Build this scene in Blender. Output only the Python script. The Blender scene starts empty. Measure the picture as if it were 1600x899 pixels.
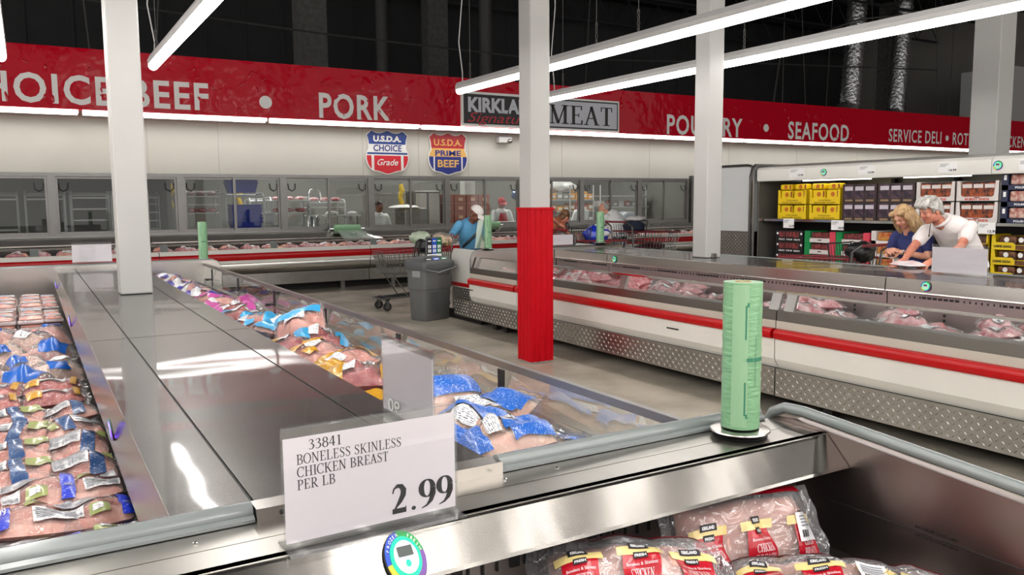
import bpy, bmesh, math, random
from mathutils import Vector, Matrix, noise
from math import sin, cos, pi, radians, sqrt, atan2
random.seed(7)
S = bpy.context.scene
COL = S.collection
# ---------------------------------------------------------------- camera
def _cam():
    cx, cy = 800.0, 449.5
    vy = Vector((40-cx, 320-cy)); vx = Vector((2970-cx, 297-cy))
    f = sqrt(-vy.dot(vx))
    dy = Vector((vy.x, vy.y, f)).normalized()
    dx = Vector((vx.x, vx.y, f)); dx = (dx-dy*dx.dot(dy)).normalized()
    dz = dx.cross(dy)
    cam = bpy.data.cameras.new('camera'); o = bpy.data.objects.new('camera', cam); COL.objects.link(o)
    cam.sensor_fit = 'HORIZONTAL'; cam.sensor_width = 36; cam.lens = f/1600*36
    cam.clip_start = .05; cam.clip_end = 200
    # world = (dx.c, dy.c, dz.c) for camera vector c = (right, down, forward)
    M = Matrix(((dx[0], -dx[1], -dx[2], 0), (dy[0], -dy[1], -dy[2], 0), (dz[0], -dz[1], -dz[2], 1.6), (0, 0, 0, 1)))
    o.matrix_world = M
    S.camera = o
_cam()
# ---------------------------------------------------------------- world, exposure
S.view_settings.view_transform = 'Standard'; S.view_settings.look = 'None'
S.view_settings.gamma = 1.0; S.view_settings.use_curve_mapping = False
S.view_settings.exposure = 0.35
W = bpy.data.worlds.new('hall_air'); S.world = W; W.use_nodes = True
W.node_tree.nodes['Background'].inputs[0].default_value = (1, .97, .93, 1)
W.node_tree.nodes['Background'].inputs[1].default_value = 1.1
S.cycles.max_bounces = 8; S.cycles.transparent_max_bounces = 24; S.cycles.diffuse_bounces = 3
S.cycles.glossy_bounces = 4; S.cycles.caustics_reflective = False; S.cycles.caustics_refractive = False
S.cycles.sample_clamp_indirect = 4; S.cycles.use_denoising = True
LIGHT_ROW_W_PER_M = 1.7     # hanging LED rows
LENS_STRENGTH = 13.5
BANNER_LED_W = 7.0
# ---------------------------------------------------------------- helpers
def lin(c):
    return c/12.92 if c <= .04045 else ((c+.055)/1.055)**2.4
def C(r, g=None, b=None):
    if g is None: g = b = r
    return (lin(r/255), lin(g/255), lin(b/255), 1)
def mat(name, col, rough=.5, metal=0.0, spec=.5, var=0, vscale=8, bump=0, bscale=20, emit=0, coat=0, coatr=.12, stretch=None, trans=None, col2=None, detail=3, bdist=.01):
    m = bpy.data.materials.new(name); m.use_nodes = True
    nt = m.node_tree; b = nt.nodes['Principled BSDF']
    b.inputs['Base Color'].default_value = col; b.inputs['Roughness'].default_value = rough
    b.inputs['Metallic'].default_value = metal; b.inputs['Specular IOR Level'].default_value = spec
    if coat: b.inputs['Coat Weight'].default_value = coat; b.inputs['Coat Roughness'].default_value = coatr
    if emit: b.inputs['Emission Color'].default_value = col; b.inputs['Emission Strength'].default_value = emit
    if var or bump or col2:
        tc = nt.nodes.new('ShaderNodeTexCoord'); mp = nt.nodes.new('ShaderNodeMapping')
        nt.links.new(tc.outputs['Object'], mp.inputs[0])
        if stretch: mp.inputs['Scale'].default_value = stretch
    if var or col2:
        n = nt.nodes.new('ShaderNodeTexNoise'); n.inputs['Scale'].default_value = vscale; n.inputs['Detail'].default_value = detail
        nt.links.new(mp.outputs[0], n.inputs[0])
        rp = nt.nodes.new('ShaderNodeValToRGB'); rp.color_ramp.elements[0].position = .35; rp.color_ramp.elements[1].position = .65
        c2 = col2 if col2 else tuple(max(0, x*(1-var)) for x in col[:3])+(1,)
        rp.color_ramp.elements[0].color = c2; rp.color_ramp.elements[1].color = col
        nt.links.new(n.outputs[0], rp.inputs[0]); nt.links.new(rp.outputs[0], b.inputs['Base Color'])
    if bump:
        n2 = nt.nodes.new('ShaderNodeTexNoise'); n2.inputs['Scale'].default_value = bscale; n2.inputs['Detail'].default_value = 2
        nt.links.new(mp.outputs[0], n2.inputs[0])
        bp = nt.nodes.new('ShaderNodeBump'); bp.inputs['Strength'].default_value = bump; bp.inputs['Distance'].default_value = bdist
        nt.links.new(n2.outputs[0], bp.inputs['Height']); nt.links.new(bp.outputs[0], b.inputs['Normal'])
        if coat: nt.links.new(bp.outputs[0], b.inputs['Coat Normal'])
    return m
def clear(name, tint=(1, 1, 1, 1), gloss=.12, fres=.7, rough=.03, haze=0.0, bump=0, bscale=30, hazecol=(.8, .8, .82, 1), bdist=.01):
    """see-through plastic or glass: transparent + a glossy layer (stronger at grazing angles) + a little haze"""
    m = bpy.data.materials.new(name); m.use_nodes = True
    nt = m.node_tree; nt.nodes.clear()
    out = nt.nodes.new('ShaderNodeOutputMaterial'); tr = nt.nodes.new('ShaderNodeBsdfTransparent'); tr.inputs[0].default_value = tint
    gl = nt.nodes.new('ShaderNodeBsdfGlossy'); gl.inputs['Roughness'].default_value = rough
    lw = nt.nodes.new('ShaderNodeLayerWeight'); lw.inputs[0].default_value = .25
    ma = nt.nodes.new('ShaderNodeMath'); ma.operation = 'MULTIPLY_ADD'; ma.inputs[1].default_value = fres; ma.inputs[2].default_value = gloss; ma.use_clamp = True
    nt.links.new(lw.outputs['Fresnel'], ma.inputs[0])
    mx = nt.nodes.new('ShaderNodeMixShader'); nt.links.new(ma.outputs[0], mx.inputs[0])
    base = tr
    if haze:
        df = nt.nodes.new('ShaderNodeBsdfDiffuse'); df.inputs[0].default_value = hazecol
        m2 = nt.nodes.new('ShaderNodeMixShader'); m2.inputs[0].default_value = haze
        nt.links.new(tr.outputs[0], m2.inputs[1]); nt.links.new(df.outputs[0], m2.inputs[2]); base = m2
    nt.links.new(base.outputs[0], mx.inputs[1]); nt.links.new(gl.outputs[0], mx.inputs[2])
    if bump:
        tc = nt.nodes.new('ShaderNodeTexCoord'); n2 = nt.nodes.new('ShaderNodeTexNoise'); n2.inputs['Scale'].default_value = bscale; n2.inputs['Detail'].default_value = 2
        n2.inputs['Distortion'].default_value = 1.0
        nt.links.new(tc.outputs['Object'], n2.inputs[0])
        bp = nt.nodes.new('ShaderNodeBump'); bp.inputs['Strength'].default_value = bump; bp.inputs['Distance'].default_value = bdist
        nt.links.new(n2.outputs[0], bp.inputs['Height']); nt.links.new(bp.outputs[0], gl.inputs['Normal'])
    nt.links.new(mx.outputs[0], out.inputs[0])
    return m
class MB:
    """collects shapes and links them as one mesh object"""
    def __init__(s): s.v = []; s.f = []; s.m = []; s.mi = 0
    def add(s, vs, fs, mi=None):
        o = len(s.v); s.v += [tuple(x) for x in vs]
        k = s.mi if mi is None else mi
        for f in fs: s.f.append(tuple(i+o for i in f)); s.m.append(k)
        return s
    def box(s, x0, y0, z0, x1, y1, z1, mi=None, c=0):
        if x0 > x1: x0, x1 = x1, x0
        if y0 > y1: y0, y1 = y1, y0
        if z0 > z1: z0, z1 = z1, z0
        if c:   # chamfered edges along every direction
            c = min(c, (x1-x0)*.45, (y1-y0)*.45, (z1-z0)*.45)
            bm = bmesh.new(); bmesh.ops.create_cube(bm, size=1)
            for v in bm.verts: v.co = Vector(((x0+x1)/2+v.co.x*(x1-x0), (y0+y1)/2+v.co.y*(y1-y0), (z0+z1)/2+v.co.z*(z1-z0)))
            bmesh.ops.bevel(bm, geom=bm.edges[:]+bm.verts[:], offset=c, segments=2, affect='EDGES', profile=.5)
            bm.verts.index_update()
            s.add([v.co[:] for v in bm.verts], [[v.index for v in f.verts] for f in bm.faces], mi); bm.free(); return s
        vs = [(x, y, z) for z in (z0, z1) for y in (y0, y1) for x in (x0, x1)]
        return s.add(vs, [(0, 2, 3, 1), (4, 5, 7, 6), (0, 1, 5, 4), (2, 6, 7, 3), (0, 4, 6, 2), (1, 3, 7, 5)], mi)
    def quad(s, a, b, c, d, mi=None): return s.add([a, b, c, d], [(0, 1, 2, 3)], mi)
    def prism(s, poly, axis, a, b, mi=None):
        """polygon in the two other axes (in order of xyz), extruded along axis from a to b"""
        n = len(poly)
        def pt(p, t):
            return (t, p[0], p[1]) if axis == 'x' else (p[0], t, p[1]) if axis == 'y' else (p[0], p[1], t)
        vs = [pt(p, a) for p in poly]+[pt(p, b) for p in poly]
        fs = [tuple(range(n))[::-1], tuple(range(n, 2*n))]+[(i, (i+1) % n, n+(i+1) % n, n+i) for i in range(n)]
        return s.add(vs, fs, mi)
    def tube(s, pts, r, n=8, mi=None, closed=False, caps=True):
        pts = [Vector(p) for p in pts]; N = len(pts); vs = []; up = None
        for i, p in enumerate(pts):
            if closed: t = pts[(i+1) % N]-pts[i-1]
            else: t = pts[min(i+1, N-1)]-pts[max(i-1, 0)]
            t = t.normalized() if t.length > 1e-9 else Vector((0, 0, 1))
            if up is None:
                up = Vector((0, 0, 1)) if abs(t.z) < .9 else Vector((1, 0, 0))
            a = t.cross(up)
            if a.length < 1e-6: a = t.orthogonal()
            a.normalize(); b = a.cross(t).normalized(); up = b
            rr = r[i] if isinstance(r, (list, tuple)) else r
            for k in range(n):
                q = 2*pi*k/n; vs.append(p+a*cos(q)*rr+b*sin(q)*rr)
        fs = []
        for i in range(N if closed else N-1):
            j = (i+1) % N
            for k in range(n): fs.append((i*n+k, i*n+(k+1) % n, j*n+(k+1) % n, j*n+k))
        if not closed and caps: fs += [tuple(range(n)), tuple(range((N-1)*n, N*n))[::-1]]
        return s.add(vs, fs, mi)
    def lathe(s, prof, c=(0, 0, 0), n=20, axis='z', mi=None):
        vs = []
        for r, h in prof:
            for k in range(n):
                q = 2*pi*k/n
                p = (r*cos(q), r*sin(q), h) if axis == 'z' else (h, r*cos(q), r*sin(q)) if axis == 'x' else (r*sin(q), h, r*cos(q))
                vs.append((c[0]+p[0], c[1]+p[1], c[2]+p[2]))
        fs = [(i*n+k, i*n+(k+1) % n, (i+1)*n+(k+1) % n, (i+1)*n+k) for i in range(len(prof)-1) for k in range(n)]
        fs += [tuple(range(n))[::-1], tuple(range((len(prof)-1)*n, len(prof)*n))]
        return s.add(vs, fs, mi)
    def grid(s, fn, nu, nv, mi=None, wrapu=False):
        vs = [fn(i/(nu if wrapu else nu-1), j/(nv-1)) for j in range(nv) for i in range(nu)]
        fs = [(j*nu+i, j*nu+(i+1) % nu, (j+1)*nu+(i+1) % nu, (j+1)*nu+i) for j in range(nv-1) for i in range(nu if wrapu else nu-1)]
        return s.add(vs, fs, mi)
    def ell(s, c, r, nu=14, nv=9, mi=None, rot=None, fn=None):
        c = Vector(c)
        def g(u, v):
            th = 2*pi*u; ph = pi*(v-.5); d = Vector((cos(ph)*cos(th)*r[0], cos(ph)*sin(th)*r[1], sin(ph)*r[2]))
            if fn: d = fn(d)
            if rot: d = rot @ d
            return c+d
        return s.grid(g, nu, nv, mi, wrapu=True)
    def flat(s, vf, o, ex, ey, mi=None):
        """2-D verts/faces laid on a plane at o with axes ex, ey"""
        o = Vector(o); ex = Vector(ex); ey = Vector(ey)
        return s.add([o+ex*p[0]+ey*p[1] for p in vf[0]], vf[1], mi)
    def xf(s, M):
        s.v = [tuple(M @ Vector(p)) for p in s.v]; return s
    def build(s, name, mats, parent=None, smooth=False, auto=None, world=True):
        me = bpy.data.meshes.new(name)
        vs = s.v
        if parent is not None and world:
            inv = wm(parent).inverted(); vs = [tuple(inv @ Vector(p)) for p in vs]
        me.from_pydata(vs, [], s.f)
        if not isinstance(mats, (list, tuple)): mats = [mats]
        for m in mats: me.materials.append(m)
        me.polygons.foreach_set('material_index', s.m)
        if smooth: me.polygons.foreach_set('use_smooth', [True]*len(s.f))
        me.update()
        o = bpy.data.objects.new(name, me); COL.objects.link(o)
        if auto is not None: me.polygons.foreach_set('use_smooth', [True]*len(s.f)); me.set_sharp_from_angle(angle=radians(auto))
        if parent is not None: o.parent = parent
        return o
def wm(o):
    M = Matrix.LocRotScale(o.location, o.rotation_euler, o.scale)
    return wm(o.parent) @ M if o.parent else M
def tag(o, label, cat, group=None, kind=None):
    o['label'] = label; o['category'] = cat
    if group: o['group'] = group
    if kind: o['kind'] = kind
    return o
def struct(o, label=None):
    o['kind'] = 'structure'
    if label: o['label'] = label
    return o
def thing(name, label, cat, loc=(0, 0, 0), rz=0, group=None, rot=None):
    o = bpy.data.objects.new(name, None); COL.objects.link(o); o.empty_display_size = .1
    o.location = loc; o.rotation_euler = rot if rot else (0, 0, rz)
    return tag(o, label, cat, group)
def kids(o): return [c for c in ALLKIDS.get(o.name, [])] if False else list(o.children)
def dup(root, loc, rz=0, label=None, group=None, rot=None, scale=None):
    r = root.copy(); COL.objects.link(r); r.location = loc; r.rotation_euler = rot if rot else (0, 0, rz)
    if scale: r.scale = scale
    if label: r['label'] = label
    if group: r['group'] = group
    for ch in list(root.children):
        c = ch.copy(); COL.objects.link(c); c.parent = r
        for g in list(ch.children):
            d = g.copy(); COL.objects.link(d); d.parent = c
    return r
ORD = ['first', 'second', 'third', 'fourth', 'fifth', 'sixth', 'seventh', 'eighth', 'ninth', 'tenth', 'eleventh', 'twelfth', 'thirteenth', 'fourteenth', 'fifteenth', 'sixteenth', 'seventeenth', 'eighteenth', 'nineteenth', 'twentieth'] + ['twenty-'+x for x in ('first', 'second', 'third', 'fourth', 'fifth', 'sixth', 'seventh', 'eighth', 'ninth')]
# ---- lettering
def sans(body, h, width=None, bold=0.0, shear=0.0, spacing=1.0):
    cu = bpy.data.curves.new('lettering', 'FONT'); cu.body = body; cu.size = 1; cu.offset = bold; cu.shear = shear; cu.space_character = spacing
    cu.resolution_u = 3
    o = bpy.data.objects.new('lettering', cu); COL.objects.link(o)
    dg = bpy.context.evaluated_depsgraph_get(); dg.update()
    me = bpy.data.meshes.new_from_object(o.evaluated_get(dg))
    vs = [(v.co.x, v.co.y) for v in me.vertices]; fs = [tuple(p.vertices) for p in me.polygons]
    bpy.data.objects.remove(o); bpy.data.curves.remove(cu); bpy.data.meshes.remove(me)
    caph = .729
    x0 = min(p[0] for p in vs); x1 = max(p[0] for p in vs)
    k = h/caph; kx = width/(x1-x0) if width else k
    return ([((p[0]-x0)*kx, p[1]*k) for p in vs], fs)
def _strip(pts, ws):
    vs = []; n = len(pts)
    for i in range(n):
        a = Vector(pts[max(i-1, 0)]); b = Vector(pts[min(i+1, n-1)]); t = (b-a)
        t = t.normalized() if t.length else Vector((1, 0)); q = Vector((-t.y, t.x))*(ws[i] if isinstance(ws, (list, tuple)) else ws)/2
        p = Vector(pts[i]); vs += [tuple(p+q), tuple(p-q)]
    return vs, [(2*i, 2*i+1, 2*i+3, 2*i+2) for i in range(n-1)]
def _arc(cx, cy, rx, ry, a0, a1, tn, th, n=14):
    pts = []; ws = []
    for i in range(n+1):
        a = radians(a0+(a1-a0)*i/n); pts.append((cx+rx*cos(a), cy+ry*sin(a))); ws.append(tn+(th-tn)*abs(cos(a))**1.4)
    return _strip(pts, ws)
def _glyph(ch, TH, TN):
    """roman capitals and figures: thick stems, thin hairlines, slab serifs"""
    G = []
    sl = .1; st = TN*.9
    def rect(x0, y0, x1, y1): G.append(([(x0, y0), (x1, y0), (x1, y1), (x0, y1)], [(0, 1, 2, 3)]))
    def stem(x, y0=0, y1=1, w=None, s0=True, s1=True):
        w = w or TH; rect(x-w/2, y0, x+w/2, y1)
        if s0: rect(x-w/2-sl, y0, x+w/2+sl, y0+st)
        if s1: rect(x-w/2-sl, y1-st, x+w/2+sl, y1)
    def ln(a, b, w): G.append(_strip([a, b], w))
    def ser(x, y, w=.3): rect(x-w/2, y, x+w/2, y+st)
    h = TH/2
    if ch == 'B':
        stem(.2); G.append(_strip([(.2, 1-st/2), (.42, 1-st/2)], TN)); G.append(_arc(.4, .76, .2, .24-st/2, 90, -90, TN, TH)); G.append(_strip([(.2, .52), (.42, .52)], TN))
        G.append(_arc(.4, .26, .26, .26-st/2, 90, -90, TN, TH)); G.append(_strip([(.2, st/2), (.42, st/2)], TN)); return G, .78
    if ch in 'PR':
        stem(.2); G.append(_strip([(.2, 1-st/2), (.4, 1-st/2)], TN)); G.append(_arc(.38, .74, .22, .26-st/2, 90, -90, TN, TH)); G.append(_strip([(.2, .48), (.4, .48)], TN))
        if ch == 'R': ln((.36, .48), (.7, .02), TH*.95); ser(.74, 0, .2); return G, .84
        return G, .7
    if ch in 'CO':
        if ch == 'O': G.append(_arc(.4, .5, .36, .49, 0, 360, TN, TH, 30)); return G, .84
        G.append(_arc(.42, .5, .37, .49, 48, 318, TN, TH, 24)); rect(.68, .66, .68+TN, 1); return G, .78
    if ch in 'EFL':
        stem(.2); 
        if ch != 'F': rect(.2, 0, .62, st); rect(.62-TN*.7, 0, .66, .24)
        if ch != 'L': rect(.2, 1-st, .6, 1); rect(.6-TN*.7, .78, .63, 1); rect(.2, .5-st/2, .46, .5+st/2); rect(.44, .4, .44+TN*.8, .6)
        return G, .72
    if ch == 'I': stem(.2); return G, .4
    if ch == 'H': stem(.2); stem(.72); rect(.2, .5-st/2, .72, .5+st/2); return G, .94
    if ch == 'K': stem(.2); ln((.25, .4), (.66, .98), TN*1.2); ln((.36, .56), (.7, .02), TH); ser(.68, 1-st, .24); ser(.74, 0, .24); return G, .88
    if ch == 'M':
        stem(.16, w=TN*1.2); ln((.16, .99), (.46, .02), TH); ln((.46, .02), (.78, .99), TN*1.2); stem(.8, w=TH); return G, 1.0
    if ch == 'N': stem(.16, w=TN*1.2); ln((.16, .98), (.7, .04), TH); stem(.7, w=TN*1.2, s0=False); return G, .88
    if ch == 'A': ln((.38, 1), (.1, .02), TN*1.3); ln((.36, 1), (.64, .02), TH); rect(.2, .34, .54, .34+st); ser(.1, 0, .24); ser(.66, 0, .28); return G, .78
    if ch == 'T': stem(.36, s1=False); rect(.06, 1-st, .66, 1); rect(.06, .76, .06+TN, 1); rect(.66-TN, .76, .66, 1); return G, .72
    if ch == 'S':
        pts = [(.5, .76), (.46, .9), (.34, .975), (.22, .95), (.13, .85), (.12, .74), (.2, .62), (.34, .52), (.48, .4), (.54, .27), (.5, .12), (.38, .03), (.25, .03), (.14, .12), (.09, .28)]
        ws = [TN*.8, TN, TN, TN*1.2, TH*.7, TH*.9, TH, TH*1.05, TH, TH*.9, TH*.7, TN*1.2, TN, TN, TN*.8]
        G.append(_strip(pts, ws)); rect(.5, .74, .5+TN*.8, 1); rect(.08, 0, .08+TN*.8, .26); return G, .64
    if ch == '1': stem(.28, s1=False); ln((.12, .86), (.28, .99), TN); return G, .5
    if ch == '2':
        pts = [(.06, .72), (.1, .88), (.22, .97), (.34, .94), (.42, .8), (.4, .62), (.3, .42), (.16, .22), (.05, .06)]
        G.append(_strip(pts, [TN, TN*1.4, TH*.7, TH*.9, TH, TH, TH*.8, TN*1.5, TN])); rect(.04, 0, .5, TH*.95); rect(.47, 0, .5, .22); return G, .56
    if ch == '3':
        pts = [(.08, .8), (.14, .93), (.26, .98), (.37, .9), (.39, .76), (.32, .62), (.2, .55)]
        G.append(_strip(pts, [TN, TN, TN*1.3, TH*.9, TH, TH*.7, TN])); pts = [(.2, .56), (.34, .52), (.44, .4), (.44, .22), (.34, .06), (.2, .01), (.06, .1)]
        G.append(_strip(pts, [TN, TH*.6, TH, TH, TH*.7, TN, TN*1.5])); return G, .56
    if ch == '4': rect(.32, 0, .32+TH, 1); ln((.34, .98), (.04, .3), TN*1.1); rect(.02, .26, .54, .26+TH*.6); return G, .58
    if ch == '8': G.append(_arc(.27, .76, .17, .22, 0, 360, TN, TH*.9, 24)); G.append(_arc(.27, .27, .21, .26, 0, 360, TN, TH, 24)); return G, .56
    if ch == '9':
        G.append(_arc(.26, .68, .2, .3, 0, 360, TN, TH, 24)); pts = [(.46, .66), (.46, .45), (.38, .22), (.24, .07), (.06, .0)]
        G.append(_strip(pts, [TH, TH, TH*.8, TN*1.6, TN*.7])); return G, .56
    if ch == '0': G.append(_arc(.27, .5, .21, .49, 0, 360, TN, TH, 26)); return G, .56
    if ch == '.': G.append(([(.14+.075*cos(2*pi*k/12), .075+.075*sin(2*pi*k/12)) for k in range(12)], [tuple(range(12))])); return G, .3
    return G, .36
def serif(body, h, width=None, th=.14, tn=.05, gap=.02):
    vs = []; fs = []; x = 0
    for ch in body:
        G, adv = _glyph(ch, th, tn)
        for gv, gf in G:
            o = len(vs); vs += [(p[0]+x, p[1]) for p in gv]; fs += [tuple(i+o for i in f) for f in gf]
        x += adv+gap
    x0 = min(p[0] for p in vs); x1 = max(p[0] for p in vs)
    kx = width/(x1-x0) if width else h
    return ([((p[0]-x0)*kx, p[1]*h) for p in vs], fs)
def moved(vf, dx, dy, kx=1, ky=1): return ([(p[0]*kx+dx, p[1]*ky+dy) for p in vf[0]], vf[1])
def rect2(x0, y0, x1, y1): return ([(x0, y0), (x1, y0), (x1, y1), (x0, y1)], [(0, 1, 2, 3)])
def disc2(cx, cy, r, n=20): return ([(cx+r*cos(2*pi*k/n), cy+r*sin(2*pi*k/n)) for k in range(n)], [tuple(range(n))])
def widths(vf): return max(p[0] for p in vf[0])
# ---------------------------------------------------------------- materials
STEEL = mat('brushed_steel', (.10, .092, .085, 1), .27, .95, bump=.20, bscale=1.1, bdist=.04, var=.06, vscale=3, coat=.45, coatr=.05)
STEEL2 = mat('smooth_steel', (.52, .49, .46, 1), .24, 1, bump=.08, bscale=1.5, bdist=.02)
STEELD = mat('dull_steel', (.30, .285, .27, 1), .38, 1, var=.15, vscale=4)
RACKM = mat('rack_aluminium', C(196, 198, 198), .4, .3)
ALU = mat('aluminium_frame', (.22, .213, .206, 1), .36, .9, var=.1, vscale=6)
CHROME = mat('chrome', (.75, .75, .75, 1), .12, 1)
WHITE = mat('white_enamel', C(222, 219, 212), .35, var=.04, vscale=3)
SILL = mat('sill_steel', (.26, .245, .23, 1), .30, 1)
CANW = mat('canopy_enamel', C(246, 243, 236), .3)
LEDGE = mat('ledge_steel', (.50, .47, .43, 1), .30, 1, bump=.12, bscale=1.6, bdist=.03, var=.08, vscale=5)
COLWHITE = mat('column_paint', C(186, 184, 181), .42, var=.04, vscale=2)
CREAM = mat('cream_wall_panel', C(204, 201, 192), .55, var=.04, vscale=1.5)
RED = mat('red_bumper', C(178, 2, 12), .28, spec=.3)
REDSLEEVE = mat('red_sleeve', C(186, 3, 22), .45, spec=.15)
BANNER = mat('red_banner_film', C(200, 3, 36), .10, spec=.10, bump=.6, bscale=2.6, bdist=.03, coat=.15, coatr=.01)
BANNER.node_tree.nodes['Principled BSDF'].inputs['Coat IOR'].default_value = 1.27
CREASE = mat('banner_crease', C(196, 4, 36), .10, spec=.55)
LETTER = mat('white_letter_vinyl', C(250, 248, 247), .4, spec=.3)
BLACK = mat('black_plastic', C(22, 22, 23), .4)
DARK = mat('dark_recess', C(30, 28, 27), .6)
GREYP = mat('grey_plastic', C(92, 93, 92), .5, var=.1, vscale=10)
BUMPER = mat('grey_bumper', C(126, 131, 130), .2, spec=.8)
RUBBER = mat('dark_rubber', C(40, 40, 41), .6)
FLOORM = mat('polished_concrete', C(196, 186, 170), .22, col2=C(150, 143, 130), vscale=1.3, detail=9, spec=.5, bump=.03, bscale=60)
CEILM = mat('dark_roof_deck', C(17, 17, 20), .8, var=.4, vscale=2)
JOIST = mat('dark_joist_paint', C(34, 34, 37), .6)
PIPE = mat('grey_pipe', C(92, 90, 88), .5, var=.2, vscale=12)
GLASS = clear('clear_glass', (.95, .965, .96, 1), .03, .28, .03)
WGLASS = clear('window_glass', (.86, .87, .86, 1), .025, .3, .01)
ACRYL = clear('clear_acrylic', (.985, .99, .99, 1), .03, .5, .03, haze=.02)
FILM = clear('cling_film', (.99, .99, .99, 1), .09, .55, .07, haze=.05, bump=1.0, bscale=22, bdist=.06)
FILMF = clear('fresh_bag_film', (.98, .98, .99, 1), .10, .6, .07, haze=.14, bump=1.0, bscale=14, bdist=.06)
PAPER = mat('white_card', C(246, 236, 242), .5, coat=.2, bump=.15, bscale=5, bdist=.01, var=.03, vscale=6)
INK = mat('black_ink', C(26, 24, 26), .6)
FAINT = mat('faint_show_through', C(200, 203, 198), .6)
LENS = mat('led_lens', (1, .98, .95, 1), .5, emit=LENS_STRENGTH)
LENSB = mat('banner_led_lens', (1, .98, .95, 1), .5, emit=7)
LENSW = mat('canopy_led', (1, .95, .85, 1), .5, emit=3.2)
FIXT = mat('fixture_housing', C(205, 203, 202), .45)
BAGGREEN = mat('green_bag_film', C(122, 168, 126), .35, coat=.3, bump=.3, bscale=24, bdist=.012, stretch=(1, 1, 4))
GREENINK = mat('green_print', C(48, 120, 92), .5)
GREENPALE = mat('pale_green_print', C(118, 172, 132), .5)
CARD = mat('corrugated_card', C(176, 140, 98), .8, var=.1)
CHICK = mat('raw_chicken', C(242, 180, 162), .4, col2=C(214, 130, 116), vscale=9, coat=.4, bump=.4, bscale=14)
CHICKR = mat('raw_drumsticks', C(208, 112, 102), .4, col2=C(160, 44, 50), vscale=8, coat=.4, bump=.4, bscale=14)
SKINM = mat('chicken_skin', C(250, 216, 190), .45, col2=C(240, 184, 162), vscale=7, coat=.3, bump=.4, bscale=20)
BEEF = mat('raw_meat', C(192, 98, 108), .4, col2=C(234, 194, 194), vscale=16, coat=.5, bump=.5, bscale=20)
BEEFD = mat('dark_meat', C(156, 58, 68), .4, col2=C(214, 150, 150), vscale=14, coat=.5, bump=.4, bscale=20)
def brushed(m, axis='X', an=.85):
    nt = m.node_tree; b = nt.nodes['Principled BSDF']; tg = nt.nodes.new('ShaderNodeTangent'); tg.direction_type = 'RADIAL'; tg.axis = axis
    b.inputs['Anisotropic'].default_value = an; nt.links.new(tg.outputs[0], b.inputs['Tangent']); return m
def printm(n, ground, ink, sc=1.0, thr=.5):
    """packaging print: lines of small type broken into words, over a ground colour"""
    m = mat(n, ground, .35, coat=.4); nt = m.node_tree; b = nt.nodes['Principled BSDF']
    tc = nt.nodes.new('ShaderNodeTexCoord'); mp = nt.nodes.new('ShaderNodeMapping'); mp.inputs['Scale'].default_value = (90*sc, 260*sc, 0)
    nt.links.new(tc.outputs['Object'], mp.inputs[0])
    no = nt.nodes.new('ShaderNodeTexNoise'); no.inputs['Scale'].default_value = 1; no.inputs['Detail'].default_value = 1; nt.links.new(mp.outputs[0], no.inputs[0])
    wv = nt.nodes.new('ShaderNodeTexWave'); wv.bands_direction = 'Y'; wv.inputs['Scale'].default_value = 46*sc; nt.links.new(tc.outputs['Object'], wv.inputs[0])
    a = nt.nodes.new('ShaderNodeMath'); a.operation = 'GREATER_THAN'; a.inputs[1].default_value = thr; nt.links.new(no.outputs[0], a.inputs[0])
    c = nt.nodes.new('ShaderNodeMath'); c.operation = 'GREATER_THAN'; c.inputs[1].default_value = .5; nt.links.new(wv.outputs[1], c.inputs[0])
    d = nt.nodes.new('ShaderNodeMath'); d.operation = 'MULTIPLY'; nt.links.new(a.outputs[0], d.inputs[0]); nt.links.new(c.outputs[0], d.inputs[1])
    mx = nt.nodes.new('ShaderNodeMix'); mx.data_type = 'RGBA'; mx.inputs[6].default_value = ground; mx.inputs[7].default_value = ink
    nt.links.new(d.outputs[0], mx.inputs[0]); nt.links.new(mx.outputs[2], b.inputs['Base Color'])
    return m
def flatm(n, r, g, b, ro=.4, **k): return mat(n, C(r, g, b), ro, **k)
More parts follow.
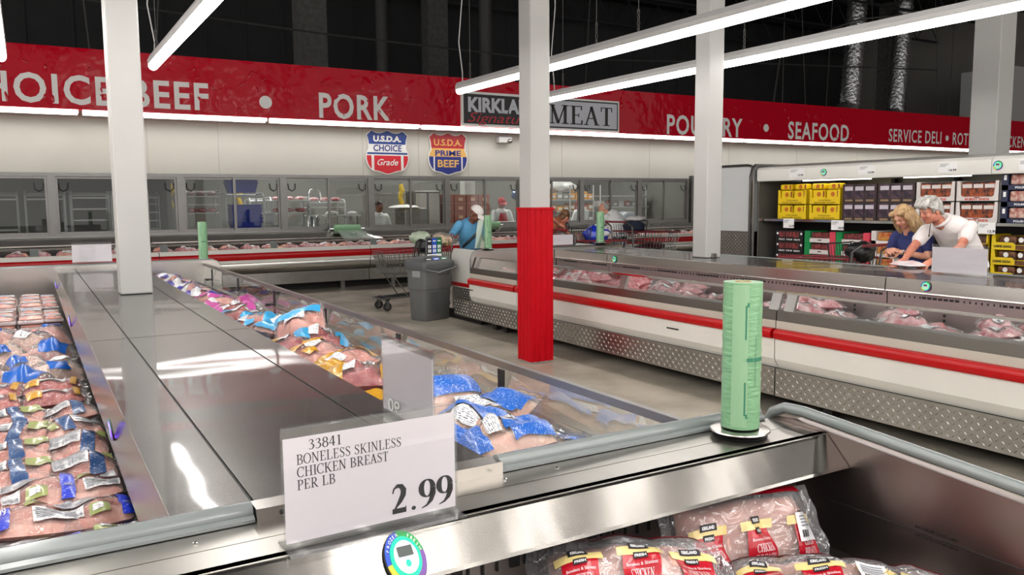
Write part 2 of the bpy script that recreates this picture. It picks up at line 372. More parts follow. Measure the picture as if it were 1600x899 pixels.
# ================================================================ the hall
def shell():
    struct(MB().box(-14, -12, -.2, 36, 34, 0).build('floor', FLOORM))
    struct(MB().box(-14, -12, 9.5, 36, 34, 9.7).build('ceiling', CEILM))
    WL = mat('pale_hall_wall', C(150, 146, 140), .7, var=.1, vscale=.8)
    DW = mat('dim_stock_wall', C(48, 48, 50), .8, var=.2, vscale=1)
    struct(MB().box(36, -12, 0, 36.2, 34, 9.5).build('wall_right', WL))
    m = MB()
    m.box(-14, 27, 0, 36, 27.2, 9.5)
    for k in range(40): m.box(-13+k*1.2, 26.97, 3, -12.9+k*1.2, 27, 9.5)
    struct(m.build('wall_stockroom', DW))
    # back wall with its window opening
    m = MB()
    x0, x1, y0, y1 = -1.6, 14.58, 15.8, 15.92
    m.box(-14, y0, 0, 34, y1, 1.03); m.box(-14, y0, 2.13, 34, y1, 3.16); m.box(x1, y0, 1.03, 34, y1, 2.13); m.box(-14, y0, 1.03, x0, y1, 2.13)
    m.box(-14, y0, 3.16, 34, y1, 3.95)
    for x in (-.9, 1.9, 3.1, 5.88, 7.1, 8.27, 10.7, 13.3, 16, 18.6, 21.2): m.box(x, y0-.004, 2.13, x+.012, y0, 3.16, 1)
    struct(m.build('wall_back', [CREAM, mat('panel_joint', C(186, 182, 173), .6)]))
    m = MB(); m.box(14.62, 15.7, 0, 14.86, 15.8, 2.2); m.box(14.70, 15.68, 1.15, 14.76, 15.7, 1.3, 1)
    struct(m.build('trim_1', [ALU, BLACK]))
    struct(MB().box(31.6, 17, 3.9, 35.5, 19, 6.4).build('wall_office', mat('white_office_box', C(190, 190, 188), .7)))
    # cutting room behind the glass
    RW = mat('cutting_room_wall', C(122, 123, 118), .45, var=.06, vscale=2)
    m = MB(); m.box(-6, 20.4, 0, 15.4, 20.6, 3.3); m.box(15.2, 15.92, 0, 15.4, 20.4, 3.3); m.box(2.25, 16.3, 0, 2.33, 20.4, 3.3); m.box(-6.2, 15.92, 0, -6, 20.4, 3.3)
    struct(m.build('wall_room', RW))
    struct(MB().box(-6, 15.92, 3.1, 15.4, 20.4, 3.2).build('trim_2', RW))
shell()
def windows():
    X = [-1.6, .387, 2.412, 4.25, 6.02, 7.735, 9.56, 11.24, 12.97, 14.56]
    z0, z1 = 1.035, 2.13
    for i in range(len(X)-1):
        a, b = X[i], X[i+1]; f = MB(); y0, y1 = 15.74, 15.86
        e = .06
        for q in ((a, z0, a+e, z1), (b-e, z0, b, z1), (a+e, z0, b-e, z0+e), (a+e, z1-e, b-e, z1)): f.box(q[0], y0, q[1], q[2], y1, q[3])
        w = struct(f.build('window_%d' % (i+1), ALU))
        c = (a+b)/2+.03
        for k, (p, q, yy) in enumerate(((a+e, c+.03, 15.815), (c-.03, b-e, 15.775))):
            s = MB(); t = .038
            s.box(p, yy, z0+e, p+t, yy+.03, z1-e); s.box(q-t, yy, z0+e, q, yy+.03, z1-e); s.box(p+t, yy, z0+e, q-t, yy+.03, z0+e+t); s.box(p+t, yy, z1-e-t, q-t, yy+.03, z1-e)
            so = s.build('sash', ALU, w)
            MB().box(p+t, yy+.012, z0+e+t, q-t, yy+.018, z1-e-t).build('pane', WGLASS, so)
            h = MB(); hx = p+.12 if k == 0 else q-.12
            h.tube([(hx-.07, yy-.012, 1.96), (hx-.06, yy-.03, 1.86), (hx, yy-.035, 1.82), (hx+.06, yy-.03, 1.86), (hx+.07, yy-.012, 1.96)], .012, 6)
            h.build('handle', BLACK, so)
windows()
def columns():
    def shaft(x0, y0, x1, y1, z0, z1=9.49): return MB().box(x0, y0, z0, x1, y1, z1, c=.012)
    o = struct(shaft(.565, 6.62, .785, 6.84, .932).build('column', COLWHITE), 'white square column rising through the top of the left freezer island')
    o = struct(shaft(4.19, 6.71, 4.41, 6.93, 0).build('column', COLWHITE), 'white square column with a ribbed red sleeve standing in the aisle')
    m = MB(); n = 4; P = []
    a, b, c, d = 4.170, 6.690, 4.430, 6.950
    def side(p, q):
        r = []
        for k in range(n*2):
            t0 = k/(n*2); r.append((p[0]+(q[0]-p[0])*t0, p[1]+(q[1]-p[1])*t0, k % 2))
        return r
    cen = Vector((4.3, 6.82)); pts = []
    for p, q in (((a, b), (c, b)), ((c, b), (c, d)), ((c, d), (a, d)), ((a, d), (a, b))):
        nx, ny = (q[1]-p[1]), -(q[0]-p[0]); L = sqrt(nx*nx+ny*ny); nx /= L; ny /= L
        for k in range(n*2):
            t0 = k/(n*2); t1 = (k+1)/(n*2); g = .012 if k % 2 else 0
            for t in (t0+.018, t1-.018): pts.append((p[0]+(q[0]-p[0])*t-nx*g, p[1]+(q[1]-p[1])*t-ny*g))
    m.prism(pts, 'z', .02, 1.52)
    m.build('sleeve', REDSLEEVE, o)
    m = MB().prism([(x, y) for x, y in ((a-.006, b-.006), (c+.006, b-.006), (c+.006, d+.006), (a-.006, d+.006))], 'z', 1.515, 1.535); m.build('sleeve_cap', REDSLEEVE, o)
    o = struct(shaft(6.46, 6.69, 6.68, 6.91, .952).build('column', COLWHITE), 'white square column standing on the steel ridge of the right meat island')
    MB().box(6.535, 6.665, .952, 6.60, 6.69, 1.0, c=.004).build('clip', STEELD, o)
    o = struct(shaft(11.6, 6.44, 11.97, 6.82, 0).build('column', COLWHITE), 'boxed grey-white column behind the tall refrigerated shelf case')
    # stockroom columns seen above the banner
    for x, y, w, l in ((6.2, 21, .75, 'broad grey concrete column in the dark above the beef and pork lettering'), (11.2, 24, .7, 'dim grey column in the dark right of the broad one'), (30.6, 21.5, .5, 'bare steel column above the service deli lettering')):
        struct(MB().box(x, y, 0, x+w, y+.5, 9.49).build('column', mat('dim_column', C(96, 95, 92), .8, var=.3)), l)
columns()
# ================================================================ lamps
def led_unit(name, label, x, ya, yb, z=2.8, chains=2, cable=False, group='hanging LED rows'):
    L = ya-yb; t = thing(name, label, 'light fixture', (x, (ya+yb)/2, z), group=group)
    h = MB(); h.prism([(-.052+x, z+.065), (.052+x, z+.065), (.058+x, z+.11), (.035+x, z+.16), (-.035+x, z+.16), (-.058+x, z+.11)], 'y', yb, ya); h.build('housing', FIXT, t)
    g = MB(); P = [(x+.05*cos(a), z+.05+.05*sin(a)) for a in [pi+pi*k/8 for k in range(9)]]+[(x+.05, z+.065), (x-.05, z+.065)]
    g.prism(P, 'y', yb+.01, ya-.01); g.build('lens', LENS, t)
    for k in range(chains):
        y = ya-.35-(L-.7)*k/max(1, chains-1); c = MB()
        for q in range(4):
            zz = z+.17+q*.055; c.tube([(x+.014*cos(a)*(q % 2), y+.014*cos(a)*(1-q % 2), zz+.026+.03*sin(a)) for a in [2*pi*i/8 for i in range(8)]], .004, 5, closed=True)
        c.tube([(x, y, z+.16), (x, y, z+.2)], .005, 5); c.tube([(x, y, z+.36), (x, y, 9.4)], .004, 5)
        c.build('chain', PIPE, t)
    if cable:
        c = MB(); c.tube([(x, ya-.12, z+.15), (x+.02, ya-.08, z+.3), (x-.04, ya-.1, z+.7), (x+.03, ya-.1, z+1.4), (x, ya-.1, 9.4)], .008, 6); c.build('cable', FIXT, t)
    ld = bpy.data.lights.new('led_light', 'AREA'); ld.shape = 'RECTANGLE'; ld.size = .09; ld.size_y = L; ld.energy = LIGHT_ROW_W_PER_M*L; ld.color = (1, .96, .91)
    lo = bpy.data.objects.new('led_light', ld); COL.objects.link(lo); lo.location = (x, (ya+yb)/2, z-.012)
    return t
U = 3.6
for rx, ry, l in ((5.36, 10.5, 'ending over the black meat sign'), (7.02, 10.68, 'ending beside the red-sleeved column'), (1.335, 10.2, 'just right of the left column'), (-.13, 10.33, 'at the left picture edge')):
    led_unit('led_strip_light', 'far unit of the hanging LED row '+l, rx, ry, ry-U, 3.1, cable=True)
    led_unit('led_strip_light', 'middle unit of the hanging LED row '+l, rx, ry-U, ry-2*U, 3.1)
    led_unit('led_strip_light', 'near unit of the hanging LED row '+l, rx, ry-2*U, ry-3*U, 3.1)
    for k in (3, 4): led_unit('led_strip_light', '%s unit behind the viewer of the LED row ' % ('first', 'second')[k-3]+l, rx, ry-k*U, ry-(k+1)*U, 3.1)
for rx in (-1.9, -3.4):  # unseen rows, added to brighten the left faces of the columns
    for k in range(3): led_unit('led_strip_light', 'unseen LED strip added beyond the left edge to light left-facing sides', rx, 10.3-k*U, 10.3-(k+1)*U, 3.1)
def added_led_rows():  # out-of-view strips added for fill light and streaks on the steel
    for k, (x, z) in enumerate(((-8.2, 3.7), (-5.6, 3.7), (-2.6, 3.7), (2.1, 5.4), (2.9, 5.4), (3.8, 5.4), (4.9, 5.4), (6.2, 5.4), (8.6, 5.4), (12.4, 5.4))):
        for q in range(2):
            ya = (.6 if z > 5 else -3.2)-q*7.4; t = led_unit('led_strip_light', 'long unseen LED strip added behind the viewer for fill and streaks', x, ya, ya-7.0, z, group='added LED strips behind the viewer')
added_led_rows()
def banner_leds():
    for k in range(12):
        x0 = -5.2+k*3.05; x1 = x0+2.98
        t = thing('banner_strip_light', 'white LED strip under the red banner, %s segment from the far left' % ORD[k], 'light fixture', (x0, 15.35, 3.1), group='LED strips under the red banner')
        MB().box(x0, 15.30, 3.085, x1, 15.40, 3.135).build('lens', LENSB, t)
        MB().box(x0, 15.40, 3.06, x1, 15.56, 3.135).build('housing', FIXT, t)
        ld = bpy.data.lights.new('led_light', 'AREA'); ld.shape = 'RECTANGLE'; ld.size = 2.9; ld.size_y = .09; ld.energy = BANNER_LED_W; ld.color = (1, .97, .92)
        lo = bpy.data.objects.new('led_light', ld); COL.objects.link(lo); lo.location = ((x0+x1)/2, 15.35, 3.075)
banner_leds()
def room_leds():
    for i, (x, y) in enumerate(((4.2, 17.3), (7.6, 17.3), (11, 17.3), (13.6, 17.4), (5.5, 19), (9.4, 19), (12.6, 19), (-1, 18.6))):
        t = thing('ceiling_tube_light', 'white tube light on the cutting room ceiling, %s row, %s from the left' % (('front', 'front', 'front', 'front', 'rear', 'rear', 'rear', 'left')[i], ORD[(0, 1, 2, 3, 0, 1, 2, 0)[i]]), 'light fixture', (x, y, 3.06), group='tube lights of the cutting room')
        MB().box(x-.7, y-.06, 3.02, x+.7, y+.06, 3.1).build('lens', LENSW, t)
        ld = bpy.data.lights.new('tube_light', 'AREA'); ld.shape = 'RECTANGLE'; ld.size = 1.4; ld.size_y = .1; ld.energy = 30 if x > 2 else 6; ld.color = (1, .985, .95)
        lo = bpy.data.objects.new('tube_light', ld); COL.objects.link(lo); lo.location = (x, y, 3.0)
room_leds()
def pendant():
    t = thing('dome_lamp', 'small bright dome lamp far back above the seafood lettering', 'lamp', (25.6, 22.5, 5.0))
    MB().ell((25.6, 22.5, 4.97), (.26, .26, .2), 16, 9).build('globe', LENS, t, smooth=True)
    MB().lathe([(.27, 4.9), (.2, 5.12), (.05, 5.2), (.05, 5.3)], (25.6, 22.5, 0), 16).build('shade', FIXT, t)
    MB().tube([(25.6, 22.5, 5.3), (25.6, 22.5, 9.5)], .02, 6).build('rod', PIPE, t)
pendant()
# ================================================================ roof works above the banner
def roof_works():
    for k, y in enumerate((1.2, 4.4, 11.5, 14.2, 17, 19, 22.2, 26)):
        m = MB(); z1, z0 = 9.35, 8.35
        m.box(-13, y-.05, z1, 35, y+.05, z1+.1); m.box(-13, y-.04, z0, 35, y+.04, z0+.08)
        for i in range(32):
            x = -13+i*1.5; m.tube([(x, y, z0+.04), (x+.75, y, z1)], .025, 4); m.tube([(x+.75, y, z1), (x+1.5, y, z0+.04)], .025, 4)
        o = m.build('ceiling_beam', JOIST); struct(o)
    PIPED = mat('dim_pipe', C(70, 69, 68), .6, var=.2, vscale=6)
    for i, (x, y, r, l) in enumerate(((9.0, 22.4, .17, 'ribbed grey pipe left of the pair in the dark above the pork lettering'), (11.6, 21, .19, 'ribbed grey pipe right of the pair in the dark above the pork lettering'))):
        m = MB(); P = []
        for q in range(60): P += [(r, 2+q*.12), (r*1.05, 2.06+q*.12)]
        m.lathe(P, (x, y, 0), 14); tag(m.build('vertical_pipe', PIPED, auto=30), l, 'pipe')
    DUCT = mat('foil_duct', (.55, .55, .56, 1), .3, .9, bump=.8, bscale=9, bdist=.05)
    for i, (x, y, l) in enumerate(((26.6, 20, 'crumpled silver foil duct bending down, left of the two above the seafood lettering'), (30.2, 20.6, 'crumpled silver foil duct bending down, right of the two above the deli lettering'))):
        P = [(x, y, 9.3)]; 
        for q in range(46): P.append((x-.03*q*.2, y, 9.0-q*.09))
        for q in range(10): a = q/9*1.4; P.append((x-.3-.9*sin(a)*1.1, y, 4.9-.55*(sin(a))))
        rr = [.33+.03*(i % 2) for i in range(len(P))]
        m = MB().tube(P, rr, 14); tag(m.build('foil_duct', DUCT, auto=40), l, 'duct')
    def wire(pts, r, l, m=PIPED): tag(MB().tube(pts, r, 5).build('pipe_run', m), l, 'pipe')
    wire([(-3, 19, 5.9), (6, 19, 5.5), (12, 19, 5.4), (20, 19, 5.9), (30, 19, 6.4)], .025, 'thin conduit running along the dark above the banner')
    wire([(19.2, 17.3, 3.9), (19.6, 17.3, 6.1), (22.5, 16.8, 7.1), (26, 16.5, 7.6)], .03, 'bent grey conduit above the poultry lettering')
    for i, (x, y) in enumerate(((1.2, 17), (2.2, 16.6), (9.6, 17.2), (12.9, 18), (21, 17.5), (22.5, 18), (25.8, 18.5), (27.6, 17), (29, 18.2), (31.8, 18), (-.2, 17))):
        o = MB().tube([(x, y, 3.9), (x+(.5 if i % 2 else -.3), y+.2, 9.4)], .016, 5).build('hanger_rod', PIPED); tag(o, 'thin hanger rod in the dark roof space above the banner', 'rod', 'hanger rods above the banner')
    t = thing('white_drum', 'white drum standing high up beside the bare steel column', 'drum', (31.6, 20.6, 0))
    m = MB(); m.lathe([(.45, 4.1), (.45, 4.75), (.43, 4.77)], (31.6, 20.6, 0), 20); m.build('drum', mat('drum_white', C(170, 168, 164), .6), t); m = MB(); m.box(31.15, 20.15, 0, 32.05, 21.05, 4.1); m.build('stand', JOIST, t)
roof_works()
# ================================================================ banner and signs
def banner():
    bm_ = MB().box(-8, 15.30, 3.14, 33.5, 15.36, 4.13); r = random.Random(21)
    for x0, x1, n in ((-.4, 1.2, 12), (2.6, 4.7, 14), (4.9, 8.0, 26), (12.0, 13.2, 9), (13.4, 17.4, 16), (17.5, 20.6, 18), (21, 24, 7)):
        for k in range(n):      # creases where the film has lifted
            z = r.uniform(3.2, 3.95); rr = r.uniform(.018, .05); a = r.uniform(-.9, .9)
            bm_.ell((r.uniform(x0, x1), 15.299, z), (rr*.5, .012, rr*r.uniform(1, 2.2)), 8, 6, 1, Matrix.Rotation(a, 3, 'Y'))
    b = bm_.build('banner', [BANNER, CREASE], auto=40)
    tag(b, 'long red department banner with white lettering along the back wall', 'banner')
    y = 15.297; ex = (1, 0, 0); ey = (0, 0, 1)
    def put(txt, x0, x1, z0, h, bold=.035):
        MB().flat(sans(txt, h, x1-x0, bold*.45, 0, 1.12), (x0, y, z0), ex, ey).build('lettering', LETTER, b)
    put('CHOICE BEEF', -.96, 2.88, 3.235, .47, .05)
    put('PORK', 4.86, 6.29, 3.205, .46, .06)
    put('POULTRY', 13.42, 15.95, 3.19, .47, .05)
    put('SEAFOOD', 17.66, 20.15, 3.21, .46, .05)
    put('SERVICE DELI', 21.95, 24.55, 3.26, .38, .03); put('ROTISSERIE CHICKEN', 25.15, 29.35, 3.26, .38, .03)
    for x, z, r in ((3.87, 3.42, .115), (16.82, 3.45, .10), (24.85, 3.44, .085)):
        MB().flat(disc2(0, 0, r), (x, y, z), ex, ey).build('dot', LETTER, b)
banner()
def meat_sign():
    t = thing('department_sign', 'black and white framed meat sign with red script on the red banner', 'sign', (9.88, 15.27, 3.15))
    x0, x1, z0, z1 = 7.84, 11.93, 3.155, 3.86
    SB = flatm('sign_black', 28, 27, 30); SW = flatm('sign_white', 214, 216, 226); SR = flatm('sign_red', 200, 40, 60)
    MB().box(x0, 15.25, z0, x1, 15.30, z1).build('board', LETTER, t)
    xm = 9.83
    p = MB(); p.box(x0+.05, 15.245, z0+.05, xm, 15.25, z1-.05); p.build('black_panel', SB, t)
    p = MB(); p.box(xm, 15.245, z0+.04, x1-.04, 15.25, z1-.04); p.box(xm+.03, 15.243, z0+.07, x1-.07, 15.245, z1-.07, 1); p.build('white_panel', [SB, SW], t)
    ex = (1, 0, 0); ey = (0, 0, 1)
    MB().flat(sans('KIRKLAND', .29, 1.78, .045), (x0+.15, 15.24, 3.46), ex, ey).build('lettering', SW, t)
    MB().flat(sans('Signature', .21, 1.62, -.004, .35), (x0+.14, 15.24, 3.24), ex, ey).build('script_lettering', SR, t)
    MB().flat(serif('MEAT', .41, 1.72, .15, .055), (10.0, 15.24, 3.29), ex, ey).build('serif_lettering', SB, t)
meat_sign()
def shield_outline(w, h):
    # top with three points and two dips, waist, bulging lower half and a bottom point
    half = [(0, 1.0), (.1, .975), (.22, .945), (.34, .94), (.42, .965), (.47, .995) if False else (.40, .985), (.5, .90), (.47, .80), (.44, .68), (.435, .58), (.47, .52), (.5, .43), (.505, .34), (.48, .24), (.43, .15), (.36, .10), (.2, .06), (.08, .02), (0, 0)]
    half = [(0, 1.0), (.05, .985), (.12, .955), (.2, .94), (.29, .95), (.385, .995), (.5, .90), (.465, .78), (.45, .66), (.45, .585), (.49, .52), (.515, .42), (.515, .34), (.48, .22), (.42, .13), (.36, .09), (.2, .06), (.07, .015), (0, 0)]
    return [(x*w, z*h) for x, z in half]+[(-x*w, z*h) for x, z in half[::-1][1:-1]]
def fan(pts):
    return (pts, [tuple(range(len(pts)))])
def clip_band(pts, za, zb):
    """keep the part of the outline between two heights"""
    def cut(P, z, above):
        r = []
        for i in range(len(P)):
            a, b = P[i], P[(i+1) % len(P)]
            ia = (a[1] >= z) == above or a[1] == z; ib = (b[1] >= z) == above or b[1] == z
            if ia: r.append(a)
            if ia != ib:
                t = (z-a[1])/(b[1]-a[1]); r.append((a[0]+(b[0]-a[0])*t, z))
        return r
    return cut(cut(pts, za, True), zb, False)
def clip_x(pts, xa, xb):
    q = [(b, a) for a, b in pts]; q = clip_band(q, xa, xb); return [(b, a) for a, b in q]
def shields():
    ex = (1, 0, 0); ey = (0, 0, 1); y = 15.772
    NB = flatm('sign_navy', 28, 62, 138); NR = flatm('sign_bright_red', 205, 30, 44); NW = flatm('sign_clean_white', 232, 230, 226); NG = flatm('sign_gold', 222, 172, 92); ND = flatm('sign_deep_blue', 30, 44, 128); NM = flatm('sign_brick_red', 176, 34, 44)
    def solid(m, pts, d0, d1): m.prism([(p[0], p[1]) for p in pts], 'y', d0, d1)
    for cx, w, h, z0, kind in ((6.40, .87, .86, 2.17, 0), (7.77, .86, .86, 2.17, 1)):
        t = thing('grade_shield', ('blue, white and red shield sign reading choice grade on the cream wall' if kind == 0 else 'red, gold and blue shield sign reading prime beef on the cream wall'), 'sign', (cx, y, z0))
        o = shield_outline(w, h); big = shield_outline(w*1.045, h*1.045)
        m = MB(); m.prism([(cx+p[0], z0-.02+p[1]) for p in big], 'y', y-.012, y+.02); m.build('backing', NW, t)
        def lay(name, poly, mt, d): MB().flat(fan(poly), (cx, y-.012-d, z0), ex, ey).build(name, mt, t)
        if kind == 0:
            lay('top_field', clip_band(o, h*.69, h*1.01), NB, .003); lay('stripe', clip_band(o, h*.455, h*.495), NB, .003)
            lo = clip_band(o, -1, h*.425)
            lay('lower_field', clip_x(lo, -w*.335, w*.335), NR, .003); lay('side_field', clip_x(lo, -w, -w*.4), NR, .003); lay('side_field', clip_x(lo, w*.4, w), NR, .003)
            for txt, zz, hh, ww, bo, mt, sh in (('U.S.D.A.', .755, .13, .70, .05, NW, 0), ('CHOICE', .53, .15, .70, .02, ND, 0), ('Grade', .2, .15, .52, .01, NW, .3)):
                vf = sans(txt, hh*h, ww*w, bo, sh); MB().flat(vf, (cx-ww*w/2, y-.018, z0+zz*h), ex, (0.04, 0, 1)).build('lettering', mt, t)
        else:
            lay('top_field', clip_band(o, h*.635, h*1.01), NM, .003); lay('gold_field', clip_band(o, h*.43, h*.635), NG, .003)
            lo = clip_band(o, -1, h*.43)
            lay('lower_field', clip_x(lo, -w*.36, w*.36), ND, .003); lay('side_field', clip_x(lo, -w, -w*.40), ND, .003); lay('side_field', clip_x(lo, w*.40, w), ND, .003)
            for txt, zz, hh, ww, bo, mt in (('U.S.D.A.', .70, .16, .76, .015, NG), ('PRIME', .455, .135, .70, .025, ND), ('BEEF', .18, .18, .58, .025, NG)):
                vf = sans(txt, hh*h, ww*w, bo); MB().flat(vf, (cx-ww*w/2, y-.018, z0+zz*h), ex, ey).build('lettering', mt, t)
shields()
def wall_lamp():
    t = thing('security_light', 'small grey twin emergency light under the banner beside the red-sleeved column', 'emergency light', (9.1, 15.7, 2.95))
    m = MB().box(8.95, 15.62, 2.86, 9.28, 15.79, 3.0, c=.02); m.build('body', FIXT, t)
    m = MB().ell((9.2, 15.6, 2.9), (.06, .05, .05)); m.build('lamp_head', STEELD, t, smooth=True)
    MB().tube([(9.12, 15.7, 3.0), (9.12, 15.7, 3.09)], .012, 6).build('stem', FIXT, t)
wall_lamp()
# ================================================================ refrigerated cases
PLATE = mat('tread_plate', (.40, .385, .36, 1), .3, 1, var=.1, vscale=5)
def treads(m, o, ex, ez, n, L, H, mi=0, p=.037):
    """raised lugs of a tread plate on the plane o + ex*s + ez*t, facing n"""
    o = Vector(o); ex = Vector(ex); ez = Vector(ez); n = Vector(n)
    nx = int(L/p); nz = max(1, int(H/p*1.15)); q = H/nz
    vs = []; fs = []
    for j in range(nz):
        for i in range(nx):
            c = o+ex*(p*(i+.5))+ez*(q*(j+.5)); s = 1 if (i+j) % 2 else -1
            d = (ex*s+ez).normalized()*p*.42; w = (ex-ez*s).normalized()*p*.11; k = len(vs)
            vs += [c-d, c+w, c+d, c-w, c+n*.005-d*.5, c+n*.005+d*.5]
            fs += [(k, k+1, k+5, k+4), (k+1, k+2, k+5), (k+2, k+3, k+4, k+5), (k+3, k, k+4)]
    m.add(vs, fs, mi)
def thermometer(label, p, nrm, r=.036, violet=False):
    """round dial on a case face: coloured ring, lit inner ring, white face with a display"""
    n = Vector(nrm); up = Vector((0, 0, 1)); ex = up.cross(n).normalized(); up = n.cross(ex)
    t = thing('dial_thermometer', label, 'thermometer', p)
    P = Vector(p)
    def disc(name, r0, r1, d, mats, segs=None, n_=40):
        m = MB()
        for k in range(n_):
            a0 = 2*pi*k/n_; a1 = 2*pi*(k+1)/n_
            def pt(a, rr, dd): return P+ex*(rr*cos(a))+up*(rr*sin(a))+n*dd
            mi = segs(a0+.01) if segs else 0
            m.add([pt(a0, r0, d), pt(a0, r1, d), pt(a1, r1, d), pt(a1, r0, d)], [(0, 1, 2, 3)], mi); m.add([pt(a0, r1, d), pt(a0, r1, 0), pt(a1, r1, 0), pt(a1, r1, d)], [(0, 1, 2, 3)], mi)
        return m.build(name, mats, t)
    def sg(a):
        d = math.degrees(a) % 360
        return 0 if 95 <= d < 185 else 1 if (d >= 5 and d < 95) else 2 if 185 <= d < 245 else 3
    disc('rim', 0, r*1.03, .004, [BLACK]); disc('coloured_ring', r*.66, r, .006, [TB, TG, TY, TV], sg)
    disc('lit_ring', 0, r*.76, .008, [TVL if violet else TGL]); disc('face', 0, r*.6, .010, [TF])
    def rc(name, x0, y0, x1, y1, d, mt): MB().quad(P+ex*x0*r+up*y0*r+n*d, P+ex*x1*r+up*y0*r+n*d, P+ex*x1*r+up*y1*r+n*d, P+ex*x0*r+up*y1*r+n*d).build(name, mt, t)
    rc('display', -.38, .02, .38, .38, .0112, TD)
    m = MB().flat(disc2(0, -.24*r, .13*r, 14), P+n*.0112, ex, up); m.build('button', TGL, t)
    if r > .03:
        m = MB(); m.flat(rect2(-.38*r, -.32*r, -.22*r, -.2*r), P+n*.0112, ex, up); m.flat(rect2(.22*r, -.32*r, .38*r, -.2*r), P+n*.0112, ex, up); m.build('key', FAINT, t)
        for txt, a0, mt in (('FROZEN', 158, LETTER), ('FRESH', 62, LETTER)):
            m = MB()
            for k, ch in enumerate(txt):
                a = radians(a0-k*11); vf = sans(ch, r*.13)
                tx = Vector((sin(a), -cos(a))); rd = Vector((cos(a), sin(a)))
                m.flat(vf, P+(ex*cos(a)+up*sin(a))*r*.80+n*.0066, ex*sin(a)-up*cos(a), ex*cos(a)+up*sin(a))
            m.build('ring_lettering', mt, t)
    return t
TB = flatm('dial_blue', 20, 70, 190); TG = flatm('dial_green', 20, 150, 70); TY = flatm('dial_yellow', 226, 190, 40); TV = flatm('dial_violet', 112, 62, 150)
TGL = mat('dial_green_light', (.0, .55, .22, 1), .5, emit=1.0); TVL = mat('dial_violet_light', (.2, .08, .9, 1), .5, emit=2.2); TF = flatm('dial_face', 214, 220, 222); TD = flatm('dial_display', 70, 78, 74)
# ---------------------------------------------------------------- left freezer island
def left_island():
    ya, yb = 1.83, 9.6
    t = thing('island_freezer', 'long stainless island freezer with open bins both sides and a white column through its top', 'freezer', (.615, ya, 0))
    # steel ridge: three runs of top panels with fine joints, vertical faces
    g = .004
    cuts = [ya, 4.46, 7.2, yb]
    for i in range(3):
        for a, b in ((.225, .398), (.402, .853), (.857, 1.0)):
            m = MB(); m.box(a+g/2, cuts[i]+g, .915, b-g/2, cuts[i+1]-g, .93); m.build('ridge_panel', STEEL, t)
    m = MB(); m.prism([(.225, .925), (.235, .925), (.21, .80), (.195, .81)], 'y', ya, yb); m.prism([(1.0, .925), (.99, .925), (1.01, .80), (1.025, .81)], 'y', ya, yb); m.build('ridge_face', STEEL2, t)
    m = MB(); m.box(.30, ya, .5, .93, yb, .90); 
    for y in [ya+.1+k*.09 for k in range(84)]: m.box(.292, y, .72, .30, y+.05, .78, 1)
    m.build('ridge_core', [STEELD, DARK], t)
    # joints on top
    m = MB()
    for x in (.40, .855): m.box(x-.003, ya, .9, x+.003, yb, .927)
    m.build('panel_joint', DARK, t)
    m = MB(); m.box(-.52, ya, .40, 1.72, yb, .595); m.build('bin_floor', STEELD, t)
    LIN = mat('bin_liner', C(88, 84, 82), .42, .4, var=.1, vscale=5)
    for s in (1, -1):
        def X(x): return x if s == 1 else 1.23-x
        m = MB(); m.box(X(1.545), ya, .595, X(1.56), yb, .70)
        for k in range(30): m.ell((X(1.543), ya+.15+k*.25, .655-.03*(k % 3)), (.003, .006, .006), 6, 4, 1)
        m.build('bin_liner', [LIN, WHITE], t)
        m = MB(); m.box(X(1.545), ya, .70, X(1.66), yb, .712)
        for k in range(5): m.box(X(1.572+k*.014), ya, .712, X(1.578+k*.014), yb, .715, 1)
        m.build('air_grille', [STEELD, DARK], t)
        m = MB(); m.box(X(1.60), ya, .11, X(1.73), yb, .70); m.build('body', WHITE, t)
        m = MB(); m.prism([(X(1.655), .712), (X(1.661), .712), (X(1.698), .905), (X(1.692), .905)], 'y', ya+.01, yb-.01); m.build('glass_panel', GLASS, t)
        m = MB(); m.prism([(X(1.60), .715), (X(1.604), .715), (X(1.622), .80), (X(1.618), .80)], 'y', ya+.01, yb-.3); m.build('inner_glass', GLASS, t)
        m = MB(); m.prism([(X(1.682), .90), (X(1.712), .90), (X(1.718), .915), (X(1.71), .928), (X(1.684), .928)], 'y', ya-.01, yb); m.build('top_rail', STEELD, t)
        for y in (2.9, 4.0, 5.25, 6.55, 7.85, 9.1):
            m = MB(); m.prism([(y, .70), (y+.035, .70), (y+.04, .9), (y-.005, .9)], 'x', X(1.664), X(1.674)); m.box(X(1.60), y-.006, .78, X(1.665), y+.04, .80); m.build('glass_clip', BLACK, t)
    m = MB(); m.box(-.5, ya-.005, 0, 1.70, ya+.02, .885); m.build('end_wall', STEELD, t)
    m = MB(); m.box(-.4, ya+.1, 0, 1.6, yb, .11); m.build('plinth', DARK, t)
left_island()
thermometer('violet-lit dial thermometer on the left freezer ridge face, the one nearest the camera', (.199, 2.9, .87), (-1, 0, -.12), .036, True)
thermometer('violet-lit dial thermometer on the left freezer ridge face, the middle one', (.199, 5.8, .87), (-1, 0, -.12), .036, True)
thermometer('violet-lit dial thermometer on the left freezer ridge face, beside the far end panel', (.199, 8.5, .87), (-1, 0, -.12), .036, True)
def round_panel(x0, x1, z0, z1, r, n=6):
    P = [(x0, z0), (x1, z0)]
    P += [(x1-r+r*cos(a), z1-r+r*sin(a)) for a in [pi/2*k/n for k in range(n+1)]]
    P += [(x0+r+r*cos(a), z1-r+r*sin(a)) for a in [pi/2+pi/2*k/n for k in range(n+1)]]
    return P
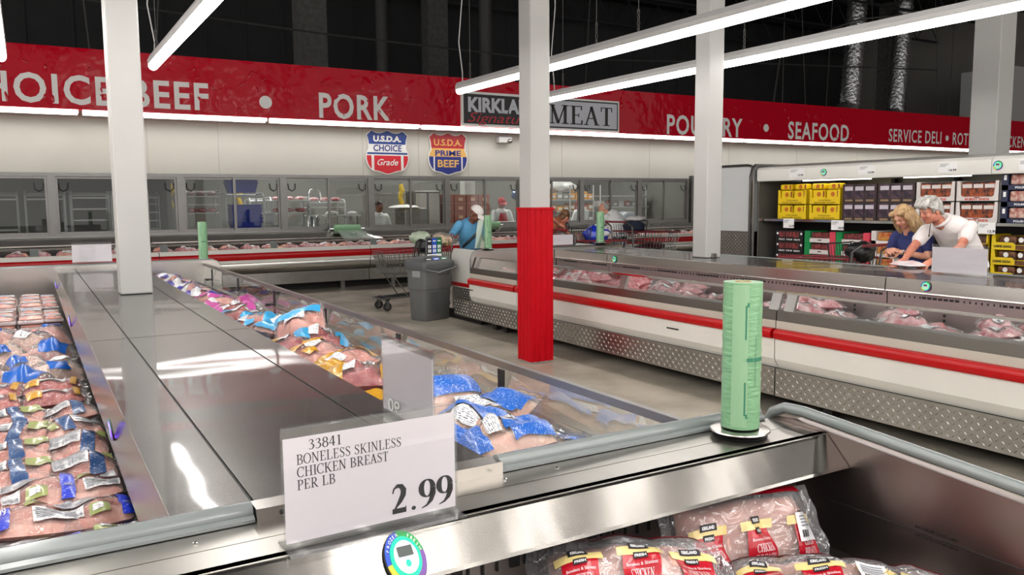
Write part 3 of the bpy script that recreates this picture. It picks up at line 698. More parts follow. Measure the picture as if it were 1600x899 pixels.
def far_end_cap():
    t = thing('end_cap_freezer', 'far end-cap freezer behind the left island, its steel back panel with rounded corners', 'freezer', (.6, 10.1, 0))
    P = round_panel(-.65, 1.86, 0, .965, .1)
    MB().prism(P, 'y', 9.61, 9.65).build('back_panel', STEEL2, t)
    MB().tube([(-.65, 9.63, .86), (-.62, 9.63, .94), (-.55, 9.63, .965), (1.76, 9.63, .965), (1.83, 9.63, .94), (1.86, 9.63, .86), (1.86, 9.63, .1)], .016, 8).build('edge_rail', BUMPER, t)
    MB().box(-.6, 9.66, .1, 1.82, 10.7, .62).build('body', WHITE, t)
    MB().box(-.6, 9.66, .9, 1.8, 9.82, .93).build('ledge', STEEL, t)
    MB().box(-.5, 9.7, 0, 1.7, 10.6, .1).build('plinth', DARK, t)
far_end_cap()
# ---------------------------------------------------------------- near end cap
def near_end_cap():
    t = thing('end_cap_freezer', 'near stainless end-cap case with grey bumper rail, holding the big packs of chicken breasts', 'freezer', (.7, 1.3, 0))
    ex0, ex1 = -.75, 2.02
    m = MB(); m.box(ex0, 1.575, .885, ex1, 1.685, .90); m.build('ledge_front', LEDGE, t)
    m = MB(); m.box(ex0, 1.688, .885, ex1, 1.79, .9); m.build('ledge_back', LEDGE, t)
    m = MB()
    for x in (.26, 1.0, 1.16, 1.9): m.ell((x, 1.735, .902), (.006, .006, .003), 8, 5)
    m.build('rivet', CHROME, t)
    m = MB(); P = [(1.58, .9), (1.573, .899), (1.567, .895), (1.497, .825), (1.492, .818), (1.498, .814), (1.507, .820), (1.60, .89), (1.60, .9)]
    m.prism(P, 'x', ex0, ex1); m.build('ledge_face', mat('brushed_face_steel', (.28, .262, .242, 1), .17, 1, bump=.12, bscale=2.5, bdist=.02, stretch=(2, .5, .5), var=.06, vscale=4), t)
    m = MB(); m.box(ex0, 1.68, .5, ex1, 1.72, .88); 
    k = 0; x = ex0+.05
    while x < ex1-.05:
        w = .026
        if (k // 3) % 2 == 0: m.box(x, 1.673, .695, x+w, 1.681, .727, 1)
        else: m.box(x, 1.673, .695, x+w*.2, 1.681, .727, 1)
        x += .04; k += 1
    m.build('air_slots', [mat('well_back_steel', (.30, .26, .25, 1), .35, 1), DARK], t)
    m = MB(); m.box(ex0, .72, .42, ex1, 1.70, .56); m.build('well_floor', STEELD, t)
    m = MB(); m.box(ex0, .66, .1, ex1, .72, .78); m.box(ex0, .72, .1, ex1, 1.78, .42); m.build('body', WHITE, t)
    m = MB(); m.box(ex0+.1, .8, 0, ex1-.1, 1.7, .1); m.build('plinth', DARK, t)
    # the bumper rail that caps the joint with the island, in two runs
    def rail(x0, x1):
        m = MB(); P = [(1.795, .90), (1.794, .92), (1.799, .932), (1.811, .939), (1.828, .935), (1.836, .92), (1.836, .885), (1.80, .885)]
        m.prism(P, 'x', x0, x1); m.prism([(1.778, .902), (1.79, .902), (1.79, .915), (1.778, .909)], 'x', x0, x1); return m.build('bumper', BUMPER, t, auto=50)
    rail(ex0, .392); rail(1.02, 1.985)
    m = MB(); m.box(.395, 1.775, .90, 1.018, 1.836, .931); m.ell((.45, 1.774, .915), (.006, .003, .006), 8, 5, 1); m.build('joint_cover', [STEEL2, BLACK], t)
    # right-hand end panel with its rounded bumper
    prof = [(.62, .1), (.62, .835), (1.70, .915), (1.78, .905), (1.82, .86), (1.83, .8), (1.83, .1)]
    m = MB(); m.prism(prof, 'x', 2.022, 2.06); m.build('end_panel', mat('panel_steel', (.30, .245, .23, 1), .3, 1, bump=.12, bscale=2, bdist=.02, var=.12, vscale=3), t)
    m = MB(); m.box(2.0195, .63, .70, 2.022, 1.57, .703); m.build('load_line', DARK, t)
    m = MB()
    m.flat(sans('MAXIMUM LOAD LIMIT', .008, .12, .02), (2.0185, 1.28, .712), (0, -1, 0), (0, 0, 1)); m.build('lettering', INK, t); m = MB(); m.flat(sans('LIMITE DE CHARGE MAXIMALE', .007, .12, .01), (2.0185, 1.28, .690), (0, -1, 0), (0, 0, 1)); m.build('lettering', INK, t)
    m = MB(); m.tube([(2.045, .6, .862), (2.045, 1.0, .891), (2.045, 1.4, .920), (2.045, 1.68, .940), (2.045, 1.75, .938), (2.045, 1.80, .915), (2.045, 1.83, .86), (2.045, 1.84, .7)], .0175, 12); m.build('panel_bumper', BUMPER, t, smooth=True)
near_end_cap()
thermometer('large dial thermometer with blue, green, yellow and violet ring below the 2.99 sign', (.636, 1.5242, .8572), (0, -1, 1), .043)
# ---------------------------------------------------------------- right meat island
def right_island():
    BEIGE = flatm('beige_strip', 188, 180, 168); 
    for k, (y0, y1, l) in enumerate(((4.225, 8.0, 'middle unit of the right meat island, behind the red-sleeved column'), (.42, 4.215, 'near unit of the right meat island, running out of the picture on the right'), (8.01, 9.16, 'short far unit of the right meat island beside the grey bin'))):
        t = thing('meat_island', l, 'freezer', (6.05, (y0+y1)/2, 0), group='right meat island units')
        m = MB(); m.box(4.80, y0, .115, 4.82, y1, .325); treads(m, (4.80, y1, .125), (0, -1, 0), (0, 0, 1), (-1, 0, 0), y1-y0, .19, 0); m.build('tread_plate', PLATE, t)
        m = MB(); m.prism([(4.835, .326), (4.79, .40), (4.785, .555), (4.9, .555), (4.9, .326)], 'y', y0, y1); m.build('front_panel', WHITE, t)
        m = MB(); m.prism([(4.80, .552), (4.765, .556), (4.752, .575), (4.752, .605), (4.765, .626), (4.80, .632)], 'y', y0+.01, y1-.01); m.build('bumper', RED, t, auto=40)
        m = MB(); m.box(4.795, y0, .632, 4.9, y1, .69); m.build('cream_strip', BEIGE, t)
        m = MB(); m.prism([(4.80, .69), (4.803, .762), (4.95, .762), (4.95, .69)], 'y', y0, y1); m.build('steel_sill', SILL, t)
        m = MB(); m.prism([(4.86, .762), (4.866, .762), (4.906, .885), (4.90, .885)], 'y', y0+.01, y1-.01); m.build('glass_panel', GLASS, t)
        m = MB(); m.box(4.892, y0, .883, 4.916, y1, .90); m.build('glass_rail', CHROME, t)
        m = MB()
        for yy in (y0+.02, y1-.11, y1-1.9 if y1-y0 > 3 else None):
            if yy is None: continue
            m = MB(); m.prism([(4.845, .762), (4.87, .762), (4.912, .884), (4.888, .884)], 'y', yy, yy+.09); m.build('glass_bracket', STEELD, t)
        m = MB(); m.box(4.9, y0, .45, 6.14, y1, .56); m.build('well_floor', STEELD, t)
        m = MB(); m.box(6.12, y0, .56, 6.14, y1, .83)
        q = 0; y = y0+.04
        while y < y1-.06:
            if (q // 7) % 2 == 0: m.box(6.112, y, .795, 6.12, y+.028, .812, 1)
            else: m.box(6.112, y, .795, 6.12, y+.006, .812, 1)
            y += .045; q += 1
        y = y0+.3
        while y < y1-.1:
            m.ell((6.118, y, .68), (.003, .013, .013), 8, 5, 1); m.ell((6.118, y, .64), (.003, .013, .013), 8, 5, 1); y += .3
        m.build('well_back', [mat('well_back_warm', (.42, .36, .35, 1), .35, .85), DARK], t)
        m = MB(); m.prism([(6.10, .95), (6.092, .944), (6.086, .848), (6.083, .838), (6.09, .832), (6.12, .84), (6.12, .945)], 'y', y0, y1); m.build('ridge_face', STEEL2, t)
        m = MB(); m.box(6.10, y0, .94, 6.975, y1-.003, .95); m.build('ridge_top', STEEL, t)
        m = MB(); m.box(6.16, y0, .3, 6.95, y1, .93); m.build('ridge_core', STEELD, t)
        m = MB(); m.box(6.97, y0, .45, 7.30, y1, .52); m.box(7.30, y0, .1, 7.34, y1, .90); m.build('rear_bin', STEELD, t)
        m = MB(); m.box(7.295, y0, .90, 7.345, y1, .93, c=.01); m.build('rear_rail', BUMPER, t)
        for yy in (y0+.5, y1-.4): MB().box(4.95, yy, 0, 5.03, yy+.08, .45).build('foot', DARK, t)
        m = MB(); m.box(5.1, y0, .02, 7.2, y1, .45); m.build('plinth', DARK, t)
        m = MB(); m.box(4.782, y0+1.05, .475, 4.786, y0+1.2, .487); m.build('maker_plate', INK, t)
    t = thing('end_cap_freezer', 'far end-cap freezer of the right meat island behind the grey bin', 'freezer', (6, 9.8, 0))
    MB().prism(round_panel(4.83, 7.28, .3, .965, .1), 'y', 9.17, 9.21).build('back_panel', STEEL2, t)
    MB().tube([(4.83, 9.19, .32), (4.83, 9.19, .86), (4.86, 9.19, .94), (4.93, 9.19, .97), (7.18, 9.19, .97), (7.25, 9.19, .94), (7.28, 9.19, .86), (7.28, 9.19, .3)], .018, 8).build('edge_rail', ALU, t)
    m = MB(); m.prism([(9.22, .42), (10.25, .42), (10.25, .86), (10.18, .95), (9.22, .95)], 'x', 5.08, 5.12); m.build('side_panel', WHITE, t); m = MB(); m.prism([(9.22, .42), (10.25, .42), (10.25, .86), (10.18, .95), (9.22, .95)], 'x', 7.16, 7.2); m.build('side_panel', WHITE, t)
    m = MB(); m.box(5.12, 9.22, .42, 7.16, 10.25, .56); m.box(5.12, 10.2, .56, 7.16, 10.25, .86); m.build('well', STEELD, t)
    m = MB(); m.box(5.055, 9.24, .44, 5.08, 10.25, .49, c=.008); m.build('bumper', RED, t)
    m = MB(); m.box(5.09, 9.22, .12, 7.18, 10.26, .42); treads(m, (5.089, 10.2, .13), (0, -1, 0), (0, 0, 1), (-1, 0, 0), .95, .28); m.build('tread_plate', PLATE, t)
    m = MB(); m.box(4.80, 9.17, .115, 4.82, 9.62, .325); treads(m, (4.80, 9.62, .125), (0, -1, 0), (0, 0, 1), (-1, 0, 0), .44, .19); m.build('kick_plate', PLATE, t)
    MB().box(5, 9.25, 0, 7, 10.2, .12).build('plinth', DARK, t)
right_island()
thermometer('green-lit dial thermometer on the right meat island ridge, just right of the red-sleeved column', (6.084, 7.85, .888), (-1, 0, .07), .04)
thermometer('green-lit dial thermometer on the right meat island ridge, below the blank white sign', (6.084, 3.86, .901), (-1, 0, .07), .04)
# ---------------------------------------------------------------- wall cases
def wall_cases():
    xs = [-5.48, -1.82, 1.84, 5.50, 9.16, 12.82, 16.48]
    wh = ['far left', 'second', 'third', 'fourth', 'fifth', 'sixth']
    STB = mat('curved_front_steel', (.56, .55, .52, 1), .3, 1, var=.06, vscale=2)
    for i in range(6):
        a, b = xs[i]+.006, xs[i+1]-.006
        t = thing('meat_case', 'low red-bumpered meat case along the back wall, %s from the left' % wh[i], 'freezer', ((a+b)/2, 15.1, 0), group='meat cases along the back wall')
        m = MB(); m.box(a, 14.60, .15, b, 14.62, .36); treads(m, (a, 14.60, .155), (1, 0, 0), (0, 0, 1), (0, -1, 0), b-a, .2, 0, .05); m.build('tread_plate', PLATE, t)
        m = MB(); m.prism([(14.62, .36), (14.56, .39), (14.52, .46), (14.51, .54), (14.52, .56), (14.8, .56), (14.8, .36)], 'x', a, b); m.build('front_panel', STB, t, auto=50)
        m = MB(); m.box(a, 14.505, .56, b, 14.8, .612); m.build('white_band', WHITE, t)
        m = MB(); m.prism([(14.52, .61), (14.485, .615), (14.47, .64), (14.47, .705), (14.485, .728), (14.52, .732)], 'x', a, b); m.build('bumper', RED, t, auto=40)
        m = MB(); m.prism([(14.50, .732), (14.505, .80), (14.60, .80), (14.60, .732)], 'x', a, b); m.build('white_sill', WHITE, t)
        m = MB(); m.prism([(14.545, .80), (14.549, .80), (14.60, .90), (14.596, .90)], 'x', a, b); m.build('glass_panel', GLASS, t)
        m = MB(); m.tube([(a, 14.60, .905), (b, 14.60, .905)], .014, 8); m.build('glass_rail', CHROME, t)
        for x in (a+.02, (a+b)/2):
            m = MB(); m.prism([(14.53, .80), (14.54, .80), (14.595, .915), (14.58, .915)], 'x', x, x+.12); m.build('glass_bracket', BUMPER, t)
        m = MB(); m.box(a, 14.60, .5, b, 15.5, .72); m.build('well_floor', STEELD, t)
        m = MB(); m.box(a, 15.46, .72, b, 15.5, .89); m.build('well_back', mat('well_back_dark', C(70, 66, 64), .5, .3), t)
        m = MB(); m.prism([(15.44, .905), (15.44, .93), (15.50, 1.02), (15.73, 1.02), (15.73, .905)], 'x', a, b); m.build('steel_ledge', STEEL2, t)
        for x in (a+.5, b-.5): MB().box(x, 14.75, 0, x+.08, 14.83, .5).build('leg', STEELD, t)
        MB().box(a, 14.95, 0, b, 15.6, .5).build('plinth', DARK, t)
wall_cases()
# ---------------------------------------------------------------- tall shelf case (multideck)
def multideck():
    BK = mat('shelf_case_inside', C(128, 124, 116), .35, .5, var=.1, vscale=3); BKD = flatm('shelf_case_dark', 24, 23, 23)
    for k, (y0, y1, l) in enumerate(((5.58, 9.24, 'tall white-topped refrigerated shelf case with yellow and brown boxes'), (1.9, 5.57, 'tall white-topped refrigerated shelf case at the right edge with navy sausage boxes'))):
        t = thing('shelf_refrigerator', l, 'refrigerator', (10.5, (y0+y1)/2, 0))
        m = MB(); m.prism([(10.0, 1.875), (9.985, 1.90), (9.985, 2.05), (10.02, 2.085), (10.4, 2.14), (11.05, 2.14), (11.05, 1.9), (10.25, 1.89)], 'y', y0, y1); m.build('canopy', CANW, t, auto=35)
        m = MB(); m.box(11.0, y0, .5, 11.05, y1, 1.9); m.build('back_wall', BK, t)
        m = MB(); m.box(10.15, y0+.35, 1.862, 10.19, y0+1.25, 1.876); m.box(10.15, y1-1.9, 1.862, 10.19, y1-.75, 1.876); m.build('led_tube', LENSW, t)
        m = MB(); m.box(10.06, y0, 1.262, 10.95, y1, 1.282); m.build('shelf', STEELD, t)
        m = MB(); m.box(10.04, y0, 1.252, 10.06, y1, 1.288); m.build('shelf_edge', CHROME, t)
        m = MB(); m.box(9.95, y0, .50, 10.98, y1, .60); m.build('deck', STEELD, t)
        m = MB(); m.box(9.9, y0, .12, 11.05, y1, .5); m.box(9.88, y0, .5, 9.92, y1, .62); m.build('base', WHITE, t)
        MB().box(10, y0, 0, 11, y1, .12).build('plinth', DARK, t)
        for yy in (y0+.95, y0+1.9, y0+2.85):
            m = MB(); m.box(10.9, yy, .6, 10.99, yy+.05, 1.88); m.build('upright', BKD, t)
        m = MB(); m.box(10.85, y0+.02, .60, 10.98, y1-.02, 1.24); m.build('lower_back', BKD, t)
        if k == 0:
            m = MB(); m.box(10.02, 9.22, .5, 11.05, 9.24, 1.875); m.build('side_liner', BK, t)
            m = MB(); P = [(9.86, .3), (9.86, 1.95), (9.90, 2.08), (9.98, 2.15), (11.05, 2.15), (11.05, 2.11), (10.0, 2.11), (9.93, 2.05), (9.90, 1.94), (9.90, .3)]
            m.prism(P, 'y', 9.245, 9.29); m.build('side_frame', ALU, t)
    t = thing('case_end_panel', 'grey end panel with a tread-plate foot beside the tall shelf case', 'panel', (10.6, 9.9, 0))
    GP = flatm('grey_end_panel', 212, 214, 214, .4)
    m = MB(); m.box(10.0, 9.33, 1.08, 11.1, 10.6, 2.12); m.build('upper_panel', GP, t)
    m = MB(); m.box(10.0, 9.33, .05, 11.1, 10.6, 1.08); treads(m, (9.999, 10.55, .1), (0, -1, 0), (0, 0, 1), (-1, 0, 0), 1.2, .95); m.build('tread_plate', PLATE, t)
    m = MB(); m.tube([(9.99, 9.31, .05), (9.99, 9.31, 2.05), (9.99, 9.36, 2.12), (9.99, 9.45, 2.135), (9.99, 10.6, 2.135)], .022, 8); m.build('frame', ALU, t)
multideck()
thermometer('green-lit dial thermometer on the white canopy of the tall shelf case, the far one', (9.984, 7.98, 1.975), (-1, 0, 0), .05)
thermometer('green-lit dial thermometer on the white canopy of the tall shelf case, the near one', (9.984, 5.50, 1.975), (-1, 0, 0), .055)
def price_tag(label, p, price, w=.24, h=.12, nrm=(-1, 0, 0), grp='price tags on the tall shelf case'):
    t = thing('price_tag', label, 'price tag', p, group=grp)
    x, y, z = p
    MB().box(x-.004, y-w/2, z-h/2, x+.002, y+w/2, z+h/2).build('card', LETTER, t)
    m = MB(); m.flat(sans(price, h*.22, h*.75, .03), (x-.006, y-w*.08, z-h*.38), (0, -1, 0), (0, 0, 1))
    for k in range(3): m.flat(rect2(0, 0, w*(.5-.1*k), h*.045), (x-.006, y+w*.42, z+h*(.3-.11*k)), (0, -1, 0), (0, 0, 1), 1)
    m.build('lettering', [INK, flatm('tag_grey', 150, 150, 150)], t)
for y, z, pr, l, w, h in ((8.46, 1.985, '13.99', 'white price tag on the shelf case canopy left of the far thermometer', .28, .13), (7.27, 1.985, '14.99', 'white price tag on the shelf case canopy right of the far thermometer', .26, .13), (6.12, 1.975, '14.99', 'white price tag on the shelf case canopy above the burnt ends boxes', .24, .13), (5.16, 1.97, '12.99', 'white price tag on the shelf case canopy at the right edge', .2, .13),
                     (8.63, 1.225, '16.99', 'white price tag on the shelf edge under the left yellow boxes', .2, .14), (7.75, 1.215, '18.99', 'white price tag on the shelf edge under the right yellow boxes', .21, .14), (5.62, 1.225, '13.99', 'large white price tag on the shelf edge under the burnt ends boxes', .21, .14)):
    price_tag(l, (9.983 if z > 1.5 else 10.03, y, z), pr, w, h)
# ================================================================ free-standing things
def bag_roll(label, x, y, z, h=.43, r=.056, stand=True, tail=True):
    t = thing('bag_roll', label, 'produce bag roll', (x, y, z), group='standing green bag rolls')
    z1 = z+.03
    m = MB(); m.lathe([(.085, z+.016), (.088, z+.018), (.086, z+.022), (.02, z+.03)], (x, y, 0), 28); m.build('dish', STEEL2, t, auto=40)
    m = MB(); m.lathe([(.075, z), (.08, z+.004), (.055, z+.013), (.04, z+.014)], (x, y, 0), 24); m.build('foot', BLACK, t, auto=40)
    m = MB()
    P = []
    for k in range(31):
        f = k/30; P.append((r*(1+.018*sin(k*2.1)*(1 if 8 < k < 20 else .25)), z1+h*f))
    m.lathe(P, (x, y, 0), 32); m.build('roll', BAGGREEN, t, auto=40)
    m = MB(); m.lathe([(r*.42, z1+h-.001), (r*.42, z1+h+.0015), (r*.3, z1+h+.0015), (r*.3, z1+h-.02)], (x, y, 0), 18); m.build('core', CARD, t)
    # prints on the outer turn: a green band, thin hooked lines, a round mark
    m = MB(); rr = r*1.026
    def sheet(a0, a1, za, zb, mi=0, n=8):
        for k in range(n):
            q0 = radians(a0+(a1-a0)*k/n); q1 = radians(a0+(a1-a0)*(k+1)/n)
            m.add([(x+rr*cos(q0), y+rr*sin(q0), za), (x+rr*cos(q1), y+rr*sin(q1), za), (x+rr*cos(q1), y+rr*sin(q1), zb), (x+rr*cos(q0), y+rr*sin(q0), zb)], [(0, 1, 2, 3)], mi)
    sheet(238, 300, z1+h*.47, z1+h*.495); sheet(185, 236, z1+h*.475, z1+h*.49, 1)
    sheet(232, 237, z1+h*.62, z1+h*.85, 0, 2); sheet(237, 243, z1+h*.84, z1+h*.87, 0, 2); sheet(232, 237, z1+h*.10, z1+h*.33, 0, 2); sheet(237, 243, z1+h*.08, z1+h*.11, 0, 2)
    sheet(266, 267.5, z1+h*.3, z1+h*.64, 0, 1); sheet(258, 259, z1+h*.34, z1+h*.5, 1, 1); sheet(276, 278, z1+h*.55, z1+h*.85, 1, 1)
    m.build('print', [GREENINK, GREENPALE], t)
    if tail:
        m = MB()
        a0 = radians(196)
        def g(u, v):
            q = radians(196+u*46); k = r*(1.01+.05*(1-u)); return (x+k*cos(q), y+k*sin(q), z1+h*(.02+.97*v))
        m.grid(g, 8, 6); m.build('loose_edge', mat('green_bag_edge', C(138, 176, 138), .35, coat=.3), t)
    return t
bag_roll('tall roll of light green produce bags on the near end-cap ledge', 1.79, 1.70, .90)
bag_roll('roll of light green produce bags on the far end panel of the left freezer', 1.70, 9.74, .932, .43, .05)
br = bag_roll('roll of light green produce bags beside the man in blue', 5.08, 9.19, .972, .42, .05)
m = MB(); m.grid(lambda u, v: (5.04-.16*u*(1-v*.55), 9.21+.03*sin(u*5+v*3), 1.0+.36*v), 8, 8); m.build('loose_bag', clear('loose_green_film', (.86, .96, .86, 1), .05, .3, .25, haze=.5, hazecol=(.70, .84, .66, 1)), br, smooth=True)
bag_roll('roll of light green produce bags in front of the man in the white sweater', 6.87, 9.19, .99, .42, .055)
def hung_roll(label, x, w, hang):
    t = thing('bag_roll', label, 'produce bag roll', (x, 15.38, 1.0), group='lying green bag rolls')
    MB().lathe([(.02, x-w/2-.03), (.075, x-w/2), (.075, x+w/2), (.02, x+w/2+.03)], (0, 15.40, 1.09), 18, 'x').build('roll', BAGGREEN, t, auto=40)
    m = MB(); m.tube([(x-w/2-.1, 15.48, 1.03), (x-w/2-.1, 15.40, 1.09), (x+w/2+.1, 15.40, 1.09), (x+w/2+.1, 15.48, 1.03)], .012, 6); m.build('bracket', CHROME, t)
    if hang:
        m = MB()
        def g(u, v): return (x-w/2+u*w+v*(.30*u+.05), 15.33-.40*v+.02*sin(u*14), 1.06-.18*v+.01*sin(u*9+v*5))
        m.grid(g, 10, 8); m.build('pulled_bag', clear('thin_green_film', (.82, .95, .85, 1), .05, .3, .2, haze=.35, hazecol=(.62, .8, .66, 1)), t, smooth=True)
hung_roll('lying green bag roll with a pulled-out bag on the back wall case', 5.38, .5, True)
hung_roll('lying green bag roll on the back wall case right of the man in blue', 8.5, .58, False)
def sign_holder(label, x, y, z, w, h, rz, back=False, tilt=.0, body=None, cat='price sign', ghost=None):
    """clear acrylic stand with a foot, a card inside; local x along the card, -y its face"""
    t = thing('price_sign', label, cat, (x, y, z), rz)
    M = wm(t)
    def B(m, name, mt): m.xf(M); return m.build(name, mt, t)
    a = MB(); a.box(-w/2, -.004, .004, w/2, -.001, h); a.box(-w/2, .002, .004, w/2, .005, h); a.box(-w/2, -.004, h-.003, w/2, .005, h+.002)
    B(a, 'holder', ACRYL)
    a = MB(); a.box(-w/2, -.045, 0, w/2, .05, .004); B(a, 'foot', ACRYL)
    c = MB(); c.box(-w/2+.004, -.0005, .012, w/2-.004, .0015, h-.022); B(c, 'card', PAPER)
    if body: body(t, M, w, h)
    if ghost:
        m = MB(); m.flat(sans(ghost, h*.2, None, .02), (w*.06, .0058 if False else -.0046, h*.1), (-1, 0, 0), (0, 0, 1)) if False else None
        m = MB(); m.flat(sans(ghost, h*.17, h*.36, .0), (-w*.12, -.0046, h*.07), (-1, 0, 0), (0, 0, 1)); B(m, 'show_through', FAINT)
    return t
def main_card(t, M, w, h):
    def L(vf, x, z, name): MB().flat(vf, (x, -.0012, z), (1, 0, 0), (0, 0, 1)).xf(M).build(name, INK, t)
    k = h/.245; q = .0205*k; x0 = -w/2+.030
    L(serif('33841', q, .068, .12, .055), x0+.026, h*.80, 'item_number')
    L(serif('BONELESS SKINLESS', q, .228, .125, .055), x0, h*.69, 'lettering'); L(serif('CHICKEN BREAST', q, .197, .125, .055), x0, h*.585, 'lettering'); L(serif('PER LB', q, .079, .125, .055), x0, h*.48, 'lettering')
    L(serif('2.99', .062*k, .148, .19, .045, .05), w/2-.158, h*.10, 'price')
sign_holder('white price card reading boneless skinless chicken breast 2.99 in a clear stand', .602, 1.597, .9035, .392, .25, radians(1.5), body=main_card)
sign_holder("back of a white price card in a clear stand on the left freezer ridge", .95, 2.235, .931, .38, .25, radians(-90), ghost='90')
sign_holder('back of a white price card standing on the far end panel of the left freezer', .57, 9.63, .985, .38, .215, 0, ghost='00.2')
sign_holder('blank white price card on the right meat island in front of the couple', 6.70, 3.97, .951, .48, .25, radians(-90))
sign_holder('blank white price card beside the red-sleeved column near the reaching arms', 6.22, 9.19, .99, .38, .17, 0)
def trash_bin():
    G = mat('bin_grey', C(100, 101, 100), .55, var=.06, vscale=30); G2 = mat('bin_lid_grey', C(84, 86, 87), .5)
    t = thing('recycling_bin', 'large square grey recycling bin with a sorting sign on its lid', 'waste bin', (4.68, 10.12, 0), radians(18))
    M = wm(t) @ Matrix.Diagonal((1, 1, 1.06, 1)); w0, w1, d0, d1 = .225, .265, .15, .19
    def B(m, n, mt, **k): return m.xf(M).build(n, mt, t, **k)
    def ring(w, d, z, r=.05):
        P = []
        for sx, sy, a0 in ((1, 1, 0), (-1, 1, 90), (-1, -1, 180), (1, -1, 270)):
            for k in range(4): a = radians(a0+30*k); P.append((sx*(w-r)+r*cos(a), sy*(d-r)+r*sin(a), z))
        return P
    def loft(rings):
        m = MB(); n = len(rings[0]); vs = [p for r in rings for p in r]
        fs = [(i*n+k, i*n+(k+1) % n, (i+1)*n+(k+1) % n, (i+1)*n+k) for i in range(len(rings)-1) for k in range(n)]+[tuple(range(n))[::-1], tuple(range((len(rings)-1)*n, len(rings)*n))]
        return m.add(vs, fs)
    m = loft([ring(w0, d0, 0), ring(w0+.01, d0+.01, .02), ring(w0+.025, d0+.025, .40), ring(w0+.034, d0+.034, .405), ring(w1, d1, .66)])
    for k in range(7): m.box(-.16+k*.024, -d0-.032, .08, -.148+k*.024, -d0-.012, .37); m.box(w0+.012, -.02+k*.024, .08, w0+.032, -.008+k*.024, .37)
    B(m, 'body', G, auto=40)
    m = MB(); m.box(-.01, -d1-.008, .575, .20, -d1+.02, .645, c=.02); B(m, 'handle_recess', G2)
    m = MB(); m.box(-w1-.004, -.10, .555, -w1+.03, .06, .64, c=.012); B(m, 'grip', mat('grip_grey', C(150, 152, 152), .5))
    m = loft([ring(w1+.02, d1+.02, .655), ring(w1+.025, d1+.025, .72), ring(w1+.015, d1+.015, .75), ring(w1-.06, d1-.04, .80), ring(w1-.10, d1-.07, .81)]); B(m, 'lid', G2, auto=35)
    m = MB(); m.tube([(-w1-.0, -d1-.03, .66), (-.05, -d1-.045, .615), (w1+.02, -d1-.04, .67), (w1+.035, .08, .66), (w1+.03, .13, .64)], .009, 6); m.ell((w1+.05, .02, .645), (.02, .05, .04), 10, 7); B(m, 'bag_edge', mat('liner_white', C(150, 152, 154), .35), smooth=True)
    m = MB(); m.box(.04, .1, .78, .34, .125, 1.045, c=.01); B(m, 'sign_board', G2)
    SB = flatm('sort_black', 30, 32, 36); SU = flatm('sort_blue', 44, 84, 190); SG = flatm('sort_green', 20, 110, 66)
    m = MB(); y = .0985
    for k, mi in enumerate((0, 1, 2)):
        m.box(.055+k*.09, y-.002, .83, .145+k*.09, y, 1.035, mi); m.box(.072+k*.09, y-.004, .99, .126+k*.09, y-.002, 1.005, 3)
        for q in range(4): m.box(.072+k*.09+(q % 2)*.032, y-.004, .85+.055*(q//2), .094+k*.09+(q % 2)*.032, y-.002, .89+.055*(q//2), 3)
    m.box(.055, y-.002, .795, .325, y, .828, 3); B(m, 'sorting_sign', [SB, SU, SG, LETTER])
    m = MB()
    for k, mi in enumerate((0, 1, 2)):
        x = -.23+k*.14
        m.add([(x, -d1+.005, .772), (x+.12, -d1+.005, .772), (x+.12, -d1+.04, .802), (x, -d1+.04, .802)], [(0, 1, 2, 3)], mi); m.add([(x+.02, -d1+.012, .781), (x+.10, -d1+.012, .781), (x+.10, -d1+.024, .791), (x+.02, -d1+.024, .791)], [(0, 1, 2, 3)], 3)
    B(m, 'lid_sticker', [SB, SU, SG, LETTER])
trash_bin()
# ================================================================ packs and bags
rng = random.Random(11)
def pillow(a, b, h, seed=0, lump=.12, p=2.4, base=.28, lobes=0, ls=9):
    """closed cushion shape: half sizes a, b, height h; returns fn(u, v, side, off)"""
    sd = Vector((seed*3.7, seed*1.3, seed*.7))
    def fn(u, v, side=1, off=0.0):
        x = 2*u-1; y = 2*v-1
        e = (max(0, 1-abs(x)**p)**.55)*(max(0, 1-abs(y)**p)**.55)
        sq = 1-.06*(x*x)*(y*y)
        n = noise.noise(Vector((x*a*ls, y*b*ls, 0))+sd)
        lo = 1.0
        if lobes: lo = .80+.20*abs(cos(x*pi*lobes/2))**.6 if lobes % 2 == 0 else .78+.22*abs(sin((x+1)*pi*lobes/2))**.6
        zt = h*base+h*(1-base)*e*lo+n*h*lump*2*e; zb = h*base*(1-e**.7)
        z = zt+off if side > 0 else zb
        return Vector((x*a*sq+n*a*.05, y*b*sq-n*b*.05, z))
    return fn
def pillow_mesh(m, fn, nu=15, nv=15, mi=0):
    o = len(m.v); top = {}
    for j in range(nv):
        for i in range(nu): m.v.append(tuple(fn(i/(nu-1), j/(nv-1), 1))); m_ = None
    ob = len(m.v)
    for j in range(nv):
        for i in range(nu): m.v.append(tuple(fn(i/(nu-1), j/(nv-1), -1)))
    for j in range(nv-1):
        for i in range(nu-1):
            m.f.append((o+j*nu+i, o+j*nu+i+1, o+(j+1)*nu+i+1, o+(j+1)*nu+i)); m.m.append(mi)
            m.f.append((ob+j*nu+i, ob+(j+1)*nu+i, ob+(j+1)*nu+i+1, ob+j*nu+i+1)); m.m.append(mi)
def patch(m, fn, u0, u1, v0, v1, off=.004, n=8, mi=0, k=8):
    def g(s, t): return fn(u0+(u1-u0)*s, v0+(v1-v0)*t, 1, off)
    m.grid(g, n, k, mi)
def ptext(m, fn, vf, u0, v0, su, sv, off=.006, mi=1, flip=False):
    """lettering wrapped on the pack: width runs along u (or v when flip)"""
    vs = []
    for p in vf[0]:
        u = u0+(p[0]*su if not flip else -p[1]*su); v = v0+(p[1]*sv if not flip else p[0]*sv)
        vs.append(fn(min(max(u, .02), .98), min(max(v, .02), .98), 1, off))
    m.add(vs, vf[1], mi)
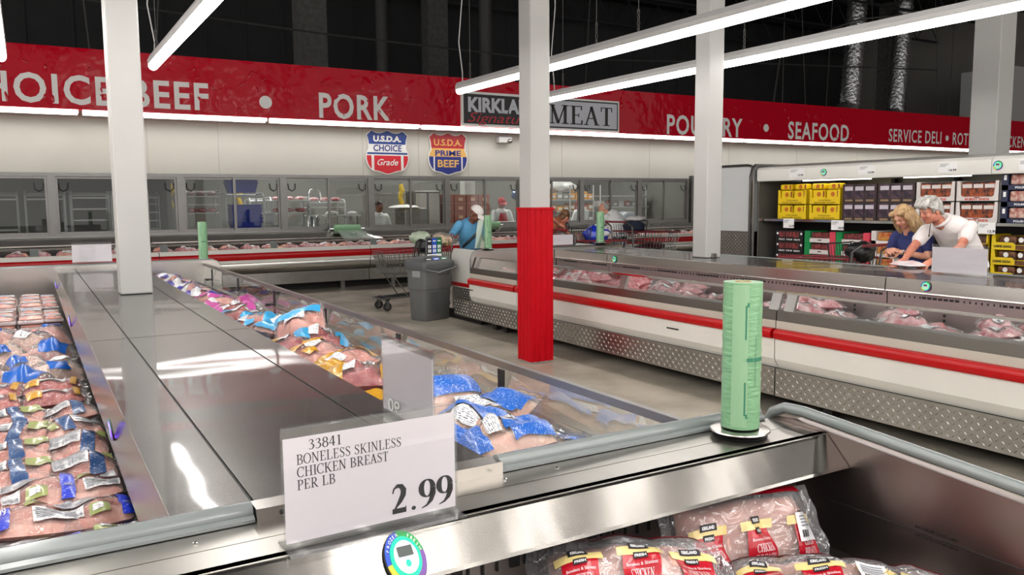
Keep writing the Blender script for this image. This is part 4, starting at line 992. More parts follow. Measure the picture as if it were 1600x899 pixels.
def flange(m, fn, ends='v', w=.03, n=14, amp=.006, mi=0, seed=0):
    for e in (0, 1):
        def g(s, t, e=e):
            p = fn(s, e, 1) if ends == 'v' else fn(e, s, 1)
            d = (2*e-1)*w*t; z = amp*sin(s*17+seed)*t
            return (p.x, p.y+d, p.z+z) if ends == 'v' else (p.x+d, p.y, p.z+z)
        m.grid(g, n, 3, mi)
def barcode(m, fn, u0, u1, v0, v1, mi, n=9, off=.0065):
    r = random.Random(5); s = u0
    while s < u1-.004:
        w = r.uniform(.003, .012); patch(m, fn, s, min(s+w, u1), v0, v1, off, 2, mi, 2); s += w+r.uniform(.004, .01)
PK = {}
P_WHITE = flatm('print_white', 226, 224, 226, .35, coat=.4); P_BLUE = flatm('print_blue', 28, 96, 190, .3, coat=.5); P_NAVY = flatm('print_navy', 24, 66, 118, .3, coat=.5); P_ROYAL = flatm('print_royal_blue', 22, 52, 200, .3, coat=.5)
P_GOLD = flatm('print_gold', 206, 152, 40, .35, coat=.5); P_GREEN = flatm('print_leaf_green', 150, 158, 92, .35, coat=.5); P_MAG = flatm('print_magenta', 200, 84, 160, .35, coat=.5); P_CYAN = flatm('print_cyan', 60, 160, 212, .35, coat=.5)
P_PURP = flatm('print_indigo', 66, 60, 160, .35, coat=.5); P_RED = flatm('print_red', 176, 8, 32, .3, coat=.5); P_TAN = flatm('print_cream_gold', 220, 196, 130, .35, coat=.4); P_GREY = flatm('print_grey', 120, 122, 130, .4)
P_TYPE = printm('print_small_type', C(232, 230, 230), C(90, 92, 104)); P_TYPEG = printm('print_type_on_gold', C(206, 152, 40), C(110, 60, 20), 1.2, .58); P_TYPEB = printm('print_type_on_blue', C(28, 96, 190), C(210, 220, 236), 1.3, .60); P_TYPEN = printm('print_type_on_navy', C(24, 66, 118), C(200, 212, 226), 1.0, .62); P_TYPER = printm('print_type_on_royal', C(22, 52, 200), C(214, 220, 240), 1.0, .63)
FOAM = flatm('foam_tray', 228, 206, 206, .6)
def root_pack(name, cat, meatfn, meatm, filmfn=None, film=FILM, prints=(), fl=None, res=15, seed=0):
    t = thing(name, 'pack', cat, (0, 0, 0))
    if meatfn:
        m = MB(); pillow_mesh(m, meatfn, res, res); m.build('meat', meatm, t, smooth=True)
    if filmfn:
        m = MB(); pillow_mesh(m, filmfn, res, res)
        if fl: flange(m, filmfn, fl, seed=seed)
        m.build('film', film, t, smooth=True)
    for nm, mats, fn in prints:
        m = MB(); fn(m); m.build(nm, mats, t, smooth=True)
    return t
def put_pack(key, i, name, label, loc, rz=0, tilt=(0, 0), group=None, scale=1.0):
    src = PK[key][i % len(PK[key])]
    rot = (radians(tilt[0]), radians(tilt[1]), radians(rz))
    if not src.get('placed'):
        src['placed'] = 1; o = src; o.location = loc; o.rotation_euler = rot; o['label'] = label; o.scale = (scale,)*3
        if group: o['group'] = group
    else: o = dup(src, loc, 0, label, group, rot, (scale,)*3)
    return o
def make_packs():
    # overwrapped trays
    L = []
    for s in range(2):
        t = thing('chicken_tray', 'tray', 'meat pack')
        m = MB(); m.box(-.085, -.125, 0, .085, .125, .03, c=.012); m.build('foam_tray', FOAM, t)
        f = pillow(.08, .12, .05, s+1, .12, 5, .5); m = MB(); pillow_mesh(m, lambda u, v, side=1, off=0: f(u, v, side, off)+Vector((0, 0, .012)), 11, 11); m.build('meat', CHICK, t, smooth=True)
        f2 = pillow(.088, .128, .062, s+5, .10, 6, .3); m = MB(); pillow_mesh(m, f2, 11, 11); m.build('film', FILMF, t, smooth=True)
        m = MB(); patch(m, f2, .12, .88, .25, .8, .003, 6, 0); patch(m, f2, .15, .6, .5, .72, .005, 4, 1); m.build('label', [P_TYPE, flatm('label_pale_blue', 150, 176, 200)], t, smooth=True)
        L.append(t)
    PK['tray'] = L
    # whole chickens in clear bags, a blue wrap print on one half
    L = []
    for s in range(4):
        f = pillow(.10, .13, .13, 20+s, .16, 2.0, .25, 0, 12); g = pillow(.118, .155, .142, 30+s, .14, 2.2, .22, 0, 14)
        def pr(m, g=g, s=s):
            if s == 0: patch(m, g, .1, .9, .12, .62, .003, 10)
            elif s == 1: patch(m, g, .12, .55, .15, .85, .003, 10)
            elif s == 2: patch(m, g, .3, .8, .5, .85, .003, 8)
            else: patch(m, g, .6, .9, .25, .6, .003, 6)
        t = root_pack('whole_chicken', 'whole chicken', f, SKINM if s % 2 else CHICK, g, FILMF, [('printed_wrap', [P_BLUE], pr)], 'v', 15, s)
        if s == 3:
            m = MB(); patch(m, g, .15, .5, .4, .7, .006, 6); barcode(m, g, .18, .47, .44, .56, 1); m.build('label', [P_WHITE, INK], t, smooth=True)
        m = MB()
        for sx in (-1, 1): m.tube([(sx*.05, .05, .06), (sx*.075, .12, .075), (sx*.05, .15, .05)], [.03, .028, .014], 8)
        m.build('drumstick', CHICK if s % 2 == 0 else SKINM, t, smooth=True)
        L.append(t)
    PK['whole'] = L
    # gold labelled drumstick packs
    L = []
    for s in range(2):
        f = pillow(.125, .085, .07, 40+s, .16, 3.0, .35, 3); g = pillow(.135, .095, .076, 40+s, .12, 3.2, .35, 3)
        def pr(m, g=g): patch(m, g, .08, .30, .12, .88, .004, 6, 0); patch(m, g, .30, .72, .3, .74, .004, 8, 1); barcode(m, g, .36, .66, .4, .52, 2); patch(m, g, .8, .9, .15, .85, .004, 4, 0)
        L.append(root_pack('drumstick_pack', 'meat pack', f, CHICKR, g, FILM, [('label', [P_TYPEG, P_TYPE, INK], pr)], 'u', 15, s))
    PK['gold'] = L
    # navy banded packs
    L = []
    for s in range(3):
        f = pillow(.105, .125, .065, 50+s, .26, 3.0, .4, 2, 16); g = pillow(.115, .14, .074, 50+s, .16, 3.2, .4, 2, 13)
        def pr(m, g=g, s=s):
            u = .34+.1*s
            patch(m, g, u, u+.2, .06, .94, .004, 5, 0, 10); patch(m, g, .08, u-.02, .3 if s else .5, .74 if s else .9, .004, 5, 1); barcode(m, g, .1, u-.06, .34 if s else .55, .46 if s else .66, 2)
            for k in range(5): patch(m, g, .09, u-.06, .5+k*.05, .515+k*.05, .006, 4, 2, 2)
            patch(m, g, u+.24, .92, .55, .85, .004, 5, 3)
        L.append(root_pack('chicken_pack', 'meat pack', f, CHICKR if s == 1 else CHICK, g, FILM, [('label', [P_TYPEN, P_TYPE, P_GREY, P_GREEN], pr)], 'u', 15, s))
    PK['navy'] = L
    # royal blue banded packs
    L = []
    for s in range(2):
        f = pillow(.115, .125, .06, 60+s, .26, 3.0, .4, 2, 16); g = pillow(.125, .14, .068, 60+s, .16, 3.2, .4, 2, 13)
        def pr(m, g=g, s=s):
            patch(m, g, .80, .96, .05, .95, .004, 5, 0, 10); patch(m, g, .40, .64, .12, .38, .004, 6, 3); patch(m, g, .44, .56, .18, .32, .006, 5, 1); patch(m, g, .12, .34, .16, .46, .004, 5, 1); barcode(m, g, .14, .32, .2, .3, 2)
            patch(m, g, .08, .56, .58, .86, .004, 8, 1)
            for k in range(6): patch(m, g, .11, .53, .62+k*.036, .635+k*.036, .006, 4, 2, 2)
            ptext(m, g, sans('60', .14, .1, .02), .84, .3, .9, 1.2, .007, 1)
        L.append(root_pack('chicken_pack', 'meat pack', f, CHICK, g, FILM, [('label', [P_TYPER, P_TYPE, P_GREY, P_GREEN, flatm('leaf_dark', 90, 130, 50)], pr)], 'u', 15, s))
    PK['royal'] = L
    # pouches of the right bin
    for key, pm, p2 in (('blue', P_TYPEB, P_TYPE), ('goldbag', P_TYPEG, P_TYPE), ('cyan', P_CYAN, P_TYPE), ('mag', P_MAG, P_TYPE), ('purp', P_PURP, P_TYPE)):
        L = []
        for s in range(3):
            sd = hash(key) % 7 if False else len(key)*13+s
            f = pillow(.12, .15, .10, sd, .22, 2.6, .35, 0, 16); g = pillow(.13, .165, .11, sd, .16, 2.8, .35, 0, 16)
            def pr(m, g=g, s=s, key=key):
                patch(m, g, .04, .96, .74, .97, .004, 10, 0, 6)
                if key == 'blue': patch(m, g, .05, .95, .05, .5, .004, 10, 0, 8); patch(m, g, .3, .7, .54, .7, .004, 6, 1)
                elif key == 'purp': patch(m, g, .06, .94, .5, .74, .004, 8, 1); patch(m, g, .1, .4, .1, .35, .004, 6, 0); patch(m, g, .6, .9, .52, .68, .006, 6, 0)
                else: patch(m, g, .06, .94, .04, .22, .004, 10, 0, 5); patch(m, g, .3, .7, .58, .74, .005, 6, 1)
                if s == 1: patch(m, g, .55, .9, .3, .5, .005, 6, 1); barcode(m, g, .58, .86, .33, .42, 2)
                if s == 2: patch(m, g, .12, .4, .4, .6, .005, 6, 0)
            L.append(root_pack('chicken_bag', 'bag of chicken', f, SKINM if key in ('blue',) else (CHICK if s != 1 else CHICKR), g, FILM, [('print', [pm, p2, INK], pr)], 'v', 15, s))
        PK[key] = L
    # meat packs of the right island
    L = []
    for s in range(4):
        f = pillow(.14, .10, .095, 80+s, .25, 2.6, .4, 0, 15); g = pillow(.155, .115, .102, 80+s, .18, 2.8, .4, 0, 18)
        def pr(m, g=g, s=s): patch(m, g, .3, .62, .3, .62, .004, 5, 0); barcode(m, g, .34, .58, .36, .46, 1)
        L.append(root_pack('meat_pack', 'meat pack', f, BEEF if s % 2 else BEEFD, g, FILM, [('label', [P_TYPE, P_GREY], pr)] if s != 2 else (), 'u', 13, s))
    PK['beef'] = L
    L = []
    for s in range(3):
        f = pillow(.15, .12, .12, 90+s, .25, 3, .5, 0, 12)
        t = thing('meat_pack', 'pack', 'meat pack'); m = MB(); pillow_mesh(m, f, 9, 9); m.build('meat', [BEEF, BEEFD, CHICK][s], t, smooth=True)
        m = MB(); patch(m, f, .3, .7, .3, .62, .005, 4, 0, 4); m.build('label', P_WHITE, t); L.append(t)
    PK['wall'] = L
make_packs()
def fill_left():
    cols = ((-.20, 'outer'), (-.012, 'middle'), (.125, 'ridge-side')); rows = (7.14, 7.42, 8.05, 8.36, 8.67); rn = ('front', 'second', 'third', 'fourth', 'rearmost')
    n = 0
    for r, y in enumerate(rows):
        for c, (x, cn) in enumerate(cols):
            H = 3
            for k in range(H):
                ln = ('bottom', 'middle', 'top')[k]
                put_pack('tray', n, 'chicken_tray', '%s clear-wrapped chicken tray of the %s stack, %s row of trays in the left freezer' % (ln, cn, rn[r]), (x+rng.uniform(-.004, .004), y, .60+k*.056), rng.uniform(-2, 2), group='stacked chicken trays', scale=1.0 if c < 2 else .78); n += 1
    W = ((.07, 5.86, 80, 0, 'with the big blue print, beside the steel ridge'), (-.17, 5.95, 20, 1, 'with blue print at the left picture edge'), (-.05, 5.42, 10, 1, 'with a round blue print in the middle of the bin'), (.09, 5.16, -70, 3, 'with orange skin and a printed label, beside the ridge'), (-.22, 5.12, 40, 2, 'pale, at the picture edge behind the gold packs'), (-.03, 6.42, 60, 3, 'behind the two blue-printed ones'), (.10, 6.62, 15, 2, 'nearest the tray stacks, beside the ridge'), (-.20, 6.58, 100, 2, 'nearest the tray stacks, at the picture edge'), (-.08, 4.95, 65, 0, 'half under the gold packs'))
    for k, (x, y, a, v, l) in enumerate(W): put_pack('whole', v, 'whole_chicken', 'bagged whole chicken '+l, (x, y, .60), a, (rng.uniform(-8, 8), rng.uniform(-8, 8)))
    n = 0
    for (x, cn) in ((-.19, 'outer'), (.055, 'ridge-side')):
        for y, rn_ in ((4.28, 'near'), (4.56, 'far')):
            for k in range(2):
                put_pack('gold', n, 'drumstick_pack', '%s gold-labelled red drumstick pack of the %s %s pair' % (('lower', 'upper')[k], rn_, cn), (x+rng.uniform(-.01, .01), y+rng.uniform(-.02, .02), .60+k*.072), rng.uniform(-7, 7), (0, 0)); n += 1
    n = 0
    for r, y in enumerate((3.08, 3.36, 3.64, 3.92)):
        for c, (x, cn) in enumerate(((-.29, 'outer'), (-.075, 'middle'), (.105, 'ridge-side'))):
            for k in range(2):
                put_pack('navy', n, 'chicken_pack', '%s navy-banded chicken pack, %s column, %s row from the near bumper' % (('lower', 'upper')[k], cn, ORD[r]), (x+rng.uniform(-.012, .012), y+rng.uniform(-.015, .015), .60+k*.068), rng.uniform(-14, 14)+(180 if n % 5 == 2 else 0), (rng.uniform(-7, 7), rng.uniform(-7, 7)), scale=.97); n += 1
    n = 0
    for r, y in enumerate((2.04, 2.34, 2.63, 2.88)):
        for c, (x, cn) in enumerate(((-.27, 'outer'), (-.03, 'middle'), (.14 if r > 5 else .125, 'ridge-side'))):
            for k in range(2):
                put_pack('royal', n, 'chicken_pack', '%s royal-blue-banded chicken pack, %s column, %s row from the near bumper' % (('lower', 'upper')[k], cn, ORD[r]), (x+rng.uniform(-.01, .01), y+rng.uniform(-.01, .01), .60+k*.064), rng.uniform(-13, 13)+(180 if n % 4 == 3 else 0), (rng.uniform(-6, 6), rng.uniform(-6, 6)), scale=.95 if c < 2 else .84); n += 1
def fill_right():
    Z = .655
    B = (('blue', ((1.33, 2.20, 30), (1.49, 2.30, -50), (1.24, 2.40, 80), (1.43, 2.10, 10), (1.47, 2.52, 70), (1.18, 2.16, 0))), ('goldbag', ((1.22, 3.42, 20), (1.45, 3.55, -20), (1.25, 3.72, 70), (1.44, 3.88, 10), (1.22, 4.02, -30), (1.40, 4.18, 60), (1.17, 4.34, 5))),
         ('cyan', ((1.40, 4.50, 30), (1.20, 4.64, -10), (1.28, 5.02, 60), (1.46, 5.18, -30), (1.20, 5.34, 15), (1.42, 5.52, 80), (1.19, 5.70, -20), (1.42, 5.88, 20))), ('mag', ((1.22, 6.06, 40), (1.44, 6.24, -15), (1.20, 6.44, 70), (1.42, 6.60, 30), (1.18, 6.82, -20), (1.40, 7.24, 10))),
         ('purp', ((1.18, 7.2, 30), (1.42, 7.56, -40), (1.16, 7.52, 10), (1.40, 7.86, 60), (1.17, 7.86, -10), (1.42, 8.2, 15), (1.17, 8.2, 45), (1.40, 8.56, -20), (1.17, 8.6, 5), (1.42, 8.92, 40), (1.18, 8.98, -30))))
    cn = {'blue': 'blue-printed', 'goldbag': 'gold-printed', 'cyan': 'sky-blue-printed', 'mag': 'magenta-printed', 'purp': 'indigo-and-white-printed'}
    for key, L in B:
        for k, (x, y, a) in enumerate(L):
            put_pack(key, k, 'chicken_bag', '%s bag of chicken in the freezer bin, %s of its colour from the near end' % (cn[key], ORD[k]), (x, y, Z), a, (rng.uniform(-12, 12), rng.uniform(-12, 12)))
            if k % 2 == 0:
                put_pack(key, k+1, 'chicken_bag', '%s chicken bag lying on top, %s upper one of its colour from the near end' % (cn[key], ORD[k//2]), (x+.02 if x > 1.3 else x+.06, y+.12, Z+.095), a+50, (rng.uniform(-14, 14), rng.uniform(-10, 10)))
    put_pack('blue', 1, 'chicken_bag', 'blue-printed bag of pale chicken standing upright behind the 2.99 card', (1.36, 2.78, .74), 20, (62, 8), scale=1.15)
    put_pack('blue', 2, 'chicken_bag', 'blue and white bag half hidden behind the back of a card by the glass', (1.42, 3.08, .70), 70, (35, 0))
    put_pack('cyan', 0, 'chicken_bag', 'large sky-blue-cornered bag of wings propped up highest in the bin', (1.38, 4.78, .78), -28, (38, -18), scale=1.25)
    put_pack('mag', 0, 'chicken_bag', 'magenta bag standing up against the glass of the left freezer', (1.53, 7.0, .64), 62, (70, 0), scale=1.2)
fill_left(); fill_right()
def fill_island():
    n = 0
    for c, (x, cn) in enumerate(((5.08, 'glass-side'), (5.42, 'middle'), (5.78, 'rear'))):
        for k in range(21):
            y = 2.25+k*.325+rng.uniform(-.05, .05)
            if 4.08 < y < 4.34: y = 4.4
            put_pack('beef', n+k*3, 'meat_pack', 'film-wrapped red meat pack in the right island, %s row, %s from the near end' % (cn, ORD[k]), (x+rng.uniform(-.03, .03), y, .562), rng.choice((0, 90, 20, 70, 110))+rng.uniform(-10, 10), (rng.uniform(-6, 6), rng.uniform(-6, 6)))
            if (k*7+c*3) % 5 < 3:
                put_pack('beef', n+k+2, 'meat_pack', 'upper red meat pack of the %s row, above the %s one from the near end' % (cn, ORD[k]), (x+rng.uniform(-.04, .04), y+rng.uniform(-.06, .06), .655), rng.uniform(0, 180), (rng.uniform(-14, 14), rng.uniform(-12, 12)))
        n += 1
    wn = ['the first window from the left', 'the second window from the left', 'the third window', 'the fourth window', 'the fifth window', 'the sixth window', 'the seventh window', 'the eighth window', 'the ninth window', 'the tenth window']
    wx = [-3.4, -1.6, .387, 2.412, 4.25, 6.02, 7.735, 9.56, 11.24, 12.97, 14.56]
    cnt = {}
    for r, y in enumerate((14.80, 15.14)):
        for k in range(43):
            x = -.9+k*.36+rng.uniform(-.03, .03)
            wi = max(i for i in range(10) if wx[i] <= x)-1
            cnt[(wi, r)] = cnt.get((wi, r), -1)+1
            put_pack('wall', k*2+r+(0 if k < 24 else 1), 'meat_pack', 'small meat pack under %s, %s of the %s row' % (wn[wi], ORD[cnt[(wi, r)]], ('front', 'rear')[r]), (x, y, .722), rng.uniform(-20, 20), (rng.uniform(-10, 10), rng.uniform(-6, 6)), group='meat packs in the wall case under '+wn[wi])
fill_island()
def breast_packs():
    def pack(label, loc, rz, tilt, seed, sticker):
        f = pillow(.198, .095, .098, seed, .16, 2.8, .35, 3, 9); g = pillow(.222, .118, .112, seed, .15, 3.0, .35, 3, 12)
        t = root_pack('chicken_breast_pack', 'pack of chicken breasts', f, mat('pale_chicken_breast', C(222, 174, 158), .42, col2=C(206, 150, 136), vscale=6, coat=.3, bump=.25, bscale=10), g, FILMF, (), 'u', 25, seed)
        m = MB(); patch(m, g, .03, .97, .90, .985, .003, 20, 0, 4); m.build('red_edge', P_RED, t, smooth=True)
        for k in range(3):
            u0 = .07+k*.32; u1 = u0+.21
            m = MB(); patch(m, g, u0+.02, u1, .10, .58, .004, 10, 0, 10); patch(m, g, u0-.01, u1+.03, .50, .60, .0055, 10, 1, 4)
            patch(m, g, u0+.06, u1-.04, .56, .64, .007, 6, 2, 3); patch(m, g, u0+.08, u1-.06, .45, .52, .007, 6, 2, 3)
            def tx(s, fu, v, hv, bold=.01, mi=3):
                vf = sans(s, 1, 1, bold); w = (u1-u0-.02)*fu; uc = (u0+u1)/2+.01
                ptext(m, g, vf, uc-w/2, v, w, hv, .0085, mi)
            tx('KIRKLAND', .42, .580, .038, .04); tx('FRESH', .3, .465, .03, .03); tx('Boneless & Skinless', .8, .375, .035, 0, 3); 
            for s, v, w in (('CHICKEN', .255, .62), ('BREASTS', .145, .66)):
                vf = serif(s, 1, 1, .13, .05); ww = (u1-u0-.02)*w; ptext(m, g, vf, (u0+u1)/2+.01-ww/2, v, ww, .085, .0085, 3)
            m.build('label', [P_RED, P_TAN, INK, P_WHITE], t, smooth=False)
        if sticker is not None:
            u0 = sticker; m = MB(); patch(m, g, u0, u0+.17, .30, .62, .010, 8, 0, 8); barcode(m, g, u0+.02, u0+.10, .34, .42, 1, off=.012)
            for q in range(4): patch(m, g, u0+.02, u0+.15, .46+q*.035, .475+q*.035, .012, 6, 2, 2)
            m.build('barcode_sticker', [P_WHITE, INK, P_GREY], t, smooth=True)
        t.location = loc; t.rotation_euler = (radians(tilt[0]), radians(tilt[1]), radians(rz)); t['label'] = label; t['group'] = 'packs of chicken breasts in the near end cap'
        return t
    pack('triple chicken breast pack leaning against the back of the near well, barcode sticker right', (1.63, 1.55, .67), -12, (56, 0), 3, .74)
    pack('triple chicken breast pack lying left of the leaning one, its red edge behind', (1.19, 1.47, .665), -22, (22, 2), 4, None)
    pack('triple chicken breast pack lying in front, white barcode sticker at its upper right', (1.60, 1.26, .605), -34, (10, 0), 5, .70)
    pack('pack of chicken breasts cut off by the lower picture edge beside the end panel', (1.78, 1.10, .585), -60, (8, 0), 6, None)
    pack('pack of chicken breasts cut off by the lower picture edge, second from the end panel', (1.36, 1.16, .60), -35, (8, 4), 7, None)
breast_packs()
# ================================================================ boxes in the tall shelf case
def boxes():
    X = 10.12
    YE = flatm('box_yellow', 246, 208, 20, .45); YD = flatm('pouch_orange', 206, 112, 26, .4); BR = mat('box_plum_brown', C(54, 38, 38), .45); PL = mat('box_plum_photo', C(92, 66, 80), .4, col2=C(34, 24, 30), vscale=12); WB = flatm('box_white', 226, 218, 214, .45); OR = mat('burnt_ends_photo', C(196, 92, 40), .4, col2=C(60, 26, 20), vscale=14); RD = flatm('box_red_text', 206, 66, 40)
    NV = flatm('box_midnight', 38, 44, 74, .45); NP = mat('sausage_photo', C(170, 80, 70), .4, col2=C(226, 206, 190), vscale=18); BK = flatm('box_black', 26, 24, 26, .4); RB = mat('rib_photo', C(150, 66, 62), .4, col2=C(72, 30, 32), vscale=22); GN = flatm('carton_green', 22, 140, 76, .45); PK_ = flatm('carton_coral', 222, 70, 88, .45); CY = flatm('carton_yellow', 238, 204, 30, .45); CM = mat('carne_photo', C(120, 76, 48), .4, col2=C(50, 30, 24), vscale=20, stretch=(1, 1, 1)); INKB = INK
    ex = (0, -1, 0); ey = (0, 0, 1)
    def T(m, s, y, z, w, h, bold, mi, x=X): m.flat(sans(s, h, w, bold), (x-.004, y+w/2, z), ex, ey, mi)
    def box(name, label, cat, y, z, w, h, d, build, grp):
        t = thing(name, label, cat, (X+d/2, y, z), group=grp); build(t, y, z, w, h, d); return t
    def yellow(pouch):
        def b(t, y, z, w, h, d):
            m = MB(); P = [(-w/2, 0), (w/2, 0), (w/2, h), (w*.42, h), (w*.40, h*.45), (-w*.40, h*.45), (-w*.42, h), (-w/2, h)]
            m.prism([(y+p[0], z+p[1]) for p in P], 'x', X, X+.008); m.box(X, y-w/2, z, X+d, y-w/2+.008, z+h); m.box(X, y+w/2-.008, z, X+d, y+w/2, z+h); m.box(X, y-w/2, z, X+d, y+w/2, z+.01); m.box(X+d-.008, y-w/2, z, X+d, y+w/2, z+h)
            m.flat(sans('CHICKEN', h*.09, w*.4, .02), (X-.003, y+w*.2, z+h*.24), ex, ey, 1); m.flat(sans('GRILLED JERK CHICKEN', h*.10, w*.66, .02), (X-.003, y+w*.33, z+h*.08), ex, ey, 1); m.build('tray', [YE, flatm('box_olive_text', 120, 96, 10)], t)
            for s in (-.22, .22):
                m = MB(); yy = y+s*w; m.box(X+.02, yy-w*.19, z+.012, X+.07, yy+w*.19, z+h*.96, 0, c=.012); m.flat(disc2(0, 0, h*.16, 14), (X+.018, yy-.005, z+h*.68), ex, ey, 1); m.box(X+.016, yy-w*.185, z+h*.5, X+.02, yy-w*.14, z+h*.9, 2); m.build('pouch', [YE, YD, flatm('pouch_photo', 150, 70, 30)], t)
        return b
    for c, (y, cn) in enumerate(((8.655, 'left'), (8.06, 'right'))):
        for k in range(2):
            box('chicken_carton', '%s yellow carton of the %s yellow stack on the upper shelf' % (('lower', 'upper')[k], cn), 'carton', y, 1.283+k*.226, .555, .224, .4, yellow(0), 'yellow cartons')
        for s in (-.14, .14):
            t = thing('chicken_pouch', 'loose yellow pouch lying on the %s yellow stack, its %s one' % (cn, 'left' if s > 0 else 'right'), 'pouch', (X+.06, y+s, 1.735), group='loose yellow pouches'); m = MB(); m.box(X+.02, y+s-.11, 1.735, X+.15, y+s+.11, 1.82, 0, c=.02); m.flat(disc2(0, 0, .034, 14), (X+.0185, y+s, 1.777), ex, ey, 1); m.build('pack', [YE, YD], t); m = MB(); m.box(X+.016, y+s-.10, 1.75, X+.0195, y+s-.075, 1.81); m.build('photo', flatm('pouch_photo2', 150, 70, 30), t)
    def brown(t, y, z, w, h, d):
        m = MB(); m.box(X, y-w/2, z, X+d, y+w/2, z+h); m.build('carton', BR, t)
        for k in range(3):
            m = MB(); yy = y+w*(.31-.31*k); m.box(X-.004, yy-w*.145, z+h*.2, X, yy+w*.145, z+h*.95); m.box(X-.006, yy-w*.12, z+h*.64, X-.004, yy+w*.12, z+h*.86, 1); m.add([(X-.006, yy-w*.13, z+h*.26), (X-.006, yy-w*.05, z+h*.26), (X-.006, yy+w*.12, z+h*.55), (X-.006, yy+w*.04, z+h*.55)], [(0, 1, 2, 3)], 2); m.build('pack_front', [PL, flatm('plum_pale', 206, 196, 206), flatm('plum_dark', 44, 30, 52)], t)
        m = MB()
        for k in range(3): m.box(X-.003, y+w*(.31-.31*k)-w*.11, z+h*.04, X, y+w*(.31-.31*k)+w*.11, z+h*.15)
        m.build('lower_text', flatm('plum_gold', 150, 124, 96), t)
    for c, (y, cn) in enumerate(((7.475, 'left'), (6.91, 'right'))):
        for k in range(2): box('bacon_carton', '%s dark plum carton of the %s plum stack on the upper shelf' % (('lower', 'upper')[k], cn), 'carton', y, 1.283+k*.26, .55, .256, .4, brown, 'dark plum cartons')
    def white(t, y, z, w, h, d):
        m = MB(); P = [(-w/2, 0), (w/2, 0), (w/2, h), (w*.41, h), (w*.38, h*.3), (w*.34, h*.24), (-w*.34, h*.24), (-w*.38, h*.3), (-w*.41, h), (-w/2, h)]
        m.prism([(y+p[0], z+p[1]) for p in P], 'x', X, X+.008); m.box(X, y-w/2, z, X+d, y-w/2+.008, z+h); m.box(X, y+w/2-.008, z, X+d, y+w/2, z+h); m.box(X, y-w/2, z, X+d, y+w/2, z+.01); m.box(X+d-.008, y-w/2, z, X+d, y+w/2, z+h)
        m.flat(sans('BURNT ENDS', h*.11, w*.56, .04), (X-.003, y+w*.28, z+h*.07), ex, ey, 1); m.box(X-.003, y-w*.06, z+h*.19, X, y+w*.06, z+h*.225, 2); m.build('tray', [WB, RD, INK], t)
        for k in range(3):
            yy = y+w*(.26-.26*k); m = MB(); m.box(X+.02, yy-w*.128, z+.012, X+.1, yy+w*.128, z+h*.96, 0); m.box(X+.017, yy-w*.11, z+h*.66, X+.02, yy+w*.11, z+h*.84, 1); m.box(X+.017, yy-w*.125, z+h*.9, X+.02, yy+w*.125, z+h*.96, 2); m.build('pack', [OR, WB, INK], t)
    for c, (y, cn) in enumerate(((6.355, 'left'), (5.81, 'right'))):
        for k in range(2): box('burnt_ends_carton', '%s white burnt ends carton of the %s white stack on the upper shelf' % (('lower', 'upper')[k], cn), 'carton', y, 1.283+k*.262, .535, .258, .4, white, 'white burnt ends cartons')
    def navy(t, y, z, w, h, d):
        m = MB(); m.box(X, y-w/2, z, X+d, y+w/2, z+h*.3); m.box(X, y+w*.36, z, X+d, y+w/2, z+h); m.box(X, y-w/2, z, X+d, y-w*.46, z+h); m.box(X+d-.01, y-w/2, z, X+d, y+w/2, z+h); m.flat(sans('POLISH SAUSAGE', h*.12, w*.6, .03), (X-.003, y+w*.2, z+h*.09), ex, ey, 1)
        m.box(X-.003, y+w*.40, z+h*.6, X, y+w*.46, z+h*.9, 1); m.build('tray', [NV, LETTER], t)
        for k in range(2): m = MB(); m.box(X+.02, y-w*.44+k*w*.4, z+h*.31, X+.12, y-w*.06+k*w*.4, z+h*.95, 0, c=.02); m.build('pack', NP, t)
    for k in range(3): box('sausage_carton', '%s midnight blue polish sausage carton at the right picture edge' % ('lowest', 'middle', 'topmost')[k], 'carton', 5.255, 1.283+k*.2, .52, .198, .4, navy, 'midnight blue sausage cartons')
    def black(t, y, z, w, h, d):
        m = MB(); m.box(X, y-w/2, z, X+d, y+w/2, z+h)
        for k in range(3): m.flat(sans(('RIBLETS', 'PORK RIB', 'RIBLETS')[k], h*.13, w*.22, .03), (X-.003, y+w*(.38-.28*k), z+h*.10), ex, ey, 1)
        m.flat(disc2(0, 0, h*.11, 12), (X-.003, y+w*.43, z+h*.7), ex, ey, 1); m.flat(disc2(0, 0, h*.11, 12), (X-.003, y-w*.44, z+h*.7), ex, ey, 1); m.build('carton', [BK, LETTER], t)
        m = MB()
        for k in range(3): m.box(X-.004, y+w*(.37-.25*k)-w*.22, z+h*.36, X, y+w*(.37-.25*k), z+h*.86)
        m.build('window_photo', RB, t)
    for k in range(3): box('rib_carton', '%s black rib carton on the lower deck at the far end of the shelf case' % ('lowest', 'middle', 'topmost')[k], 'carton', 8.69, .602+k*.172, .52, .17, .4, black, 'black rib cartons')
    def tri(t, y, z, w, h, d):
        m = MB(); m.box(X, y-w*.32, z, X+.01, y+w*.32, z+h*.38, 2); m.box(X, y+w*.32, z, X+d, y+w/2, z+h, 0); m.box(X, y-w/2, z, X+d, y-w*.32, z+h*.98, 1); m.box(X, y-w*.06, z+h*.18, X-.003, y+w*.06, z+h*.26, 3); m.box(X+.01, y-w*.32, z, X+d, y+w*.32, z+.02, 2); m.build('tray', [GN, PK_, WB, INK], t)
        m = MB(); 
        for k in range(2): m.box(X+.02, y-w*.31+k*w*.31, z+.02, X+d-.02, y+k*w*.31-.005, z+h*.88, 0, c=.015)
        m.build('sausage_pack', RB, t)
    for c, (y, cn) in enumerate(((8.125, 'left'), (7.565, 'right'))):
        for k in range(3): box('sausage_tray', '%s green, white and coral tray of the %s tricolour stack on the lower deck' % (('lowest', 'middle', 'topmost')[k], cn), 'carton', y, .602+k*.172, .55, .17, .4, tri, 'tricolour trays')
